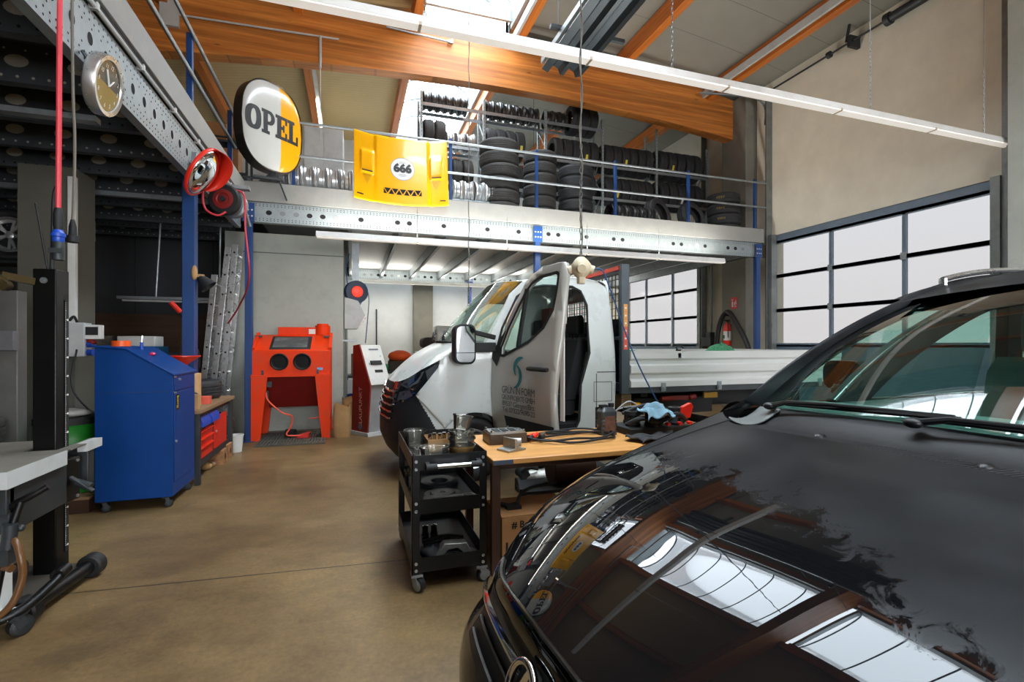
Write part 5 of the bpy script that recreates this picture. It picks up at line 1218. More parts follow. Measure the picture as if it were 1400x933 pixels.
# nose skin sorted into bumper, headlights, grille, white front
NS,NZ=180,84
def nose(s,t):
    ph=s*PI/2; x=1.0-.67*abs(math.cos(ph))**(2/2.6); y=YC+HWD*math.copysign(abs(math.sin(ph))**(2/2.6),s)
    zt=lerp_tab([(.33,1.03),(.40,1.05),(.49,1.10),(.62,1.19),(.87,1.30),(1.0,1.385)],x)
    z=.22+(zt-.22)*t
    dx=lerp_tab([(.22,.12),(.3,.05),(.42,.0),(.62,.0),(.78,.025),(.92,.06),(1.04,.105),(1.2,.14),(1.4,.14)],z)
    c=abs(math.cos(ph))
    return V(x+dx*c,y-math.copysign(1,s)*dx*.25*(1-c),z)
P=[[nose(-1+2*i/(NS-1),j/(NZ-1)) for j in range(NZ)] for i in range(NS)]
reg={}
def inpoly(p,poly):
    r=False
    for (a,b),(c,d) in zip(poly,poly[1:]+poly[:1]):
        if (b>p[1])!=(d>p[1]) and p[0]<(c-a)*(p[1]-b)/(d-b)+a: r=not r
    return r
HLP=[(.42,.80),(.44,1.0),(.50,1.12),(.63,1.20),(.90,1.32),(.87,1.20),(.63,.92),(.55,.86)]
for i in range(NS-1):
    for j in range(NZ-1):
        q=[P[i][j],P[i+1][j],P[i+1][j+1],P[i][j+1]]; c=sum(q,V(0,0,0))/4; dy=abs(c.y-YC)
        if inpoly((c.x,c.z),HLP) and dy>.45: k='headlight'+('n' if c.y<YC else 'f')
        elif dy<.62 and .60<c.z<.985-.12*(dy/.62)**2+.1 and c.x<.62: k='grille'
        elif c.z<.93-1.79*(c.x-.63) if c.x>.63 else c.z<.93: 
            if (c.x-1.22)**2/.39**2+(c.z-.34)**2/.40**2<1: continue
            k='bumper'
        else: k='front_panel'+('n' if c.y<YC else 'f')
        reg.setdefault(k,MB()).add(q,[(0,1,2,3)])
def weld(mb):
    return slice_mb(mb,[])
[weld(reg['front_panel'+q_]).build('front_panel',WHT,TR,ang=60) for q_ in 'nf']; weld(reg['bumper']).build('bumper',BUMP,TR,ang=60)
gr_=weld(reg['grille']).build('grille',BLKM,TR)
sl=MB()
for zz in (.66,.73,.80,.87,.94):
    pts=[]
    for k in range(25):
        s=-.36+.72*k/24
        j=min(range(NZ),key=lambda j:abs(nose(s,j/(NZ-1)).z-zz)); p=nose(s,j/(NZ-1)); pts.append(p+V(-.012,0,0))
    sl.tube(pts,.013,6)
sl.build('grille_bar',[mat('gloss_black','#0a0b0c',.1,.2,0,coat=1)],gr_)
for k in ('n','f'):
    h=weld(reg['headlight'+k]).build('headlight',HLMP,TR,ang=60); sg_=-1 if k=='n' else 1
    def hp(x,z,o=.006): 
        # point on nose at given x,z
        best=None
        for i in range(NS//2) if sg_<0 else range(NS//2,NS):
            for j in range(40,NZ):
                p=P[i][j]; d=(p.x-x)**2+(p.z-z)**2
                if best is None or d<best[0]: best=(d,p)
        return best[1]+V(-.5*o,sg_*o,0)
    li=MB()
    for poly in ([(.50,1.02),(.60,1.12),(.72,1.17),(.66,1.05),(.56,.99)],[(.47,.86),(.49,.95),(.58,.97),(.60,.92),(.54,.87)],[(.73,1.18),(.85,1.26),(.84,1.19),(.74,1.08)]):
        li.add([hp(*p) for p in poly],[tuple(range(len(poly)))],0)
    li.add([hp(x,z,.010) for x,z in ((.53,1.03),(.62,1.10),(.63,1.07),(.56,1.01))],[(0,1,2,3)],1)
    for a,b in (((.46,.98),(.62,.99)),((.62,.99),(.86,1.29)),((.45,.84),(.63,.95))): li.bar(hp(*a,.008),hp(*b,.008),.008,.008,1)
    li.build('reflector',[mat('lamp_reflector','#7f8a90',.15,.8,.1),CHROME],h,recalc=True)
# bonnet
def wb(u): return V(1.32-.28*(1-abs(u)**2.2),YC+u*(HWD-.03),1.465+.02*(1-u*u))
def bon_(u,v):
    s=math.copysign(abs(u)**1.0,u); a=nose(s*.999,1.0); b=wb(u); p=a.lerp(b,v)
    ua=a.y+(b.y-a.y)*v
    return V(p.x,ua,p.z+.045*math.sin(PI*v)*(1-.6*u*u)+.035*(1-u*u)*v*(1-v)*2)
MB().grid(lambda i,j:bon_(-1+2*i,j),60,16).build('bonnet',WHT,TR,ang=60)
bd=MB(); 
for pts in ([(0,.03),(0,.14)],): 
    a=bon_(0,.02)+V(-.012,0,.0); bd.lathe([(.05,0),(.06,.004),(.06,.01),(.05,.012)],20,nose(0,.93)+V(-.02,0,0),M=Vector((0,0,1)).rotation_difference(V(-1,0,.15)).to_matrix(),closed=True)
bd.build('badge_ring',CHROME,TR)
# windscreen, roof, rear wall
def wt(u): return V(1.80-.12*(1-u*u),YC+u*(HWD-.165),2.15+.055*(1-u*u))
MB().grid(lambda i,j:wb(-1+2*i).lerp(wt(-1+2*i),j)+V(-.02*math.sin(PI*j)*1,0,.015*math.sin(PI*j)),30,14).build('windscreen',WGL,TR,ang=80)
def rf(u,v):
    a=wt(u); b=V(2.84,YC+u*(HWD-.14),2.17+.07*(1-u*u)); p=a.lerp(b,v); p.z+=.05*math.sin(PI*v)+(-.03 if v>.97 else 0); return p
MB().grid(lambda i,j:rf(-1+2*i,j),30,20).build('roof',WHT,TR,ang=60)
rw=panel([(YC-1.02,.45),(YC+1.02,.45),(YC+1.02,1.3),(YC+.9,2.2),(YC-.9,2.2),(YC-1.02,1.3)],[[(YC-.75,1.35),(YC+.75,1.35),(YC+.72,2.0),(YC-.72,2.0)]],.3,lambda y,z:(2.85,y,z)); rw.build('rear_wall',WHT,TR,solid=.02)
cg=MB()
for k in range(16): cg.box(2.87,2.876,YC-.75+.1*k-.003,YC-.75+.1*k+.003,1.35,2.0)
for k in range(9): cg.box(2.87,2.876,YC-.75,YC+.75,1.35+.08*k,1.356+.08*k)
cg.build('window_grille',GREEN2,TR)
# seams on the cab rear corner, filler flap, sill
sm=MB().box(2.64,2.88,YC-HWD-.012,YC-HWD-.009,1.13,1.14); sm.box(2.63,2.638,YC-HWD-.012,YC-HWD-.009,.45,1.12); 
for x0,x1,z0,z1 in ((2.60,2.83,.80,.806),(2.60,2.83,1.02,1.026),(2.60,2.606,.80,1.026),(2.826,2.832,.8,1.026)): sm.box(x0,x1,YC-HWD-.012,YC-HWD-.009,z0,z1)
sm.build('panel_gap',mat('gap_grey','#3a3c3d',.7),TR)
dk=MB().box(2.62,2.80,YC-HWD-.013,YC-HWD-.008,.50,.74); dk.build('dark_flap',BUMP,TR)
# door frame seal
sl=MB(); sl.tube([V(x,YC-(yside(x)-tum(z))-.008,z) for x,z in door_h],.014,6,closed=True); sl.build('door_seal',BLKM,TR)
# interior
it=MB().box(1.35,2.8,YC-.95,YC+.98,.42,.55); it.box(1.2,1.32,YC-.95,YC+.98,.5,1.25); it.prism([(1.12,1.1),(1.55,1.0),(1.62,1.2),(1.5,1.36),(1.15,1.42)],((0,YC+.96,0),(1,0,0),(0,0,1)),1.9); it.build('dashboard',BLKM,TR,recalc=True)
MB().box(1.86,2.34,YC-.99,YC-.6,.44,.50).build('step_plate',GALVD,TR)
for i,y in enumerate((YC-.52,YC+.2,YC+.66)):
    s=MB().prism(rrect(1.98,2.5,.62,.86,.06),((0,y+.24,0),(1,0,0),(0,0,1)),.48); s.prism([(2.36,.80),(2.5,.80),(2.66,1.45),(2.62,1.52),(2.54,1.5)],((0,y+.25,0),(1,0,0),(0,0,1)),.5); s.prism(rrect(2.57,2.67,1.57,1.80,.04),((0,y+.13,0),(1,0,0),(0,0,1)),.26)
    for d in (-.06,.06): s.cyl((2.61,y+d,1.5),(2.62,y+d,1.6),.01,n=8)
    s.build('seat',SEATM,TR,bevel=.03,recalc=True)
w=MB(); q=Vector((0,0,1)).rotation_difference(V(.75,0,.66).normalized()).to_matrix(); wc=V(1.75,YC-.5,1.28)
w.tube([wc+q@V(.19*math.cos(a),.19*math.sin(a),0) for a in [2*PI*k/28 for k in range(28)]],.017,8,closed=True)
for a in (0,2.1,4.2): w.bar(wc,wc+q@V(.185*math.cos(a),.185*math.sin(a),0),.04,.02)
w.cyl(wc+q@V(0,0,-.25),wc+q@V(0,0,.02),.05,n=12); w.build('steering_wheel',BLKM,TR)
vs=MB().prism([(1.88,1.72),(1.95,1.66),(1.98,2.05),(1.90,2.08)],((0,YC-.1,0),(1,0,0),(0,0,1)),.05); vs.prism([(1.78,1.62),(1.82,1.6),(1.9,1.98),(1.85,2.0)],((0,YC-.28,0),(1,0,0),(0,0,1)),.04); vs.build('yellow_strap',YEL,TR)
MB().prism([(2.60,1.55),(2.66,1.55),(2.66,1.95),(2.60,1.95)],((0,YC+.55,0),(1,0,0),(0,0,1)),.3).build('red_jacket',REDD,TR)
# wipers
wp=MB()
for y0,y1 in ((YC-.5,YC-.02),(YC+.25,YC+.75)): wp.tube(bez([(1.0,y0,1.50),(1.04,(y0+y1)/2,1.60),(1.12,y1,1.60)],5),.010,6); wp.tube(bez([(.98,y0,1.49),(1.0,y0+.02,1.56),(1.05,y0+.12,1.60)],5),.012,6)
wp.build('wiper',BLKM,TR)
MB().grid(lambda i,j:wb(-1+2*i)+V(-.05+.07*j,0,.004+.015*j),20,3).build('cowl',BLKM,TR)
# front wheels + rear wheels
def truck_wheel(x,y,s,r=.345):
    q=Vector((0,0,1)).rotation_difference(V(0,s,0)).to_matrix(); m=tyre_mesh(r,.22,.205,None); mm_=MB(); mm_.join(m); mm_.v=[V(x,y,r)+q@v for v in mm_.v]
    o=mm_.build('wheel',RUBS,TR,ang=30); 
    h=MB(); rm=rim_mesh(.205,.18,'steel'); h.join(rm); h.v=[V(x,y,r)+q@v for v in h.v]; h.build('rim',[RIMS,HOLE],o)
truck_wheel(1.22,YC-.88,-1);truck_wheel(1.22,YC+.88,1);truck_wheel(4.9,YC-.8,-1);truck_wheel(4.9,YC+.8,1)
ar=MB().lathe([(.40,-.35),(.40,0),(.405,.0)],40,(1.22,YC-.99,.34),M=Matrix.Rotation(PI/2,3,'X')) ; 
al=MB()
for s in (-1,1):
    al.grid(lambda i,j:(1.22+.40*math.cos(PI*i),YC+s*(1.02-.5*j),.34+.41*math.sin(PI*i)),24,2)
al.build('wheel_arch',BLKM,TR)
# ---------- the open door
hinge=V(1.45,4.94,0); dd=V(.262,-.965,0).normalized(); dn=dd.cross(V(0,0,1)); dn=-dn if dn.x>0 else dn   # outward = towards -x
def dpt(o=0): return lambda t,z: hinge+dd*t+V(0,0,z)+dn*(o+.035*math.sin(PI*min(1,max(0,(z-.5)/1.0)))*1-.10*max(0,(z-1.25)/.95)**1.6)
DO=[(0,.60),(.06,.53),(.22,.50),(1.02,.50),(1.06,.58),(1.05,.95),(1.075,1.2),(1.095,1.7),(1.085,2.10),(1.05,2.175),(.95,2.185),(.72,2.17),(.56,2.12),(.46,2.05),(.20,1.66),(.10,1.48),(0,1.36)]
WIN=[(.16,1.335),(.22,1.33),(.62,1.47),(.84,1.60),(.96,1.76),(.985,1.95),(.985,2.075),(.95,2.10),(.70,2.085),(.585,2.04),(.50,1.97),(.24,1.60),(.15,1.42)]
DOOR=MB(); panel(DO,[WIN],.09,dpt(0)).build('cab_door',WHT2,TR,solid=.045,ang=50)
DR=[o for o in TR.children if o.name.startswith('cab_door')][0]
def deco(name,poly,m,o=.026,holes=None,step=.12): 
    return panel(poly,holes,step,dpt(o)).build(name,m,DR,ang=60)
deco('door_glass',WIN,WGL,0)
# dark window surround
def off(poly,d):
    n=len(poly); out=[]
    for i in range(n):
        a,b,c=[Vector((*poly[(i+k)%n],0)) for k in (-1,0,1)]; e=((b-a).normalized()+(c-b).normalized()).normalized(); out.append((b.x+e.y*d,b.y-e.x*d))
    return out
deco('window_seal',off(WIN,.012),BLKM,.026,[off(WIN,-.02)])
deco('mirror_base',[(0.0,1.30),(.11,1.22),(.16,1.33),(.14,1.44),(.22,1.60),(.13,1.53),(.0,1.37)],BLKM,.03)
sp=MB(); sp.bar(dpt(.015)(.44,1.42),dpt(.015)(.50,1.99),.035,.03,0,dn); sp.build('window_divider',BLKM,DR)
deco('lower_trim',[(.30,.54),(1.03,.54),(1.045,.725),(.24,.735)],BUMP,.027)
hd=MB().tube([dpt(.06)(t,1.225) for t in (.70,.74,.84,.96,1.0)],[.018,.022,.022,.022,.018],8); hd.build('door_handle',BLKM,DR)
deco('handle_recess',circ(.83,1.21,.085,24,.07),mat('recess_grey','#a9a9a4',.4),.0262)
tt=MB(); 
def on_door(t0,z0): 
    f=dpt(.029); return lambda x,y:f(t0+x,z0+y)
for s_,(line,zz,size,sp_) in enumerate((('GRÜN IN FORM',.965,.10,.86),('GRÜNPROJEKTE GMBH',.90,.07,.84),('89537 Giengen/Brz.',.838,.07,.86),('Tel. 07322/9690-22',.776,.07,.86))):
    t=text_mb(line,size,0,'CENTER',sp_); f=on_door(.50,zz); w=max(v.x for v in t.v)-min(v.x for v in t.v); k=.56/w
    tt.add([f(v.x*k,v.y) for v in t.v],t.f)
tt.build('door_lettering',mat('print_grey','#3c4144',.5),DR)
lg=MB()
def cres(c,r,a0,a1,wm,flip):
    P=[];n=20
    for k in range(n+1):
        u=k/n; a=a0+(a1-a0)*u; w=wm*math.sin(PI*u)**.7+.002
        P.append((c[0]+(r[0]+w*.5)*math.cos(a),c[1]+(r[1]+w*.5)*math.sin(a))); P.append((c[0]+(r[0]-w*.5)*math.cos(a),c[1]+(r[1]-w*.5)*math.sin(a)))
    f=dpt(.029); lg.add([f(*p) for p in P],[(2*k,2*k+1,2*k+3,2*k+2) for k in range(n)])
cres((.55,1.22),(.115,.10),1.35,4.0,.045,0); cres((.43,1.14),(.115,.11),-1.55,1.25,.045,0)
lg.build('door_logo',TEALP,DR)
# edge of door with paper documents in the pocket
pk=MB().obox(dpt(-.06)(1.06,1.25),(.05,.012,.95),rotz(math.atan2(dd.y,dd.x))); pk.build('pocket_papers',PAPER,DR)
# mirror on the door
mi=MB(); mb0=dpt(.05)(.07,1.42)
arm=MB().bar(mb0,mb0+dn*.30+V(0,0,.0)-dd*.02,.06,.10).bar(mb0+V(0,0,.1),mb0+dn*.24+V(0,0,.15),.04,.05); arm.build('mirror_arm',BLKM,DR,bevel=.01)
mcen=mb0+dn*.36+V(0,0,.03); ax=dn; 
fo=dd  # glass faces along +dd (towards camera)
out=rrect(-.115,.115,-.20,.20,.07,6)
M3=Matrix((-dn,V(0,0,1),(-dn).cross(V(0,0,1)))).transposed()
# local frame: x=-dn, y=z, z = normal towards camera
zn=(-dn).cross(V(0,0,1)); zn=zn if zn.dot(dd)>0 else -zn
fp=lambda p,o,k=1:mcen-dn*p[0]*k+V(0,0,p[1]*k)+zn*o
n=len(out); hb=MB(); hb.add([fp(p,.03) for p in out]+[fp(p,.035,.90) for p in out]+[fp(p,-.06,.95) for p in out]+[fp(p,-.11,.6) for p in out],[(k,(k+1)%n,n+(k+1)%n,n+k) for k in range(n)]+[(2*n+k,2*n+(k+1)%n,(k+1)%n,k) for k in range(n)]+[(3*n+k,3*n+(k+1)%n,2*n+(k+1)%n,2*n+k) for k in range(n)]+[tuple(range(3*n,4*n))])
hb.build('mirror_housing',BLKM,DR,recalc=True)
g=MB(); g.add([fp(p,.030,.89) for p in out],[tuple(range(n))]); g.build('mirror_glass',MIRR,DR)
g=MB().bar(fp((-.1,-.085),.034),fp((.1,-.085),.034),.012,.006); g.build('mirror_divider',BLKM,DR)
# ---------- flatbed
BEDW=mat('bed_alloy','#dde0de',.35,.08,.04,3,dirt='#93968f',da=.25,stretch=(.4,1,3))
x0,x1=3.04,6.3; yn,yf=4.90,7.06
bp=[(.955,.005),(.955,-.03),(1.02,-.03),(1.05,.0),(1.095,.0),(1.12,-.03),(1.20,-.03),(1.22,0),(1.26,0),(1.285,-.03),(1.345,-.03),(1.37,-.034),(1.37,.012),(.955,.012)]
def board(y,s,name):
    m=MB(); n=len(bp)
    m.add([(x,y+s*d,z) for x in (x0,x1) for z,d in bp],[(k,(k+1)%n,n+(k+1)%n,n+k) for k in range(n)]+[tuple(range(n)),tuple(range(n,2*n))]); return m.build(name,BEDW,TR,recalc=True,ang=20)
board(yn,1,'side_board'); board(yf,-1,'side_board')
MB().box(x1,x1+.03,yn,yf,.955,1.37).build('tail_board',BEDW,TR)
MB().box(x0,x1,yn+.02,yf-.02,.90,.95).box(x0-.02,x1,yn-.01,yn+.03,.885,.95).build('bed_floor',mat('bed_frame_grey','#4a5054',.5,.4),TR)
for x in (3.47,4.27,5.1,5.9): MB().box(x-.03,x+.03,yn-.045,yn-.02,.90,1.0).box(x-.022,x+.022,yn-.055,yn-.04,.915,.96).build('board_latch',GALVL,TR,bevel=.004)
hk=MB().box(3.68,3.72,yn-.03,yn+.02,1.29,1.39).tube(bez([(3.68,yn-.02,1.38),(3.66,yn-.02,1.42),(3.72,yn-.02,1.43),(3.76,yn-.02,1.40)],5),.008,6); hk.build('strap_hook',STEELD,TR)
hbf=MB()
for y in (yn+.02,yf-.02): hbf.box(2.93,3.03,y-.03,y+.03,.88,2.37)
hbf.box(2.95,3.01,yn,yf,2.27,2.33).box(2.95,3.01,yn,yf,.9,1.0).box(2.95,3.01,yn,yf,1.5,1.54)
hbf.build('headboard_frame',mat('headboard_grey','#4d565d',.45,.4),TR,bevel=.004)
hm=MB()
for k in range(26): hm.box(2.975,2.985,yn+.05+.08*k,yn+.058+.08*k,1.0,2.27)
for k in range(15): hm.box(2.974,2.986,yn,yf,1.02+.085*k,1.026+.085*k)
hm.box(2.99,2.995,yn+.05,yf-.05,1.0,1.75)
hm.build('headboard_mesh',STEELD,TR)
MB().box(2.92,2.95,yn+.05,yf-.05,2.31,2.355).build('red_rail',mat('red_rail','#d2452f',.5),TR)
st_=MB()
for k in range(6): st_.box(2.955,3.005,yn-.0125,yn-.0115,1.39+.087*k,1.39+.087*(k+1)-.002,0 if k<3 else 1)
st_.discs((2.98,yn-.013,0),(1,0,0),(0,0,1),[(0,1.43+.087*k,.012) for k in range(6)],2,8)
st_.build('warning_sticker',[mat('sticker_red','#e05a44',.5),mat('sticker_amber','#d99a4e',.5),PAPER],TR)
ch_=MB()
for y in (YC-.42,YC+.42): ch_.box(2.3,6.3,y-.04,y+.04,.62,.82)
for x in (3.3,4.2,5.4): ch_.box(x-.05,x+.05,yn+.1,yf-.1,.82,.9)
ch_.cyl((4.9,YC-.8,.345),(4.9,YC+.8,.345),.06,n=12); ch_.cyl((1.22,YC-.8,.345),(1.22,YC+.8,.345),.05,n=12); ch_.box(3.2,4.35,YC-.9,YC-.4,.60,.80); ch_.build('chassis',BLKM,TR,bevel=.01)
hk=MB().box(3.55,3.95,yn+.05,yn+.1,.78,.83).cyl((3.5,yn+.06,.80),(3.62,yn+.06,.80),.03,n=10).cyl((3.9,yn+.06,.80),(3.98,yn+.05,.82),.035,n=12); hk.build('red_coupling',REDD,TR)
MB().box(4.10,4.30,yn+.03,yn+.06,.795,.86).build('side_marker',mat('marker_amber','#9a7410',.3),TR)
MB().box(2.97,3.10,yn+.06,yn+.2,.70,.87).build('timber_block',mat('old_timber','#8a7454',.8,0,.3,8),TR,bevel=.006)
MB().cyl((3.13,yn+.08,.74),(3.22,yn+.08,.725),.038,n=14).cyl((3.22,yn+.08,.725),(3.4,yn+.08,.715),.026,n=12).build('yellow_grip',YEL,TR)
# nets on the load bed
NETM=mat('green_netting','#3b8a62',.8,0,.6,45,.8,60)
solo('cargo_net',lump((3.35,5.4,1.12),(.24,.35,.25),3),NETM,'green cargo net heaped at the front of the truck load bed','net',ang=80)
solo('cargo_net',lump((5.55,6.3,1.16),(.30,.30,.29),5),NETM,'green cargo net heaped in the load bed below the fire extinguisher','net',ang=80)
solo('pale_filler_block',MB().box(3.1,4.1,7.6,7.95,0,.5),PAINTG,'pale low block filling the pale area under the truck load bed','plinth',bevel=.01)  # block added to fill a pale area of uncertain kind
# ------------------------------------------------------------ black car in front
def car_paint():
    m,nt,out=newmat('black_car_paint'); L=nt.links.new
    b=nd(nt,'ShaderNodeBsdfPrincipled'); b.inputs['Base Color'].default_value=(.0045,.0048,.0055,1); b.inputs['Roughness'].default_value=.3; b.inputs['Coat Weight'].default_value=1; b.inputs['Coat Roughness'].default_value=.015; b.inputs['Coat IOR'].default_value=1.39; b.inputs['Specular IOR Level'].default_value=.0
    tc=nd(nt,'ShaderNodeTexCoord'); o=tc.outputs['Object']
    # film of dried dust with ragged, leafy edges on the rear half of the bonnet
    sp=nd(nt,'ShaderNodeSeparateXYZ'); L(o,sp.inputs[0])
    n1=nd(nt,'ShaderNodeTexNoise'); n1.inputs['Scale'].default_value=3.2; n1.inputs['Detail'].default_value=3; L(o,n1.inputs[0])
    n2=nd(nt,'ShaderNodeTexNoise'); n2.inputs['Scale'].default_value=17; n2.inputs['Detail'].default_value=9; n2.inputs['Roughness'].default_value=.72; n2.inputs['Distortion'].default_value=.7; L(o,n2.inputs[0])
    sk_=nd(nt,'ShaderNodeMath',operation='MULTIPLY_ADD'); sk_.inputs[1].default_value=-.2; L(sp.outputs[1],sk_.inputs[0]); L(sp.outputs[0],sk_.inputs[2])
    a=nd(nt,'ShaderNodeMath',operation='MULTIPLY_ADD'); a.inputs[1].default_value=1.5; L(sk_.outputs[0],a.inputs[0]); a.inputs[2].default_value=-1.50
    b1=nd(nt,'ShaderNodeMath',operation='MULTIPLY_ADD'); b1.inputs[1].default_value=.9; L(n1.outputs[0],b1.inputs[0]); L(a.outputs[0],b1.inputs[2])
    b2=nd(nt,'ShaderNodeMath',operation='MULTIPLY_ADD'); b2.inputs[1].default_value=.95; L(n2.outputs[0],b2.inputs[0]); L(b1.outputs[0],b2.inputs[2])
    r=nd(nt,'ShaderNodeValToRGB'); r.color_ramp.elements[0].position=.46; r.color_ramp.elements[0].color=(0,0,0,1); r.color_ramp.elements[1].position=.56; r.color_ramp.elements[1].color=(1,1,1,1); L(b2.outputs[0],r.inputs[0])
    n3=nd(nt,'ShaderNodeTexNoise'); n3.inputs['Scale'].default_value=3.4; n3.inputs['Detail'].default_value=6; L(o,n3.inputs[0])
    mr=nd(nt,'ShaderNodeMapRange'); mr.inputs[1].default_value=.3; mr.inputs[2].default_value=.7; mr.inputs[3].default_value=.006; mr.inputs[4].default_value=.085; L(n3.outputs[0],mr.inputs[0])
    ml=nd(nt,'ShaderNodeMath',operation='MULTIPLY'); L(r.outputs[0],ml.inputs[0]); L(mr.outputs[0],ml.inputs[1])
    # only on upward faces
    d=nd(nt,'ShaderNodeBsdfDiffuse'); d.inputs[0].default_value=(*lin('#8d9194'),1)
    mx=nd(nt,'ShaderNodeMixShader'); L(ml.outputs[0],mx.inputs[0]); L(b.outputs[0],mx.inputs[1]); L(d.outputs[0],mx.inputs[2]); L(mx.outputs[0],out.inputs[0])
    mr2=nd(nt,'ShaderNodeMapRange'); mr2.inputs[3].default_value=.012; mr2.inputs[4].default_value=.30; mr3=nd(nt,'ShaderNodeMapRange'); mr3.inputs[3].default_value=1.0; mr3.inputs[4].default_value=.40; L(r.outputs[0],mr3.inputs[0]); L(mr3.outputs[0],b.inputs['Coat Weight']); L(r.outputs[0],mr2.inputs[0]); L(mr2.outputs[0],b.inputs['Coat Roughness'])
    return m
CARP=car_paint()
CARG=thin_glass('car_screen_glass',(.60,.88,.80),1.3,.015)
CARG2=thin_glass('car_side_glass',(.62,.82,.76),1.2,.015)
CARB=mat('car_trim_black','#101113',.45,0,.1,20)
CARI=mat('car_interior_lit_grey','#7d908c',.75,0,.1,12)  # grey lifted towards teal for light reflected off the windscreen
CO=V(.28,.97,0); PS=math.radians(3); ER=V(math.cos(PS),math.sin(PS),0); EL=V(-math.sin(PS),math.cos(PS),0)
def CW(r,l,z): return V(r,l,z)
CARROOT=thing('black_car','glossy black car with dusty bonnet parked nose-first in front of the camera','car',CO,rz=PS)
def cb_(mb,name,m,parent=None,**k): return mb.build(name,m,parent or CARROOT,world=False,**k)
zc=[(0,.75),(.06,.785),(.12,.82),(.2,.862),(.3,.908),(.4,.949),(.55,1.003),(.7,1.046),(.85,1.081),(1.0,1.109),(1.22,1.14),(1.6,1.17)]
zs=[(0,.5),(.1,.55),(.2,.61),(.3,.685),(.4,.748),(.55,.824),(.7,.884),(.85,.932),(1.0,.977),(1.3,1.062),(1.5,1.12),(1.7,1.15)]
ls=[(0,.50),(.06,.56),(.12,.63),(.22,.73),(.4,.82),(.55,.856),(.7,.88),(.85,.895),(1.0,.905),(1.3,.91),(1.5,.90),(1.7,.89)]
def smt(tab):
    # smooth table lookup (monotone-ish hermite)
    xs=[p[0] for p in tab]; ys=[p[1] for p in tab]; n=len(xs)
    ms=[(ys[min(i+1,n-1)]-ys[max(i-1,0)])/(xs[min(i+1,n-1)]-xs[max(i-1,0)]) for i in range(n)]
    def f(x):
        if x<=xs[0]: return ys[0]+ms[0]*(x-xs[0])
        if x>=xs[-1]: return ys[-1]+ms[-1]*(x-xs[-1])
        for i in range(n-1):
            if x<=xs[i+1]:
                h=xs[i+1]-xs[i]; t=(x-xs[i])/h
                return (2*t**3-3*t*t+1)*ys[i]+(t**3-2*t*t+t)*h*ms[i]+(-2*t**3+3*t*t)*ys[i+1]+(t**3-t*t)*h*ms[i+1]
    return f
fzc,fzs,fls=smt(zc),smt(zs),smt(ls)
def Z(r,l):
    q=abs(l)/fls(r); a=fzc(r);b=fzs(r); return a-(a-b)*q**2.45
S_=[0,.2,.4,.55,.7,.85,1]
def tabf(v): return smt(list(zip(S_,v)))
Tr,Tl=tabf([.11,.12,.16,.24,.36,.52,.72]),tabf([0,.2,.40,.56,.69,.79,.875])
Mr,Ml,Mz=tabf([.085,.095,.125,.19,.30,.48,.72]),tabf([0,.2,.41,.58,.715,.83,.905]),tabf([.70,.695,.68,.65,.635,.655,.72])
Br,Bl,Bz=tabf([.0,.01,.045,.11,.22,.42,.72]),tabf([0,.22,.44,.62,.75,.86,.925]),tabf([.50,.50,.49,.48,.47,.47,.5])
Dr,Dl=tabf([.04,.05,.09,.16,.27,.46,.72]),tabf([0,.22,.43,.60,.73,.84,.91])
def top(s,v):
    a=abs(s); g=1 if s>=0 else -1
    r0,l0=Tr(a),Tl(a); r1,l1=1.22+.28*a**3,.90*a
    r=r0+(r1-r0)*v; l=l0+(l1-l0)*v; l=min(l,fls(r)); return V(r,g*l,Z(r,l))
def fascia(s,t):
    a=abs(s); g=1 if s>=0 else -1; T=top(a,0)
    P=[T,V(Mr(a),Ml(a),min(Mz(a),T.z-.05)),V(Br(a),Bl(a),Bz(a)),V(Dr(a),Dl(a),.2)]
    k=t*3; i=min(2,int(k)); u=k-i
    p0=P[i-1] if i>0 else P[0]+(P[0]-P[1])*.3+V(.10,0,.03); p3=P[i+2] if i<2 else P[3]
    p1,p2=P[i],P[i+1]
    q=.5*((2*p1)+(p2-p0)*u+(2*p0-5*p1+4*p2-p3)*u*u+(3*p1-p0-3*p2+p3)*u**3)
    return V(q.x,g*q.y,q.z)
hood=MB().grid(lambda i,j:top(-.80+1.6*i,j*.985+.0),110,60); HOOD=cb_(hood,'bonnet',CARP,ang=70)
for g in (-1,1):
    m=MB().grid(lambda i,j:top(g*(.806+.194*(i if g>0 else 1-i)),j),16,60)
    NV=10
    def side(i,j):
        r=.72+i*(1.62-.72); l0=fls(r); zz0=Z(r,l0)
        pts=[(0,0),(.012,-.012),(.024,-.04),(.034,-.10),(.04,-.22),(.036,-.38)]
        k=j*6
        if k<=5: a=int(min(4,k)); u=k-a; dl=pts[a][0]+(pts[a+1][0]-pts[a][0])*u; dz=pts[a][1]+(pts[a+1][1]-pts[a][1])*u; return V(r,g*(l0+dl),zz0+dz)
        u=k-5; return V(r,g*(l0+.036-.02*u),(zz0-.38)*(1-u)+.22*u)
    s=MB().grid(lambda i,j:side(i if g>0 else 1-i,1-j),30,26); m.join(s); cb_(m,'fender',CARP,ang=70)
# hood gap lines
for g in (-1,1): cb_(MB().tube([top(g*.803,v)+V(0,0,.0005) for v in [k/30 for k in range(31)]],.0035,6),'bonnet_gap',HOLE)
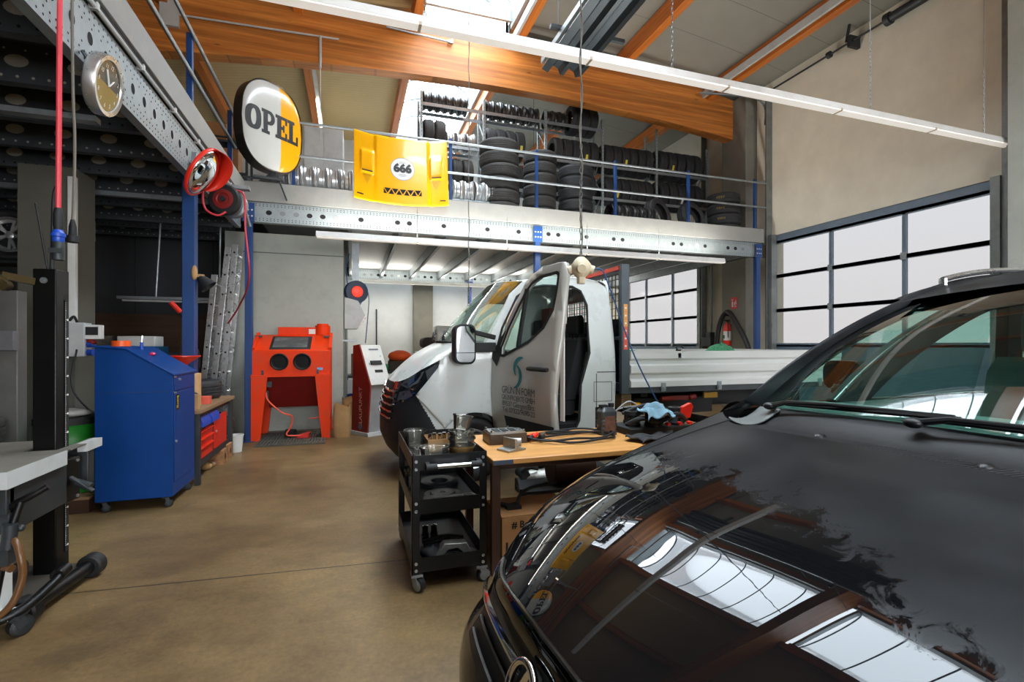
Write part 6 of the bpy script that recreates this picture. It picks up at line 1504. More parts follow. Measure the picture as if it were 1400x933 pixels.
# front skin split into bumper, grille and lamps
reg={}; N1,N2=150,60
G=[[fascia(-1+2*i/(N1-1),j/(N2-1)) for j in range(N2)] for i in range(N1)]
for i in range(N1-1):
    for j in range(N2-1):
        q=[G[i][j],G[i][j+1],G[i+1][j+1],G[i+1][j]]; s=abs(-1+2*(i+.5)/(N1-1)); t=(j+.5)/(N2-1)
        if s<.43 and .16<t<.56-.10*s: k='grille'
        elif .50<s<.86 and .10+.12*(s-.5)<t<.36: k='lamp'+('a' if i<N1/2 else 'b')
        else: k='front_bumper'
        reg.setdefault(k,MB()).add(q,[(0,1,2,3)])
wl=lambda m:slice_mb(m,[])
cb_(wl(reg['front_bumper']),'front_bumper',CARP,ang=70)
gg=cb_(wl(reg['grille']),'grille',mat('grille_mesh','#060607',.4,0,.1),ang=70)
for k in ('lampa','lampb'):
    h=cb_(wl(reg[k]),'headlight',mat('car_lamp_'+k,'#20262b',.06,.4,.2,coat=1),ang=70)
    g=-1 if k=='lampa' else 1
    li=MB()
    for (s,t) in ((.60,.24),(.72,.25)):
        c=fascia(g*s,t); n=(fascia(g*(s+.02),t)-c).cross(fascia(g*s,t+.02)-c).normalized(); n=n if n.x<0 else -n
        q=Vector((0,0,1)).rotation_difference(n).to_matrix(); li.lathe([(0,.006),(.036,.008),(.045,.004),(.05,0)],20,c,M=q)
    cb_(li,'projector_lens',CHROME,h)
# grille chrome bar running into the lamps, emblem ring
for g in (-1,1):
    b=MB(); b.grid(lambda i,j:fascia(g*(.05+.47*(i if g<0 else 1-i)),.21+.055*(j)+.02*i)+V(-.016+.0*j,0,.004-.008*j)+V(-.012*math.sin(PI*j),0,0),30,7); cb_(b,'chrome_bar',CHROME,gg if False else None,ang=80)
em=MB(); c=fascia(0,.30)+V(-.03,0,0); q=Vector((0,0,1)).rotation_difference(V(-.93,0,.36).normalized()).to_matrix()
em.tube([c+q@V(.056*math.cos(a),.056*math.sin(a),0) for a in [2*PI*k/40 for k in range(40)]],.0095,10,closed=True)
em.bar(c+q@V(-.05,.01,.0),c+q@V(.01,-.01,.004),.014,.012); em.bar(c+q@V(.05,-.01,.0),c+q@V(-.01,.01,.004),.014,.012)
em.lathe([(0,-.012),(.05,-.014),(.056,-.02)],30,c,M=q,mi=[1,1]); cb_(em,'emblem_ring',[CHROME,BLKM])
ed=MB().tube([top(-.5+1.0*k/40,.0)+V(.002,0,.006) for k in range(41)],.006,8); cb_(ed,'bonnet_edge_trim',mat('dark_chrome','#4a4c4e',.18,.9,.02,rvar=0))
for sl_ in (.33,.40,.47):
    b=MB().tube([fascia(-.40+.8*k/30,sl_)+V(-.006,0,0) for k in range(31)],.007,6); cb_(b,'grille_slat',CARB,gg)
fl=MB()
for g in (-1,1):
    c=fascia(g*.62,.78); n=V(-.75,g*.6,0).normalized(); q=Vector((0,0,1)).rotation_difference(n).to_matrix(); fl.lathe([(0,.0),(.045,.012),(.055,.006),(.06,-.01)],20,c,M=q)
cb_(fl,'fog_lamp',CHROME)
# cowl and wipers
def WB(l): q=abs(l)/.9; return V(1.52+.20*q*q,l,1.185-.045*q*q)
def HR(l): q=abs(l)/.9; return top(math.copysign(q,l) if l else 0,.985)
def cowlp(i,j):
    l=-.86+1.72*i; a=HR(l)+V(.012,0,-.012); b=WB(l)+V(.02,0,-.006); p=a.lerp(b,j); p.z-=.035*math.sin(PI*min(1,j*1.15))**1; return p
cb_(MB().grid(lambda i,j:cowlp(1-i,j),70,16),'cowl',CARB,ang=60)
cm_=MB()
for k in range(90):
    i=.12+.76*k/90; cm_.bar(cowlp(i,.06)+V(0,0,.004),cowlp(i,.44)+V(0,0,.004),.006,.006)
for k in range(1,9): cm_.tube([cowlp(.12+.76*q/20,.06+.38*k/9)+V(0,0,.003) for q in range(21)],.003,4)
cb_(cm_,'cowl_grille',mat('cowl_mesh','#1b1c1e',.6,0,.1))
cb_(MB().grid(lambda i,j:cowlp(.985-.10*i,.10+.75*j)+V(0,0,.012),8,8),'cowl_corner',mat('grey_trim','#6f7270',.5,0,.1),solid=.006)
nz=MB()
for l in (.27,-.2): nz.sphere(cowlp((l+.86)/1.72,.3)+V(0,0,.012),(.028,.018,.014),12,8)
cb_(nz,'washer_nozzle',CARB)
for (l0,l1,off) in ((.70,-.02,.0),(.05,-.62,.02)):
    w=MB(); a=WB(l0)+V(-.06,0,.01); b=WB(l1)+V(.02,0,.035); mid=a.lerp(b,.45)+V(-.03,0,.02)
    w.tube([a,a.lerp(mid,.3)+V(0,0,.015),mid,b],[.013,.010,.008,.006],8); w.sphere(a,(.03,.03,.018),12,8)
    bl0=WB(l0-.05)+V(-.0,0,.018); bl1=WB(l1-.02)+V(.01,0,.03); w.tube(bez([bl0,WB((l0+l1)/2)+V(-.005,0,.022),bl1],8),.009,6)
    cb_(w,'wiper',CARB)
# windscreen
def WT(l): q=l/.70; return V(2.58-.16*(1-q*q)*-1*0-.14*(1-q*q),l,1.655+.045*(1-q*q))
def ws(i,j):
    s=-1+2*i; a=WB(.87*s); b=WT(.71*s); p=a.lerp(b,j); p.z+=.055*math.sin(PI*j)*(1-.15*s*s); p.x-=.02*math.sin(PI*j); return p
cb_(MB().grid(lambda i,j:ws(1-i,j),50,24),'windscreen',CARG,ang=80)
# pillars, roof, body sides
PT=[(1.52,.93,1.115),(1.62,.885,1.175),(1.85,.862,1.325),(2.1,.835,1.462),(2.4,.80,1.60),(2.75,.765,1.725),(3.1,.745,1.805),(3.5,.735,1.85),(4.0,.72,1.86),(4.35,.70,1.80)]
outer=bez(PT,8)
def loft(A,B,thick,name,m):
    mb=MB(); n=len(A); nn=9
    mb.grid(lambda i,j:A[min(n-1,int(round(i*(n-1))))].lerp(B[min(n-1,int(round(i*(n-1))))],j)+V(0,0,thick*math.sin(PI*j)),n,nn); return mb
for g in (-1,1):
    A=[V(p.x,g*p.y,p.z) for p in outer]; nA=len(A)
    wsn=24; e=[]
    for k,p in enumerate(A):
        # inner edge follows the screen edge up to the roof front, then the roof gutter
        t=(p.x-1.60)/(2.62-1.60)
        if t<1: 
            q=ws(1.0 if g>0 else 0.0,max(0,t)); e.append(V(q.x,q.y,q.z+.002))
        else: e.append(V(p.x,g*(p.y-.055),p.z+.004))
    mb=loft(e,A,.022,'p',None); 
    low=[V(p.x,p.y+g*.012,p.z-.035) for p in A]; m2=loft(A,low,.0,'q',None); mb.join(m2)
    inn=[V(q.x+.02,q.y-g*.01,q.z-.05) for q in e]; mb.join(loft(low,inn,0,'q',None))
    cb_(mb,'roof_pillar',CARP,ang=50,recalc=False)
    rl=MB().tube([V(p.x,g*(p.y-.03),p.z+.045) for p in outer[44:68:2]],.016,8); rl.cyl(V(outer[44].x,g*(outer[44].y-.03),outer[44].z),V(outer[44].x,g*(outer[44].y-.03),outer[44].z+.05),.02,n=8); rl.cyl(V(outer[66].x,g*(outer[66].y-.03),outer[66].z),V(outer[66].x,g*(outer[66].y-.03),outer[66].z+.05),.02,n=8); cb_(rl,'roof_rail',ALU)
    # second pillar behind the quarter light
    pc=bez([(2.32,.87,1.12),(2.55,.855,1.29),(2.85,.815,1.48),(3.25,.77,1.66),(3.6,.745,1.74)],8); w0=.105
    mb=MB().grid(lambda i,j:V(pc[int(round(i*(len(pc)-1)))].x-w0+2*w0*j,g*(pc[int(round(i*(len(pc)-1)))].y-.02*(0)),pc[int(round(i*(len(pc)-1)))].z-.05*(j-.5)),len(pc),5)
    cb_(mb,'door_pillar',mat('pillar_trim','#2b3231',.7,0,.1),solid=.05,ang=60)
    sl=MB().tube([V(p.x-w0-.004,g*(p.y-.028),p.z+.03) for p in pc],.008,6); cb_(sl,'pillar_reflection',ALU)  # bright tube stands in for the strip light mirrored in the windscreen
    # glass
    def sg(r0,r1,zt):
        mb=MB(); n=14
        def topz(r): 
            for a,b in zip(outer,outer[1:]):
                if a.x<=r<=b.x: return (a.z+(b.z-a.z)*(r-a.x)/(b.x-a.x)-.03, a.y-.0)
            return (1.78,.72)
        mb.grid(lambda i,j:(lambda r,tz:V(r,g*(.885+(tz[1]-.885)*j),1.13+(tz[0]-1.13)*j))(r0+(r1-r0)*i,topz(r0+(r1-r0)*i)),n,6); return mb
    cb_(sg(1.66,2.45,0),'quarter_glass',CARG2,ang=80); cb_(sg(2.55,3.55,0),'door_glass',CARG2,ang=80); cb_(sg(3.65,4.25,0),'rear_glass',CARG2,ang=80)
    rp_=MB().prism([(3.52,1.12),(3.68,1.12),(3.72,1.80),(3.56,1.82)],((0,g*.80-.03,0),(1,0,0),(0,0,1)),.06); cb_(rp_,'rear_pillar',CARB,recalc=True)
    # body side behind the fender
    def bs_(i,j):
        r=1.62+2.75*i; l=.925-.02*i; tz=1.13; pts=[(1.13,-.05),(1.10,-.01),(.95,.01),(.7,.02),(.4,.0),(.22,-.03)]
        k=j*5;a=int(min(4,k));u=k-a; return V(r,g*(l+pts[a][1]+(pts[a+1][1]-pts[a][1])*u),pts[a][0]+(pts[a+1][0]-pts[a][0])*u)
    cb_(MB().grid(lambda i,j:bs_(i if g<0 else 1-i,j),24,16),'body_side',CARP,ang=60)
    cb_(MB().tube([V(1.65+2.6*k/20,g*.885,1.135) for k in range(21)],.014,8),'belt_trim',CHROME)
    # door mirror
    mm=MB().prism(rrect(-.13,.10,-.085,.085,.06),((2.47,g*1.0,1.27),(0,g,0),(0,0,1)),.13); q=MB(); q.join(mm)
    mo=cb_(q,'door_mirror',CARP,bevel=.03,recalc=True); cb_(MB().bar((2.42,g*.90,1.16),(2.44,g*.98,1.20),.09,.05),'mirror_stalk',CARB,mo)
    for r in (.86,3.55):
        qq=Vector((0,0,1)).rotation_difference(V(0,g,0)).to_matrix(); t=tyre_mesh(.33,.21,.215,None); t.v=[V(r,g*.80,.33)+qq@v for v in t.v]; o=cb_(t,'wheel',RUBS,ang=30)
        h=rim_mesh(.215,.19,'alloy'); h.v=[V(r,g*.80,.33)+qq@v for v in h.v]; cb_(h,'rim',[RIMS,HOLE],o)
cb_(MB().grid(lambda i,j:(lambda r,s:V(r,-s*(lerp_tab([(2.45,.70),(2.75,.71),(3.1,.69),(4.35,.64)],r)),lerp_tab([(2.4,1.655),(2.6,1.69),(2.75,1.73),(3.1,1.81),(3.5,1.855),(4.0,1.865),(4.35,1.80)],r)+.05*(1-s*s)))(2.44+1.91*i,-1+2*j),30,16),'roof_panel',CARP,ang=70)
cb_(MB().grid(lambda i,j:V(2.50+1.8*i,-.68+1.36*j,lerp_tab([(2.4,1.60),(2.75,1.66),(3.1,1.74),(4.35,1.74)],2.5+1.8*i)),12,4),'headlining',mat('headlining_grey','#6f746f',.9,0,.05),ang=60)
cb_(MB().prism([(4.36,.25),(4.45,.5),(4.42,1.1),(4.33,1.8),(4.30,1.8),(4.3,.25)],((0,.88,0),(1,0,0),(0,0,1)),1.76),'tailgate',CARP,recalc=True)
cb_(MB().box(.3,4.3,-.85,.85,.2,.26),'underbody',CARB)
# interior
da=MB().grid(lambda i,j:(lambda l:V(WB(l).x+.02+.55*j,l,1.165-.04*(abs(l)/.9)**2+.03*math.sin(PI*j)-.02*j))(-.84+1.68*i),30,10)
da.grid(lambda i,j:V(2.09+.05*j,-.84+1.68*i,1.14-.5*j),20,4); cb_(da,'dashboard',CARI,solid=.02,ang=50)
for l in (.38,-.38):
    s=MB().prism(rrect(2.55,3.1,.55,.75,.07),((0,l+.25,0),(1,0,0),(0,0,1)),.5); s.prism([(2.98,.70),(3.14,.70),(3.32,1.33),(3.24,1.38),(3.14,1.3)],((0,l+.25,0),(1,0,0),(0,0,1)),.5); s.prism(rrect(3.22,3.34,1.40,1.62,.05),((0,l+.14,0),(1,0,0),(0,0,1)),.28); s.cyl((3.27,l-.06,1.3),(3.28,l-.06,1.45),.01,n=8); s.cyl((3.27,l+.06,1.3),(3.28,l+.06,1.45),.01,n=8)
    cb_(s,'seat',CARI,bevel=.035,recalc=True)
w=MB(); q=Vector((0,0,1)).rotation_difference(V(.8,0,.6)).to_matrix(); wc=V(2.32,-.38,1.10); w.tube([wc+q@V(.18*math.cos(a),.18*math.sin(a),0) for a in [2*PI*k/28 for k in range(28)]],.016,8,closed=True)
for a in (PI/2,PI*1.2,-PI*.2): w.bar(wc,wc+q@V(.175*math.cos(a),.175*math.sin(a),0),.04,.02)
w.cyl(wc+q@V(0,0,-.2),wc,.05,n=12); cb_(w,'steering_wheel',CARB)
cb_(MB().box(2.5,2.56,-.05,.13,1.50,1.56).cyl((2.55,.04,1.55),(2.6,.04,1.62),.01,n=8),'rear_view_mirror',CARB,bevel=.015)
cb_(MB().box(2.0,4.3,-.86,.86,.26,.32),'cabin_floor',CARB)
for g in (-1,1): cb_(MB().grid(lambda i,j:V(1.9+2.4*i,g*.84,.4+.74*j),4,4),'door_lining',CARI)
# ------------------------------------------------------------ three-tier tool trolley
tt=thing('tool_trolley','black three-tier tool trolley on castors with a chrome push handle','trolley',(.56,3.3,0))
X0,X1,Y0,Y1=.335,.785,2.87,3.72
for x in (X0,X1):
    for y in (Y0,Y1):
        sx=1 if x==X0 else -1; sy=1 if y==Y0 else -1
        l=MB().box(min(x,x+sx*.045),max(x,x+sx*.045),min(y,y+sy*.004),max(y,y+sy*.004),.10,.80).box(min(x,x+sx*.004),max(x,x+sx*.004),min(y,y+sy*.045),max(y,y+sy*.045),.10,.80)
        if y==Y0:
            for z in (.17,.13,.52,.475,.765,.72): l.cyl((x+sx*.024,y-.006,z),(x+sx*.024,y+.002,z),.009,n=10,mi=1)
        l.build('leg',[BLACK,ALU],tt)
for z0,h in ((.115,.085),(.455,.085),(.71,.09)):
    t=MB().box(X0+.004,X1-.004,Y0+.004,Y1-.004,z0,z0+.008)
    t.box(X0+.002,X0+.006,Y0,Y1,z0,z0+h).box(X1-.006,X1-.002,Y0,Y1,z0,z0+h).box(X0,X1,Y0+.002,Y0+.006,z0,z0+h).box(X0,X1,Y1-.006,Y1-.002,z0,z0+h)
    t.build('tray',BLACK,tt)
h=MB().cyl((X0+.13,Y0-.05,.74),(X1-.10,Y0-.05,.74),.013,n=14); h.build('chrome_handle',CHROME,tt)
for x,s in ((X0+.075,1),(X1-.045,-1)):
    h=MB(); h.cyl((x,Y0-.05,.74),(x+s*.065,Y0-.05,.74),.019,n=14); h.bar((x+s*.012,Y0,.747),(x+s*.012,Y0-.055,.74),.024,.03)
    h.build('handle_end',BLKM,tt)
for x in (X0+.03,X1-.03):
    for y in (Y0+.03,Y1-.03): caster(x,y,.105,.042,tt,'castor',-.9 if x<.5 else .2)
# tubs on the top tray
def tub(x,y,z,r,h,sx=1,sy=1,label='',m=GLASSP,grp='clear plastic tubs on the trolley',name='plastic_tub'):
    b=MB().lathe([(0,0),(r*.80,0),(r*.84,.006),(r*.97,h*.86),(r*1.06,h*.87),(r*1.06,h),(r,h),(r*.95,h*.9),(r*.80,.012),(0,.010)],28,(x,y,z),sx=sx,sy=sy); return solo(name,b,m,label,'tub',grp)
zt=.72
tub(.43,3.50,zt,.075,.125,label='tall round clear plastic tub at the rear left of the trolley top')
tub(.49,3.03,zt,.085,.10,1.05,.8,label='clear plastic tub with measuring marks at the front left of the trolley top')
for k,(z,m) in enumerate(((zt,GLASSP2),(zt+.05,GLASSP),(zt+.095,GLASSP))):
    tub(.675,3.08,z,.085 if k<2 else .082,.085,label='clear oily tub, %s of the stack at the right of the trolley top'%(['bottom','middle','upper'][k]),m=m)
b=MB().lathe([(0,0),(.048,0),(.062,.085),(.067,.085),(.067,.092),(.06,.088),(.045,.008),(0,.008)],26,(0,0,0)); M_=Matrix.Rotation(.16,3,'Y'); b.v=[M_@v+V(.672,3.09,zt+.182) for v in b.v]; solo('plastic_cup',b,GLASSP,'clear plastic cup lying tilted on top of the tub stack','cup','clear plastic tubs on the trolley')
bx=thing('parts_carton','open low carton of chrome parts at the back of the trolley top','carton',(.58,3.4,zt))
c=MB().box(.49,.70,3.3,3.304,zt,zt+.085).box(.49,.70,3.5,3.504,zt,zt+.085).box(.49,.494,3.3,3.5,zt,zt+.085).box(.696,.70,3.3,3.5,zt,zt+.085).box(.49,.7,3.3,3.5,zt,zt+.004); c.build('carton_box',KRAFT,bx)
c=MB(); 
for k in range(6): c.cyl((.515+.034*k,3.36+.03*(k%2),zt+.004),(.515+.034*k,3.36+.03*(k%2),zt+.115),.014,n=12)
c.build('chrome_pin',CHROME,bx)
for k in range(7):
    x,y=.40+.03*(k%4)+rnd.uniform(-.01,.01),3.2+.05*(k//4); b=MB().lathe([(.006,0),(.016,0),(.016,.012),(.006,.012)],6,(x,y,zt),closed=True); b.cyl((x,y,zt+.012),(x,y,zt+.05),.007,n=8)
    solo('steel_bolt',b,ALUC,'loose steel bolt standing on the trolley top between the tubs, %s'%ORD[k+1],'bolt','loose bolts on the trolley top')
# middle tray parts
zm=.463
b=MB()
for R,r,h in ((.115,.085,.012),(.075,.02,.02)): b.lathe([(r,0),(R,0),(R,h),(r,h)],44,(.57,3.18,zm),closed=True)
for k in range(44):
    a=2*PI*k/44; b.bar(V(.57+.11*math.cos(a),3.18+.11*math.sin(a),zm+.006),V(.57+.123*math.cos(a),3.18+.123*math.sin(a),zm+.006),.008,.01)
solo('ring_gear',b,ALUC,'toothed ring gear lying in the middle trolley tray','gear')
def blob_plate(P,h,c,z,m,name,label,cat,hole=None):
    b=MB().prism(P,((c[0],c[1],z),(1,0,0),(0,1,0)),h,holes=hole); return solo(name,b,m,label,cat,bevel=.004,recalc=True)
P=[(-.17,-.05),(-.13,-.08),(-.06,-.055),(.0,-.085),(.07,-.06),(.15,-.08),(.18,-.03),(.16,.05),(.09,.07),(.02,.055),(-.06,.075),(-.15,.06)]
blob_plate(P,.045,(.575,2.985),zm,ALUC,'engine_cover','wavy cast alloy engine cover at the front of the middle trolley tray','engine part',[[(-.10,-.03),(-.10,.03),(.1,.035),(.12,-.025)]])
b=MB().lathe([(.06,0),(.13,0),(.13,.03),(.1,.04),(.06,.03)],30,(.59,3.42,zm),closed=True); solo('brake_disc',b,STEELD,'dark metal disc lying at the back of the middle trolley tray','disc')
tub(.41,3.42,zm,.06,.13,label='clear plastic tub in the middle trolley tray at the left')
# lower tray
zl=.123
arcp=[(-.12,-.05),(-.10,-.05)]+[(-.08*math.cos(a)*1.0,-.05+.075*math.sin(a)) for a in [PI*k/12 for k in range(13)]]+[(.12,-.05),(.13,.0),(.10,.05),(.04,.085),(-.05,.085),(-.11,.03)]
b=MB(); b.prism([(-.13,0),(-.085,0),(-.07,.035),(-.035,.07),(.02,.075),(.06,.045),(.075,0),(.15,0),(.15,.03),(.11,.045),(.08,.10),(-.06,.11),(-.11,.05)],((.60,3.02,zl),(1,0,0),(0,0,1)),.07)
solo('bearing_bracket',b,ALUC,'arched cast alloy bracket in the front of the lowest trolley tray','engine part',recalc=True,bevel=.004)
solo('steel_ring',MB().lathe([(.035,0),(.05,0),(.05,.05),(.035,.05)],24,(.585,2.93,zl),closed=True),STEELD,'short dark steel ring beside the arched bracket in the lowest tray','ring')
for k in range(3):
    x=.42+.06*k; y=3.35; b=MB().lathe([(0,0),(.024,0),(.028,.03),(.02,.05),(.022,.09),(0,.095)],14,(x,y,zl)); solo('valve_part',b,CHROME,'small chrome turned part standing in the lowest trolley tray, %s from the left'%ORD[k+1],'engine part','chrome turned parts in the lowest tray')
b=MB(); 
for k in range(3): b.tube(bez([(.45,3.15+.05*k,zl+.02),(.55,3.12+.05*k,zl+.05),(.62,3.18+.05*k,zl+.03),(.72,3.14+.05*k,zl+.02)],6),.014,8)
solo('pipe_bundle',b,BLKM,'bundle of short black pipes lying in the lowest trolley tray','pipe')
solo('black_housing',lump((.47,3.0,zl+.045),(.07,.05,.05),31,.25),BLKM,'lumpy black housing at the front left of the lowest tray','engine part',ang=60)
# ------------------------------------------------------------ wooden work table
wt=thing('work_table','wooden work table with a worn orange-brown top between trolley and truck','table',(1.7,3.25,0))
MB().box(.83,2.75,2.89,3.74,.70,.735).build('table_top',BENCHW,wt,bevel=.005)
MB().box(.88,2.7,2.93,2.96,.665,.70).box(.88,2.7,3.64,3.67,.62,.70).build('apron',DBROWN,wt)
for x,y in ((.845,2.93),(2.66,2.93),(.85,3.66),(2.66,3.66)): MB().box(x-.01,x+.045,y,y+.045,0,.70).build('leg',DBROWN,wt)
MB().box(.832,.96,2.885,2.8905,.704,.731).build('edge_paint',mat('grey_blue_paint','#3f4858',.7,0,.3,20),wt)
zt=.735
b=MB().prism([(-.14,-.10),(.14,-.10),(.14,.06),(.09,.10),(-.14,.10)],((1.07,3.42,zt),(1,0,0),(0,1,0)),.075); ob=thing('control_unit','dark control unit with silver finned cover on the work table','control unit',(1.07,3.42,zt))
b.build('case',mat('unit_bronze','#4d443a',.4,.5,.2),ob,bevel=.004); c=MB().prism([(-.13,-.09),(.13,-.09),(.13,.05),(.08,.09),(-.13,.09)],((1.07,3.42,zt+.075),(1,0,0),(0,1,0)),.012)
for k in range(3): c.box(.98+.06*k,1.02+.06*k,3.36,3.46,zt+.087,zt+.093,1)
c.build('silver_cover',[ALU,STEELD],ob); c=MB()
for (dx,dy) in ((-.12,-.08),(.12,-.08),(-.12,.08),(.05,.08)): c.cyl((1.07+dx,3.42+dy,zt+.08),(1.07+dx,3.42+dy,zt+.1),.01,n=8)
c.build('screw',CHROME,ob)
b=MB().prism([(0,0),(.16,0),(.16,.012),(.10,.016),(.075,.085),(.06,.085),(.06,.02),(0,.014)],((.93,3.15,zt),(.9,.43,0),(0,0,1)),.12); b.cyl((1.02,3.16,zt+.05),(1.10,3.13,zt+.05),.028,n=14)
solo('bent_bracket',b,ALUC,'bent alloy bracket lying at the front corner of the work table','bracket',recalc=True,bevel=.003)
pl=thing('plug_connector','black and red cable plug lying on the work table','plug',(1.25,3.35,zt))
for k,(dx,dy,c_) in enumerate(((0,0,BLKM),(.05,.03,PLASTR),(.08,-.03,BLKM),(-.04,.05,BLKM),(.03,.06,PLASTR),(.10,.02,CHROME))): MB().cyl((1.22+dx,3.33+dy,zt+.02+.01*(k%3)),(1.27+dx,3.37+dy,zt+.035+.012*(k%2)),.016,n=10).build('pin_housing',c_,pl)
cl=MB(); pts=[]
for k in range(61):
    a=.6+2*PI*2.15*k/60; R=.26+.03*math.sin(k*.37); pts.append(V(1.58+R*1.25*math.cos(a),3.36+R*.72*math.sin(a),zt+.012+.012*(k/60)*2+.006*math.sin(k)))
cl.tube(bez([(1.26,3.36,zt+.02)]+[pts[0]+V(-.1,.06,0)]+pts,3),.0085,7); solo('coiled_cable',cl,BLKM,'black cable coiled in loose loops on the work table','cable')
# oil bottle
ob=thing('oil_bottle','dark grey rectangular oil bottle standing on the work table','bottle',(1.93,3.45,zt))
b=MB()
def bt(u,v):
    a=2*PI*u; c,s=math.cos(a),math.sin(a); e=.5; w=.075 if v<.86 else .075-.03*((v-.86)/.14); w*=1+(-.05*(math.sin(v*46)>.3) if .12<v<.6 else 0)
    return V(1.93+math.copysign(abs(c)**e,c)*w,3.45+math.copysign(abs(s)**e,s)*w*.72,zt+.215*v)
b.grid(bt,36,40,0,cu=True); b.add([bt(k/36,1) for k in range(36)],[tuple(range(36))]); b.build('bottle_body',mat('bottle_grey','#42474a',.35,.2,.15),ob,ang=40)
MB().lathe([(0,0),(.024,0),(.024,.03),(0,.03)],18,(1.97,3.45,zt+.215)).box(1.87,1.93,3.43,3.47,zt+.21,zt+.235).build('cap_and_grip',BLKM,ob)
MB().box(1.885,1.975,3.393,3.396,zt+.03,zt+.15).build('bottle_label',mat('label_dark','#6b4a3d',.5,0,.4,20),ob)
# engine parts group on the right of the table
eb=thing('engine_block_part','black engine intake assembly with pipes at the far end of the work table','engine part',(2.3,3.4,zt))
MB().box(2.05,2.62,3.3,3.62,zt,zt+.06).build('base_plate',BLKM,eb,bevel=.01)
for k,(x,y,r,h) in enumerate(((2.15,3.42,.06,.12),(2.28,3.36,.055,.15),(2.40,3.42,.07,.11),(2.52,3.38,.05,.14),(2.2,3.55,.05,.13),(2.45,3.55,.06,.15))): MB().lathe([(0,0),(r,0),(r*1.05,.02),(r*.9,.03),(r*.9,h*.7),(r*1.1,h*.75),(r*1.1,h),(r*.6,h),(r*.6,h*.6),(0,h*.6)],18,(x,y,zt+.06)).build('cylinder',[STEELD,BLKM,ALUC][k%3],eb)
MB().tube(bez([(2.06,3.34,zt+.09),(2.15,3.28,zt+.14),(2.3,3.3,zt+.10),(2.45,3.27,zt+.16),(2.6,3.34,zt+.1)],8),.02,8).tube(bez([(2.1,3.5,zt+.15),(2.3,3.45,zt+.22),(2.55,3.5,zt+.16)],8),.014,8).build('pipe',BLKM,eb)
MB().tube(bez([(2.02,3.5,zt+.02),(2.1,3.6,zt+.16),(2.25,3.5,zt+.20),(2.1,3.4,zt+.12)],8),.006,6).tube(bez([(2.05,3.62,zt+.1),(2.2,3.55,zt+.24),(2.4,3.6,zt+.1)],8),.006,6).build('wire',PAINTG,eb)
MB().prism([(0,0),(.09,0),(.12,.09),(.10,.12),(.02,.09)],((2.52,3.34,zt+.12),(1,0,0),(0,0,1)),.04).build('red_bracket',PLASTR,eb,recalc=True,bevel=.004)
for x in (2.36,2.47,2.56): MB().cyl((x,3.27,zt+.09),(x,3.23,zt+.09),.014,n=10).build('red_cap',PLASTR,eb)
def rag(u,v):
    x=-.5+u;y=-.5+v; return V(2.27+.26*x+.02*math.sin(9*v),3.30+.22*y+.02*math.sin(8*u),zt+.235-.11*(x*x*2+y*y*2.4)+.018*math.sin(13*u+3*v)+.014*math.sin(11*v-5*u)+.012*math.sin(23*u*v+1))
solo('cleaning_rag',MB().grid(rag,34,30),RAGB,'crumpled pale blue rag draped over the engine parts','rag',solid=.004,ang=80)
def cl2(u,v): return V(1.95+.42*u+.03*math.sin(7*v),2.98+.24*v+.02*math.sin(9*u),zt+.012+.018*abs(math.sin(9*u+2*v))+.012*abs(math.sin(12*v+3*u)))
solo('dark_cloth',MB().grid(cl2,36,24),mat('charcoal_cloth','#2b2c2e',.85,0,.3,14),'charcoal crumpled cloth lying at the front right of the work table','cloth',solid=.006,ang=80)
solo('grey_glove',lump((2.5,3.08,zt+.035),(.13,.06,.035),44,.3),mat('glove_grey','#6d6f70',.8,0,.3,16),'grey work glove beside the charcoal cloth on the work table','glove',ang=80)
# ------------------------------------------------------------ under the table
cbx=thing('cardboard_box','brown cardboard box with printed lettering on the floor under the work table','box',(1.15,3.1,0))
MB().box(.90,1.42,2.93,3.32,0,.355).build('carton_body',BROWNB,cbx,bevel=.004)
f=MB().prism([(0,0),(.52,0),(.50,.19),(.02,.19)],((.90,2.93,.357),(1,0,0),(0,1,0)),.004); f.build('carton_flap',BROWNB,cbx)
pr=MB(); put_text(pr,'# Berr',.060,(.965,2.9285,.285),(1,0,0),(0,0,1),0,.0015,'LEFT'); pr.box(.925,.94,2.9285,2.9295,.10,.2); pr.box(.96,1.0,2.9285,2.9295,.03,.09); pr.box(1.05,1.17,2.9285,2.9295,.06,.22,1)
pr.build('carton_print',[INK,mat('faded_print','#8c5a34',.8)],cbx)
pt=thing('pedal_lever','bent dark steel lever with pad lying on the cardboard box','lever',(1.05,3.1,.36))
MB().tube(bez([(1.02,3.08,.385),(1.05,3.07,.40),(1.08,3.08,.45),(1.18,3.12,.475),(1.36,3.15,.48)],8),.012,8).build('rod',STEELD,pt); MB().bar((.93,3.17,.372),(1.03,3.07,.372),.05,.015).box(.97,1.07,3.04,3.11,.361,.385).build('pad',BLKM,pt)
dt=thing('undertray','black plastic vehicle undertray lying on bricks beyond the work table','tray',(1.65,4.0,.0))
MB().prism([(1.32,3.80),(1.42,4.15),(2.2,4.2),(2.2,3.75)],((0,0,.20),(1,0,0),(0,1,0)),.025).prism([(1.32,3.80),(1.42,4.15),(1.44,4.15),(1.35,3.80)],((0,0,.20),(1,0,0),(0,1,0)),.05).build('tray_shell',BLKM,dt,recalc=True)
MB().bar((1.33,3.82,.19),(1.45,3.80,.08),.02,.07).bar((1.42,4.1,.2),(1.5,4.1,.0),.03,.05).build('side_rail',STEELD,dt)
for x in (1.6,2.0): MB().box(x-.08,x+.08,3.9,4.05,0,.20).build('support_block',DBROWN,dt)
solo('steel_drum',MB().lathe([(0,-.2),(.12,-.2),(.13,-.19),(.13,.19),(.12,.2),(0,.2)],26,(1.85,3.95,.355),axis='x'),DBROWN,'short dark brown drum lying on the black undertray beyond the work table','drum')
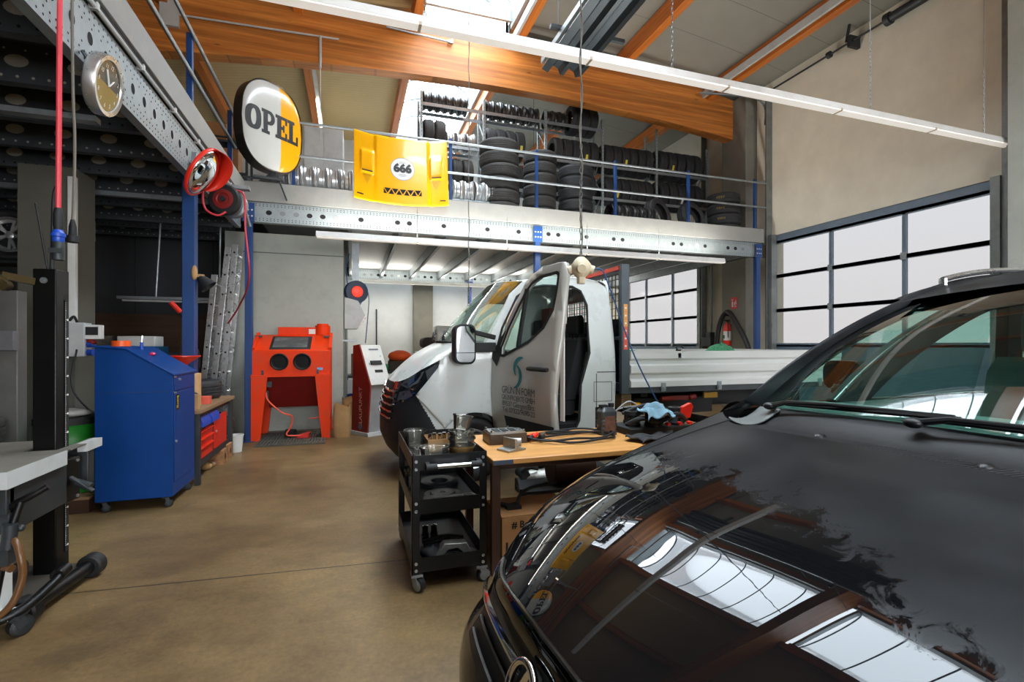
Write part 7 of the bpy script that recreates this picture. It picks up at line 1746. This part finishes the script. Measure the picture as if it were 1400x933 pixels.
solo('spray_can',MB().lathe([(0,-.1),(.028,-.1),(.03,-.09),(.03,.06),(.015,.085),(0,.085)],16,(1.75,3.9,.515),axis='x'),GALVD,'silver can lying on the dark brown drum','can')
gb=thing('gearbox','dirty cast gearbox lying on the floor beyond the work table','gearbox',(1.75,4.55,0))
MB().lathe([(0,-.2),(.07,-.2),(.085,-.15),(.08,.0),(.10,.08),(.13,.15),(.13,.18),(0,.18)],18,(1.82,4.55,.12),axis='x').build('casing',ALUC,gb,ang=30)
MB().lathe([(0,-.1),(.05,-.1),(.06,-.06),(.04,.0),(.05,.1),(0,.1)],14,(1.62,4.58,.16),axis='y').box(1.55,1.70,4.48,4.62,0,.12).tube(bez([(1.58,4.5,.2),(1.65,4.45,.25),(1.75,4.5,.22)],6),.02,8).build('selector_housing',STEELD,gb,bevel=.01)
MB().box(1.9,2.5,4.45,4.9,0,.22).build('dirty_block',BLKM,gb,bevel=.03)
# ------------------------------------------------------------ mobile lift at the left
lf=thing('mobile_lift','black mobile column lift with a millimetre scale and pale platform at the left','lift',(-1.75,3.6,0))
R4=rotz(-.12); pc=V(-1.725,3.68,0)
p=MB().obox(pc+V(0,0,.97),(.12,.115,1.86),R4); p.build('mast',BLACK,lf,bevel=.006)
p=MB()
ms=pc+R4@V(.061,-.03,0); 
def mpt(u,z): return pc+R4@V(.0615,u,0)+V(0,0,z)
p.bar(mpt(.03,.18)+R4@V(.002,0,0),mpt(.03,1.72)+R4@V(.002,0,0),.028,.003,0,R4@V(1,0,0)); p.build('scale_strip',BLKM,lf)
p=MB()
for k in range(130):
    z=.22+.0115*k; L_=.016 if k%10==0 else (.010 if k%5==0 else .006); a=mpt(.014,z)+R4@V(.0036,0,0); b_=a+R4@V(0,L_,0); p.add([a+V(0,0,-.0017),b_+V(0,0,-.0017),b_+V(0,0,.0017),a+V(0,0,.0017)],[(0,1,2,3)])
for k in range(13): p.discs(mpt(.036,.22+.115*k)+R4@V(.0037,0,0),R4@V(0,1,0),(0,0,1),[(0,0,.007)],0,8)
p.build('scale_marks',PAPER,lf)
p=MB().cyl(pc+R4@V(.0,-.058,0)+V(0,0,1.83),pc+R4@V(0,-.066,0)+V(0,0,1.83),.018,n=16).cyl(pc+R4@V(0,-.066,0)+V(0,0,1.83),pc+R4@V(0,-.072,0)+V(0,0,1.83),.008,n=10); p.build('bolt_washer',GALV,lf)
p=MB().prism([(-1.95,3.35),(-1.62,3.28),(-1.56,3.74),(-1.95,3.82)],((0,0,.05),(1,0,0),(0,1,0)),.03); p.build('base_plate',mat('worn_black_plate','#3a342c',.7,0,.2,6),lf,bevel=.004)
MB().cyl((-1.60,3.22,.07),(-1.545,3.68,.07),.038,n=16).build('base_tube',BLACK,lf); MB().cyl((-1.95,3.38,.07),(-1.95,3.85,.07),.036,n=14).build('base_tube',BLACK,lf)
for a in ((-1.605,3.19),(-1.54,3.72)):
    MB().lathe([(.02,-.04),(.06,-.04),(.07,-.03),(.07,.03),(.06,.04),(.02,.04)],26,(a[0],a[1],.07),M=Vector((0,0,1)).rotation_difference(V(.12,.99,0).normalized()).to_matrix()).build('wheel',RUBS,lf)
p=MB().obox(pc+V(0,0,.62),(.20,.19,.27),R4); p.build('carriage',BLACK,lf,bevel=.01)
p=MB()
for (u,z) in ((-.07,.72),(.07,.72),(-.07,.52),(.07,.52)): p.cyl(pc+R4@V(u,-.095,0)+V(0,0,z),pc+R4@V(u,-.105,0)+V(0,0,z),.011,n=8)
for (u,z) in ((-.06,.73),(.06,.73),(-.06,.51),(.06,.51)): p.cyl(pc+R4@V(.10,u,0)+V(0,0,z),pc+R4@V(.108,u,0)+V(0,0,z),.010,n=8)
p.build('carriage_bolt',ALU,lf)
p=MB().box(-2.5,-1.60,3.04,3.60,.815,.822).box(-2.5,-1.82,3.6,3.98,.815,.822).box(-1.66,-1.592,3.6,3.98,.815,.822)
p.build('platform',mat('dirty_platform','#6f6a60',.6,0,.25,5,dirt='#3f3a33',da=.6,ds=3),lf)
MB().box(-1.60,-1.592,3.04,3.56,.74,.824).build('platform_lip',PAINTG,lf); MB().box(-2.5,-1.592,3.03,3.038,.74,.824).build('platform_lip',PAINTG,lf); MB().box(-1.64,-1.590,3.78,3.98,.77,.824).build('platform_lip',PAINTG,lf); p=MB().box(-2.5,-1.62,3.08,3.14,.60,.80).box(-1.70,-1.62,3.1,3.62,.50,.80).box(-2.5,-1.6,3.82,3.9,.55,.8); p.build('support_arm',STEELD,lf,bevel=.006)
p=MB().cyl(pc+R4@V(.12,.02,0)+V(0,0,.60),pc+R4@V(.2,.02,0)+V(0,0,.57),.025,n=12).bar(pc+R4@V(.1,.0,0)+V(0,0,.64),pc+R4@V(.22,.0,0)+V(0,0,.55),.03,.01); p.build('release_catch',STEELD,lf)
p=MB().bar((-3.1,3.52,1.835),(-1.93,3.52,1.835),.12,.10); p.build('upper_arm',mat('arm_black','#191817',.4,.3,.2),lf,bevel=.006)
p=MB().bar((-3.1,3.455,1.885),(-1.95,3.455,1.885),.012,.012).bar((-3.1,3.455,1.785),(-1.92,3.455,1.785),.012,.012); p.bar((-1.95,3.455,1.90),(-1.83,3.47,1.78),.03,.05).bar((-1.87,3.5,1.84),(-1.78,3.62,1.82),.03,.04).cyl((-1.84,3.45,1.78),(-1.84,3.50,1.78),.03,n=12); p.build('brass_bracket',BRASS,lf)
p=MB().tube(bez([(-1.74,3.72,1.9),(-1.735,3.72,2.1),(-1.72,3.70,2.35),(-1.69,3.68,2.42)],8),.012,8).tube(bez([(-1.76,3.72,1.9),(-1.78,3.7,2.1),(-1.8,3.68,2.3)],6),.006,6); p.build('mast_lead',BLKM,lf)
# service cart with hose at the picture's left edge
sc=thing('service_cart','black tube-framed service cart with an amber hose at the left edge','cart',(-1.85,3.0,0))
p=MB().tube(bez([(-2.3,3.05,.62),(-1.95,3.0,.60),(-1.80,2.98,.66),(-1.70,3.0,.72)],8),.018,10).tube(bez([(-1.80,2.98,.66),(-1.83,2.96,.52),(-1.86,2.95,.36),(-1.90,2.95,.10)],8),.018,10).tube(bez([(-2.3,2.9,.10),(-1.95,2.86,.10),(-1.78,2.92,.13),(-1.70,3.05,.20),(-1.70,3.1,.22)],8),.024,10); p.cyl((-1.70,3.08,.22),(-1.695,3.15,.23),.034,n=12); p.build('frame_tube',BLACK,sc)
MB().prism(rrect(-.13,.13,-.12,.12,.04),((-2.01,2.98,.12),(1,0,0),(0,1,0)),.42).build('white_canister',PLASTW,sc,bevel=.01); 
MB().tube(bez([(-1.86,2.98,.46),(-1.80,2.93,.48),(-1.76,2.90,.40),(-1.755,2.90,.30),(-1.79,2.88,.18),(-1.88,2.86,.11),(-1.95,2.88,.13)],8),.016,10).tube(bez([(-1.92,2.96,.30),(-1.85,2.95,.345),(-1.81,2.93,.34)],6),.018,10).build('amber_hose',AMBERH,sc)
MB().cyl((-1.83,2.94,.44),(-1.82,2.94,.56),.03,n=12).box(-1.87,-1.82,2.92,2.98,.36,.46).sphere((-1.79,2.96,.53),(.018,.018,.018),10,6).build('valve_block',STEELD,sc)
caster(-1.58,3.06,.115,.05,sc,'castor',.9,[RUBS,STEELD])
caster(-1.98,3.08,.115,.05,sc,'castor',.9); MB().box(-1.94,-1.80,2.88,2.99,.105,.125).build('white_foot',PLASTW,sc)
sc.location=V(-1.85,3.0,0)+V(.22,.13,0)
for o_ in sc.children:
    if o_.name.startswith('castor'): o_.location=V(-.22,-.13,0)
# ------------------------------------------------------------ wheel stand and dark corner items
wr=thing('wheel_stand','grey box-section steel frame at the far left edge in front of the column','frame',(-2.9,5.3,0))
MB().box(-2.80,-2.64,5.15,5.28,0,1.90).box(-3.6,-3.45,5.15,5.28,0,1.9).build('upright_post',mat('frame_grey','#6d6d68',.5,.3,.15),wr,bevel=.006); MB().box(-3.6,-2.63,5.08,5.15,1.40,1.56).build('cross_beam',mat('beam_grey','#77777a',.5,.3,.15),wr,bevel=.004)
ws_=thing('wheel_shelf','dark steel shelf holding two alloy wheels at the far left','shelf',(-3.95,7.6,0)); MB().box(-4.35,-3.58,7.42,7.8,2.42,2.455).build('shelf_board',STEELD,ws_); MB().box(-4.35,-3.58,7.42,7.8,1.44,1.475).build('shelf_board',STEELD,ws_); MB().box(-3.6,-3.56,7.8,7.84,0,3.1).build('shelf_upright',STEELD,ws_); MB().box(-4.35,-4.31,7.8,7.84,0,3.1).build('shelf_upright',STEELD,ws_)
for z,l in ((2.78,'upper'),(1.80,'lower')):
    inst(TY,(-2.95,5.62,z),'black tyre with silver spoked wheel on the %s shelf at the far left'%l,'wheel','wheels on the left shelf',(0,-1,0)) if False else None
    wv=thing('alloy_wheel','black tyre with silver spoked wheel on the %s shelf at the far left'%l,'wheel',(-3.95,7.6,z-.32))
    q=Vector((0,0,1)).rotation_difference(V(.15,-1,0).normalized()).to_matrix(); t=tyre_mesh(.32,.2,.205,None); t.v=[V(-3.95,7.6,z)+q@v for v in t.v]; t.build('tyre',RUBS,wv,ang=30); h=rim_mesh(.21,.19,'alloy'); h.v=[V(-3.95,7.6,z)+q@v for v in h.v]; h.build('rim',[RIMS,HOLE],wv)
for k in range(4): inst(TYW,(-2.95,4.9,.11+.217*k),'black tyre, %s in the dark stack at the far left'%(['bottom','second from bottom','third from bottom','topmost'][k]),'tyre','dark tyre stack at the far left')
gd=thing('oil_drum','green oil drum with a black lid on a wooden pallet','drum',(-2.42,5.45,.14))
MB().lathe([(0,0),(.24,0),(.245,.01),(.245,.2),(.25,.21),(.245,.22),(.245,.42),(.25,.43),(.245,.44),(.245,.58),(.25,.59),(.24,.60),(0,.60)],32,(-2.42,5.45,.14)).build('drum_shell',GREEN,gd)
MB().lathe([(0,.60),(.247,.60),(.247,.66),(.22,.665),(0,.66)],32,(-2.42,5.45,.14)).build('lid',BLKM,gd)
solo('white_rag',lump((-2.42,5.4,.835),(.18,.12,.04),51,.25),mat('white_cloth','#b7b6ae',.8,0,.1),'crumpled white plastic sheet on the green oil drum','sheet',ang=80)
pt=thing('wooden_pallet','wooden pallet on the floor carrying the green drum','pallet',(-2.45,5.42,0))
for k in range(5): MB().box(-2.75,-2.14,5.12+.13*k,5.22+.13*k,.115,.138).build('deck_slat',PLY,pt)
for y in (5.12,5.4,5.66): MB().box(-2.75,-2.14,y,y+.09,0,.115).build('bearer',DBROWN,pt)
# ------------------------------------------------------------ lamps
def strip_light(x0,x1,y,z,label,group,power,lit,seg=1.5,hang_to=None,upf=.8):
    t=thing('strip_light',label,'lamp',((x0+x1)/2,y,z),group)
    MB().prism([(-.055,0),(.055,0),(.03,.085),(-.03,.085)],((x0,y,z),(0,1,0),(0,0,1)),x1-x0).build('housing',PLASTW,t,bevel=.004,recalc=True)
    n=max(1,int((x1-x0)/seg)); s=(x1-x0)/n
    for k in range(n):
        MB().prism([(-.05,-.012),(.05,-.012),(.053,0),(-.053,0)],((x0+s*k+.012,y,z),(0,1,0),(0,0,1)),s-.024).build('diffuser',lit,t,recalc=True)
        if k: MB().prism([(-.058,-.016),(.058,-.016),(.058,.012),(-.058,.012)],((x0+s*k-.012,y,z),(0,1,0),(0,0,1)),.024).build('joint_clip',mat('clip_beige','#b9ab92',.6) if k==1 and 'clip' not in globals() else bpy.data.materials['clip_beige'],t,recalc=True)
    if hang_to:
        for k in range(1,5):
            x=x0+(x1-x0)*k/5; MB().cyl((x,y,z+.08),(x,y,3.60 if hang_to=='deck' else ztop(x)+.13),.005,n=6).build('hanging_rod',GALV,t)
    if power: 
        o=area('strip_light_glow',((x0+x1)/2,y,z-.012),(0,0,0),x1-x0,.12,power,(1,.95,.88))
        o=area('strip_light_upglow',((x0+x1)/2,y,z+.1),(PI,0,0),x1-x0,.12,power*upf,(1,.95,.88))
    return t
S1=strip_light(-1.05,8.58,4.2,4.16,'long white strip light hanging on chains across the hall','hall strip lights',0,TUBEW)
for h_ in HANGCH: h_.build('hanging_chain',GALV,S1)
strip_light(-1.05,8.4,-1.2,4.16,'long white strip light behind the camera','hall strip lights',0,TUBEW,hang_to='roof')
strip_light(-1.05,8.4,-4.6,4.16,'long white strip light at the front end of the hall','hall strip lights',0,TUBEW,hang_to='roof')
strip_light(-.5,7.0,7.85,3.06,'white strip light along the front edge under the tyre platform','strip lights under the platform',140,TUBEW,hang_to='deck',upf=.6)
strip_light(0.0,8.2,13.9,3.14,'white strip light at the back edge under the tyre platform','strip lights under the platform',230,TUBEW,hang_to='deck',upf=.3)

# lit tube fixed beside a purlin at the back, bare bulbs among the racks
t=thing('tube_lamp','lit fluorescent tube under the roof behind the oval sign','lamp',(-.72,12.5,7.0))
MB().box(-.80,-.70,10.6,13.9,7.16,7.22).build('housing',PAINTG,t); MB().cyl((-.75,12.2,7.13),(-.75,13.7,7.13),.03,n=10).build('lit_tube',TUBEL,t)
for i,(x,y,z,n_) in enumerate(((3.93,10.35,5.42,'between the third and fourth tyres rack uprights'),(5.05,10.6,6.85,'above the right end of the top rack shelf'))):
    t=thing('bare_bulb','small warm glowing bulb %s'%n_,'lamp',(x,y,z)); MB().sphere((x,y,z),.035,12,8).build('glass_bulb',LAMPW,t); MB().cyl((x,y,z+.03),(x,y,z+.10),.02,n=10).cyl((x,y,z+.1),(x,y,ztop(x)+.13),.004,n=6).build('socket_and_cord',BLKM,t)
# junction box and conduit on the arched beam
t=thing('junction_box','pale grey junction box with conduit pipes fixed to the arched timber beam','junction box',(-2.7,8.95,6.4))
MB().box(-2.84,-2.58,8.93,9.0,6.45,6.85).build('box',PAINTG,t,bevel=.005); MB().cyl((-2.58,8.97,6.66),(-.2,8.97,6.74),.016,n=8).build('conduit',PAINTG,t); MB().cyl((-.5,8.95,6.72),(-.5,8.95,6.18),.022,n=8).cyl((-.5,8.95,6.18),(-.5,8.95,4.95),.008,n=6).build('drop_pipe',PAINTG,t)
t=thing('conduit_bracket','grey conduit with angled bracket fixed to the arched beam under the skylight','conduit',(1.2,8.95,7.1))
MB().cyl((.6,8.96,7.12),(1.75,8.96,7.06),.018,n=8).bar((1.75,8.95,7.03),(1.86,8.93,7.34),.03,.02).bar((1.70,8.95,7.06),(1.80,8.95,7.06),.05,.05).build('pipe_and_bracket',GALV,t)
# carton shelf behind the left railing
t=thing('storage_shelf','galvanised storage shelf with tan cartons behind the railing left of the oval sign','shelf',(-2.6,9.9,DK))
for x in (-3.5,-1.75):
    for y in (9.65,10.1): MB().box(x-.02,x+.02,y-.02,y+.02,DK,5.3).build('shelf_upright',GALVD,t)
for z in (3.9,4.45,5.0): MB().box(-3.5,-1.75,9.63,10.12,z-.02,z+.02).build('shelf_board',GALVD,t)
for i,(x,z,w,h) in enumerate(((-3.3,3.92,.35,.4),(-2.85,3.92,.4,.35),(-2.35,3.92,.38,.42),(-3.2,4.47,.4,.4),(-2.6,4.47,.5,.36),(-2.05,4.47,.32,.42),(-2.3,5.02,.45,.3))):
    solo('carton',MB().box(x-w/2,x+w/2,9.68,10.05,z,z+h),BROWNB,'tan carton on the %s board of the shelf behind the railing, %s'%(['lowest','lowest','lowest','middle','middle','middle','top'][i],['first from left','second from left','third from left','first from left','second from left','third from left','the only one'][i]),'carton','tan cartons on the storage shelf',bevel=.004)
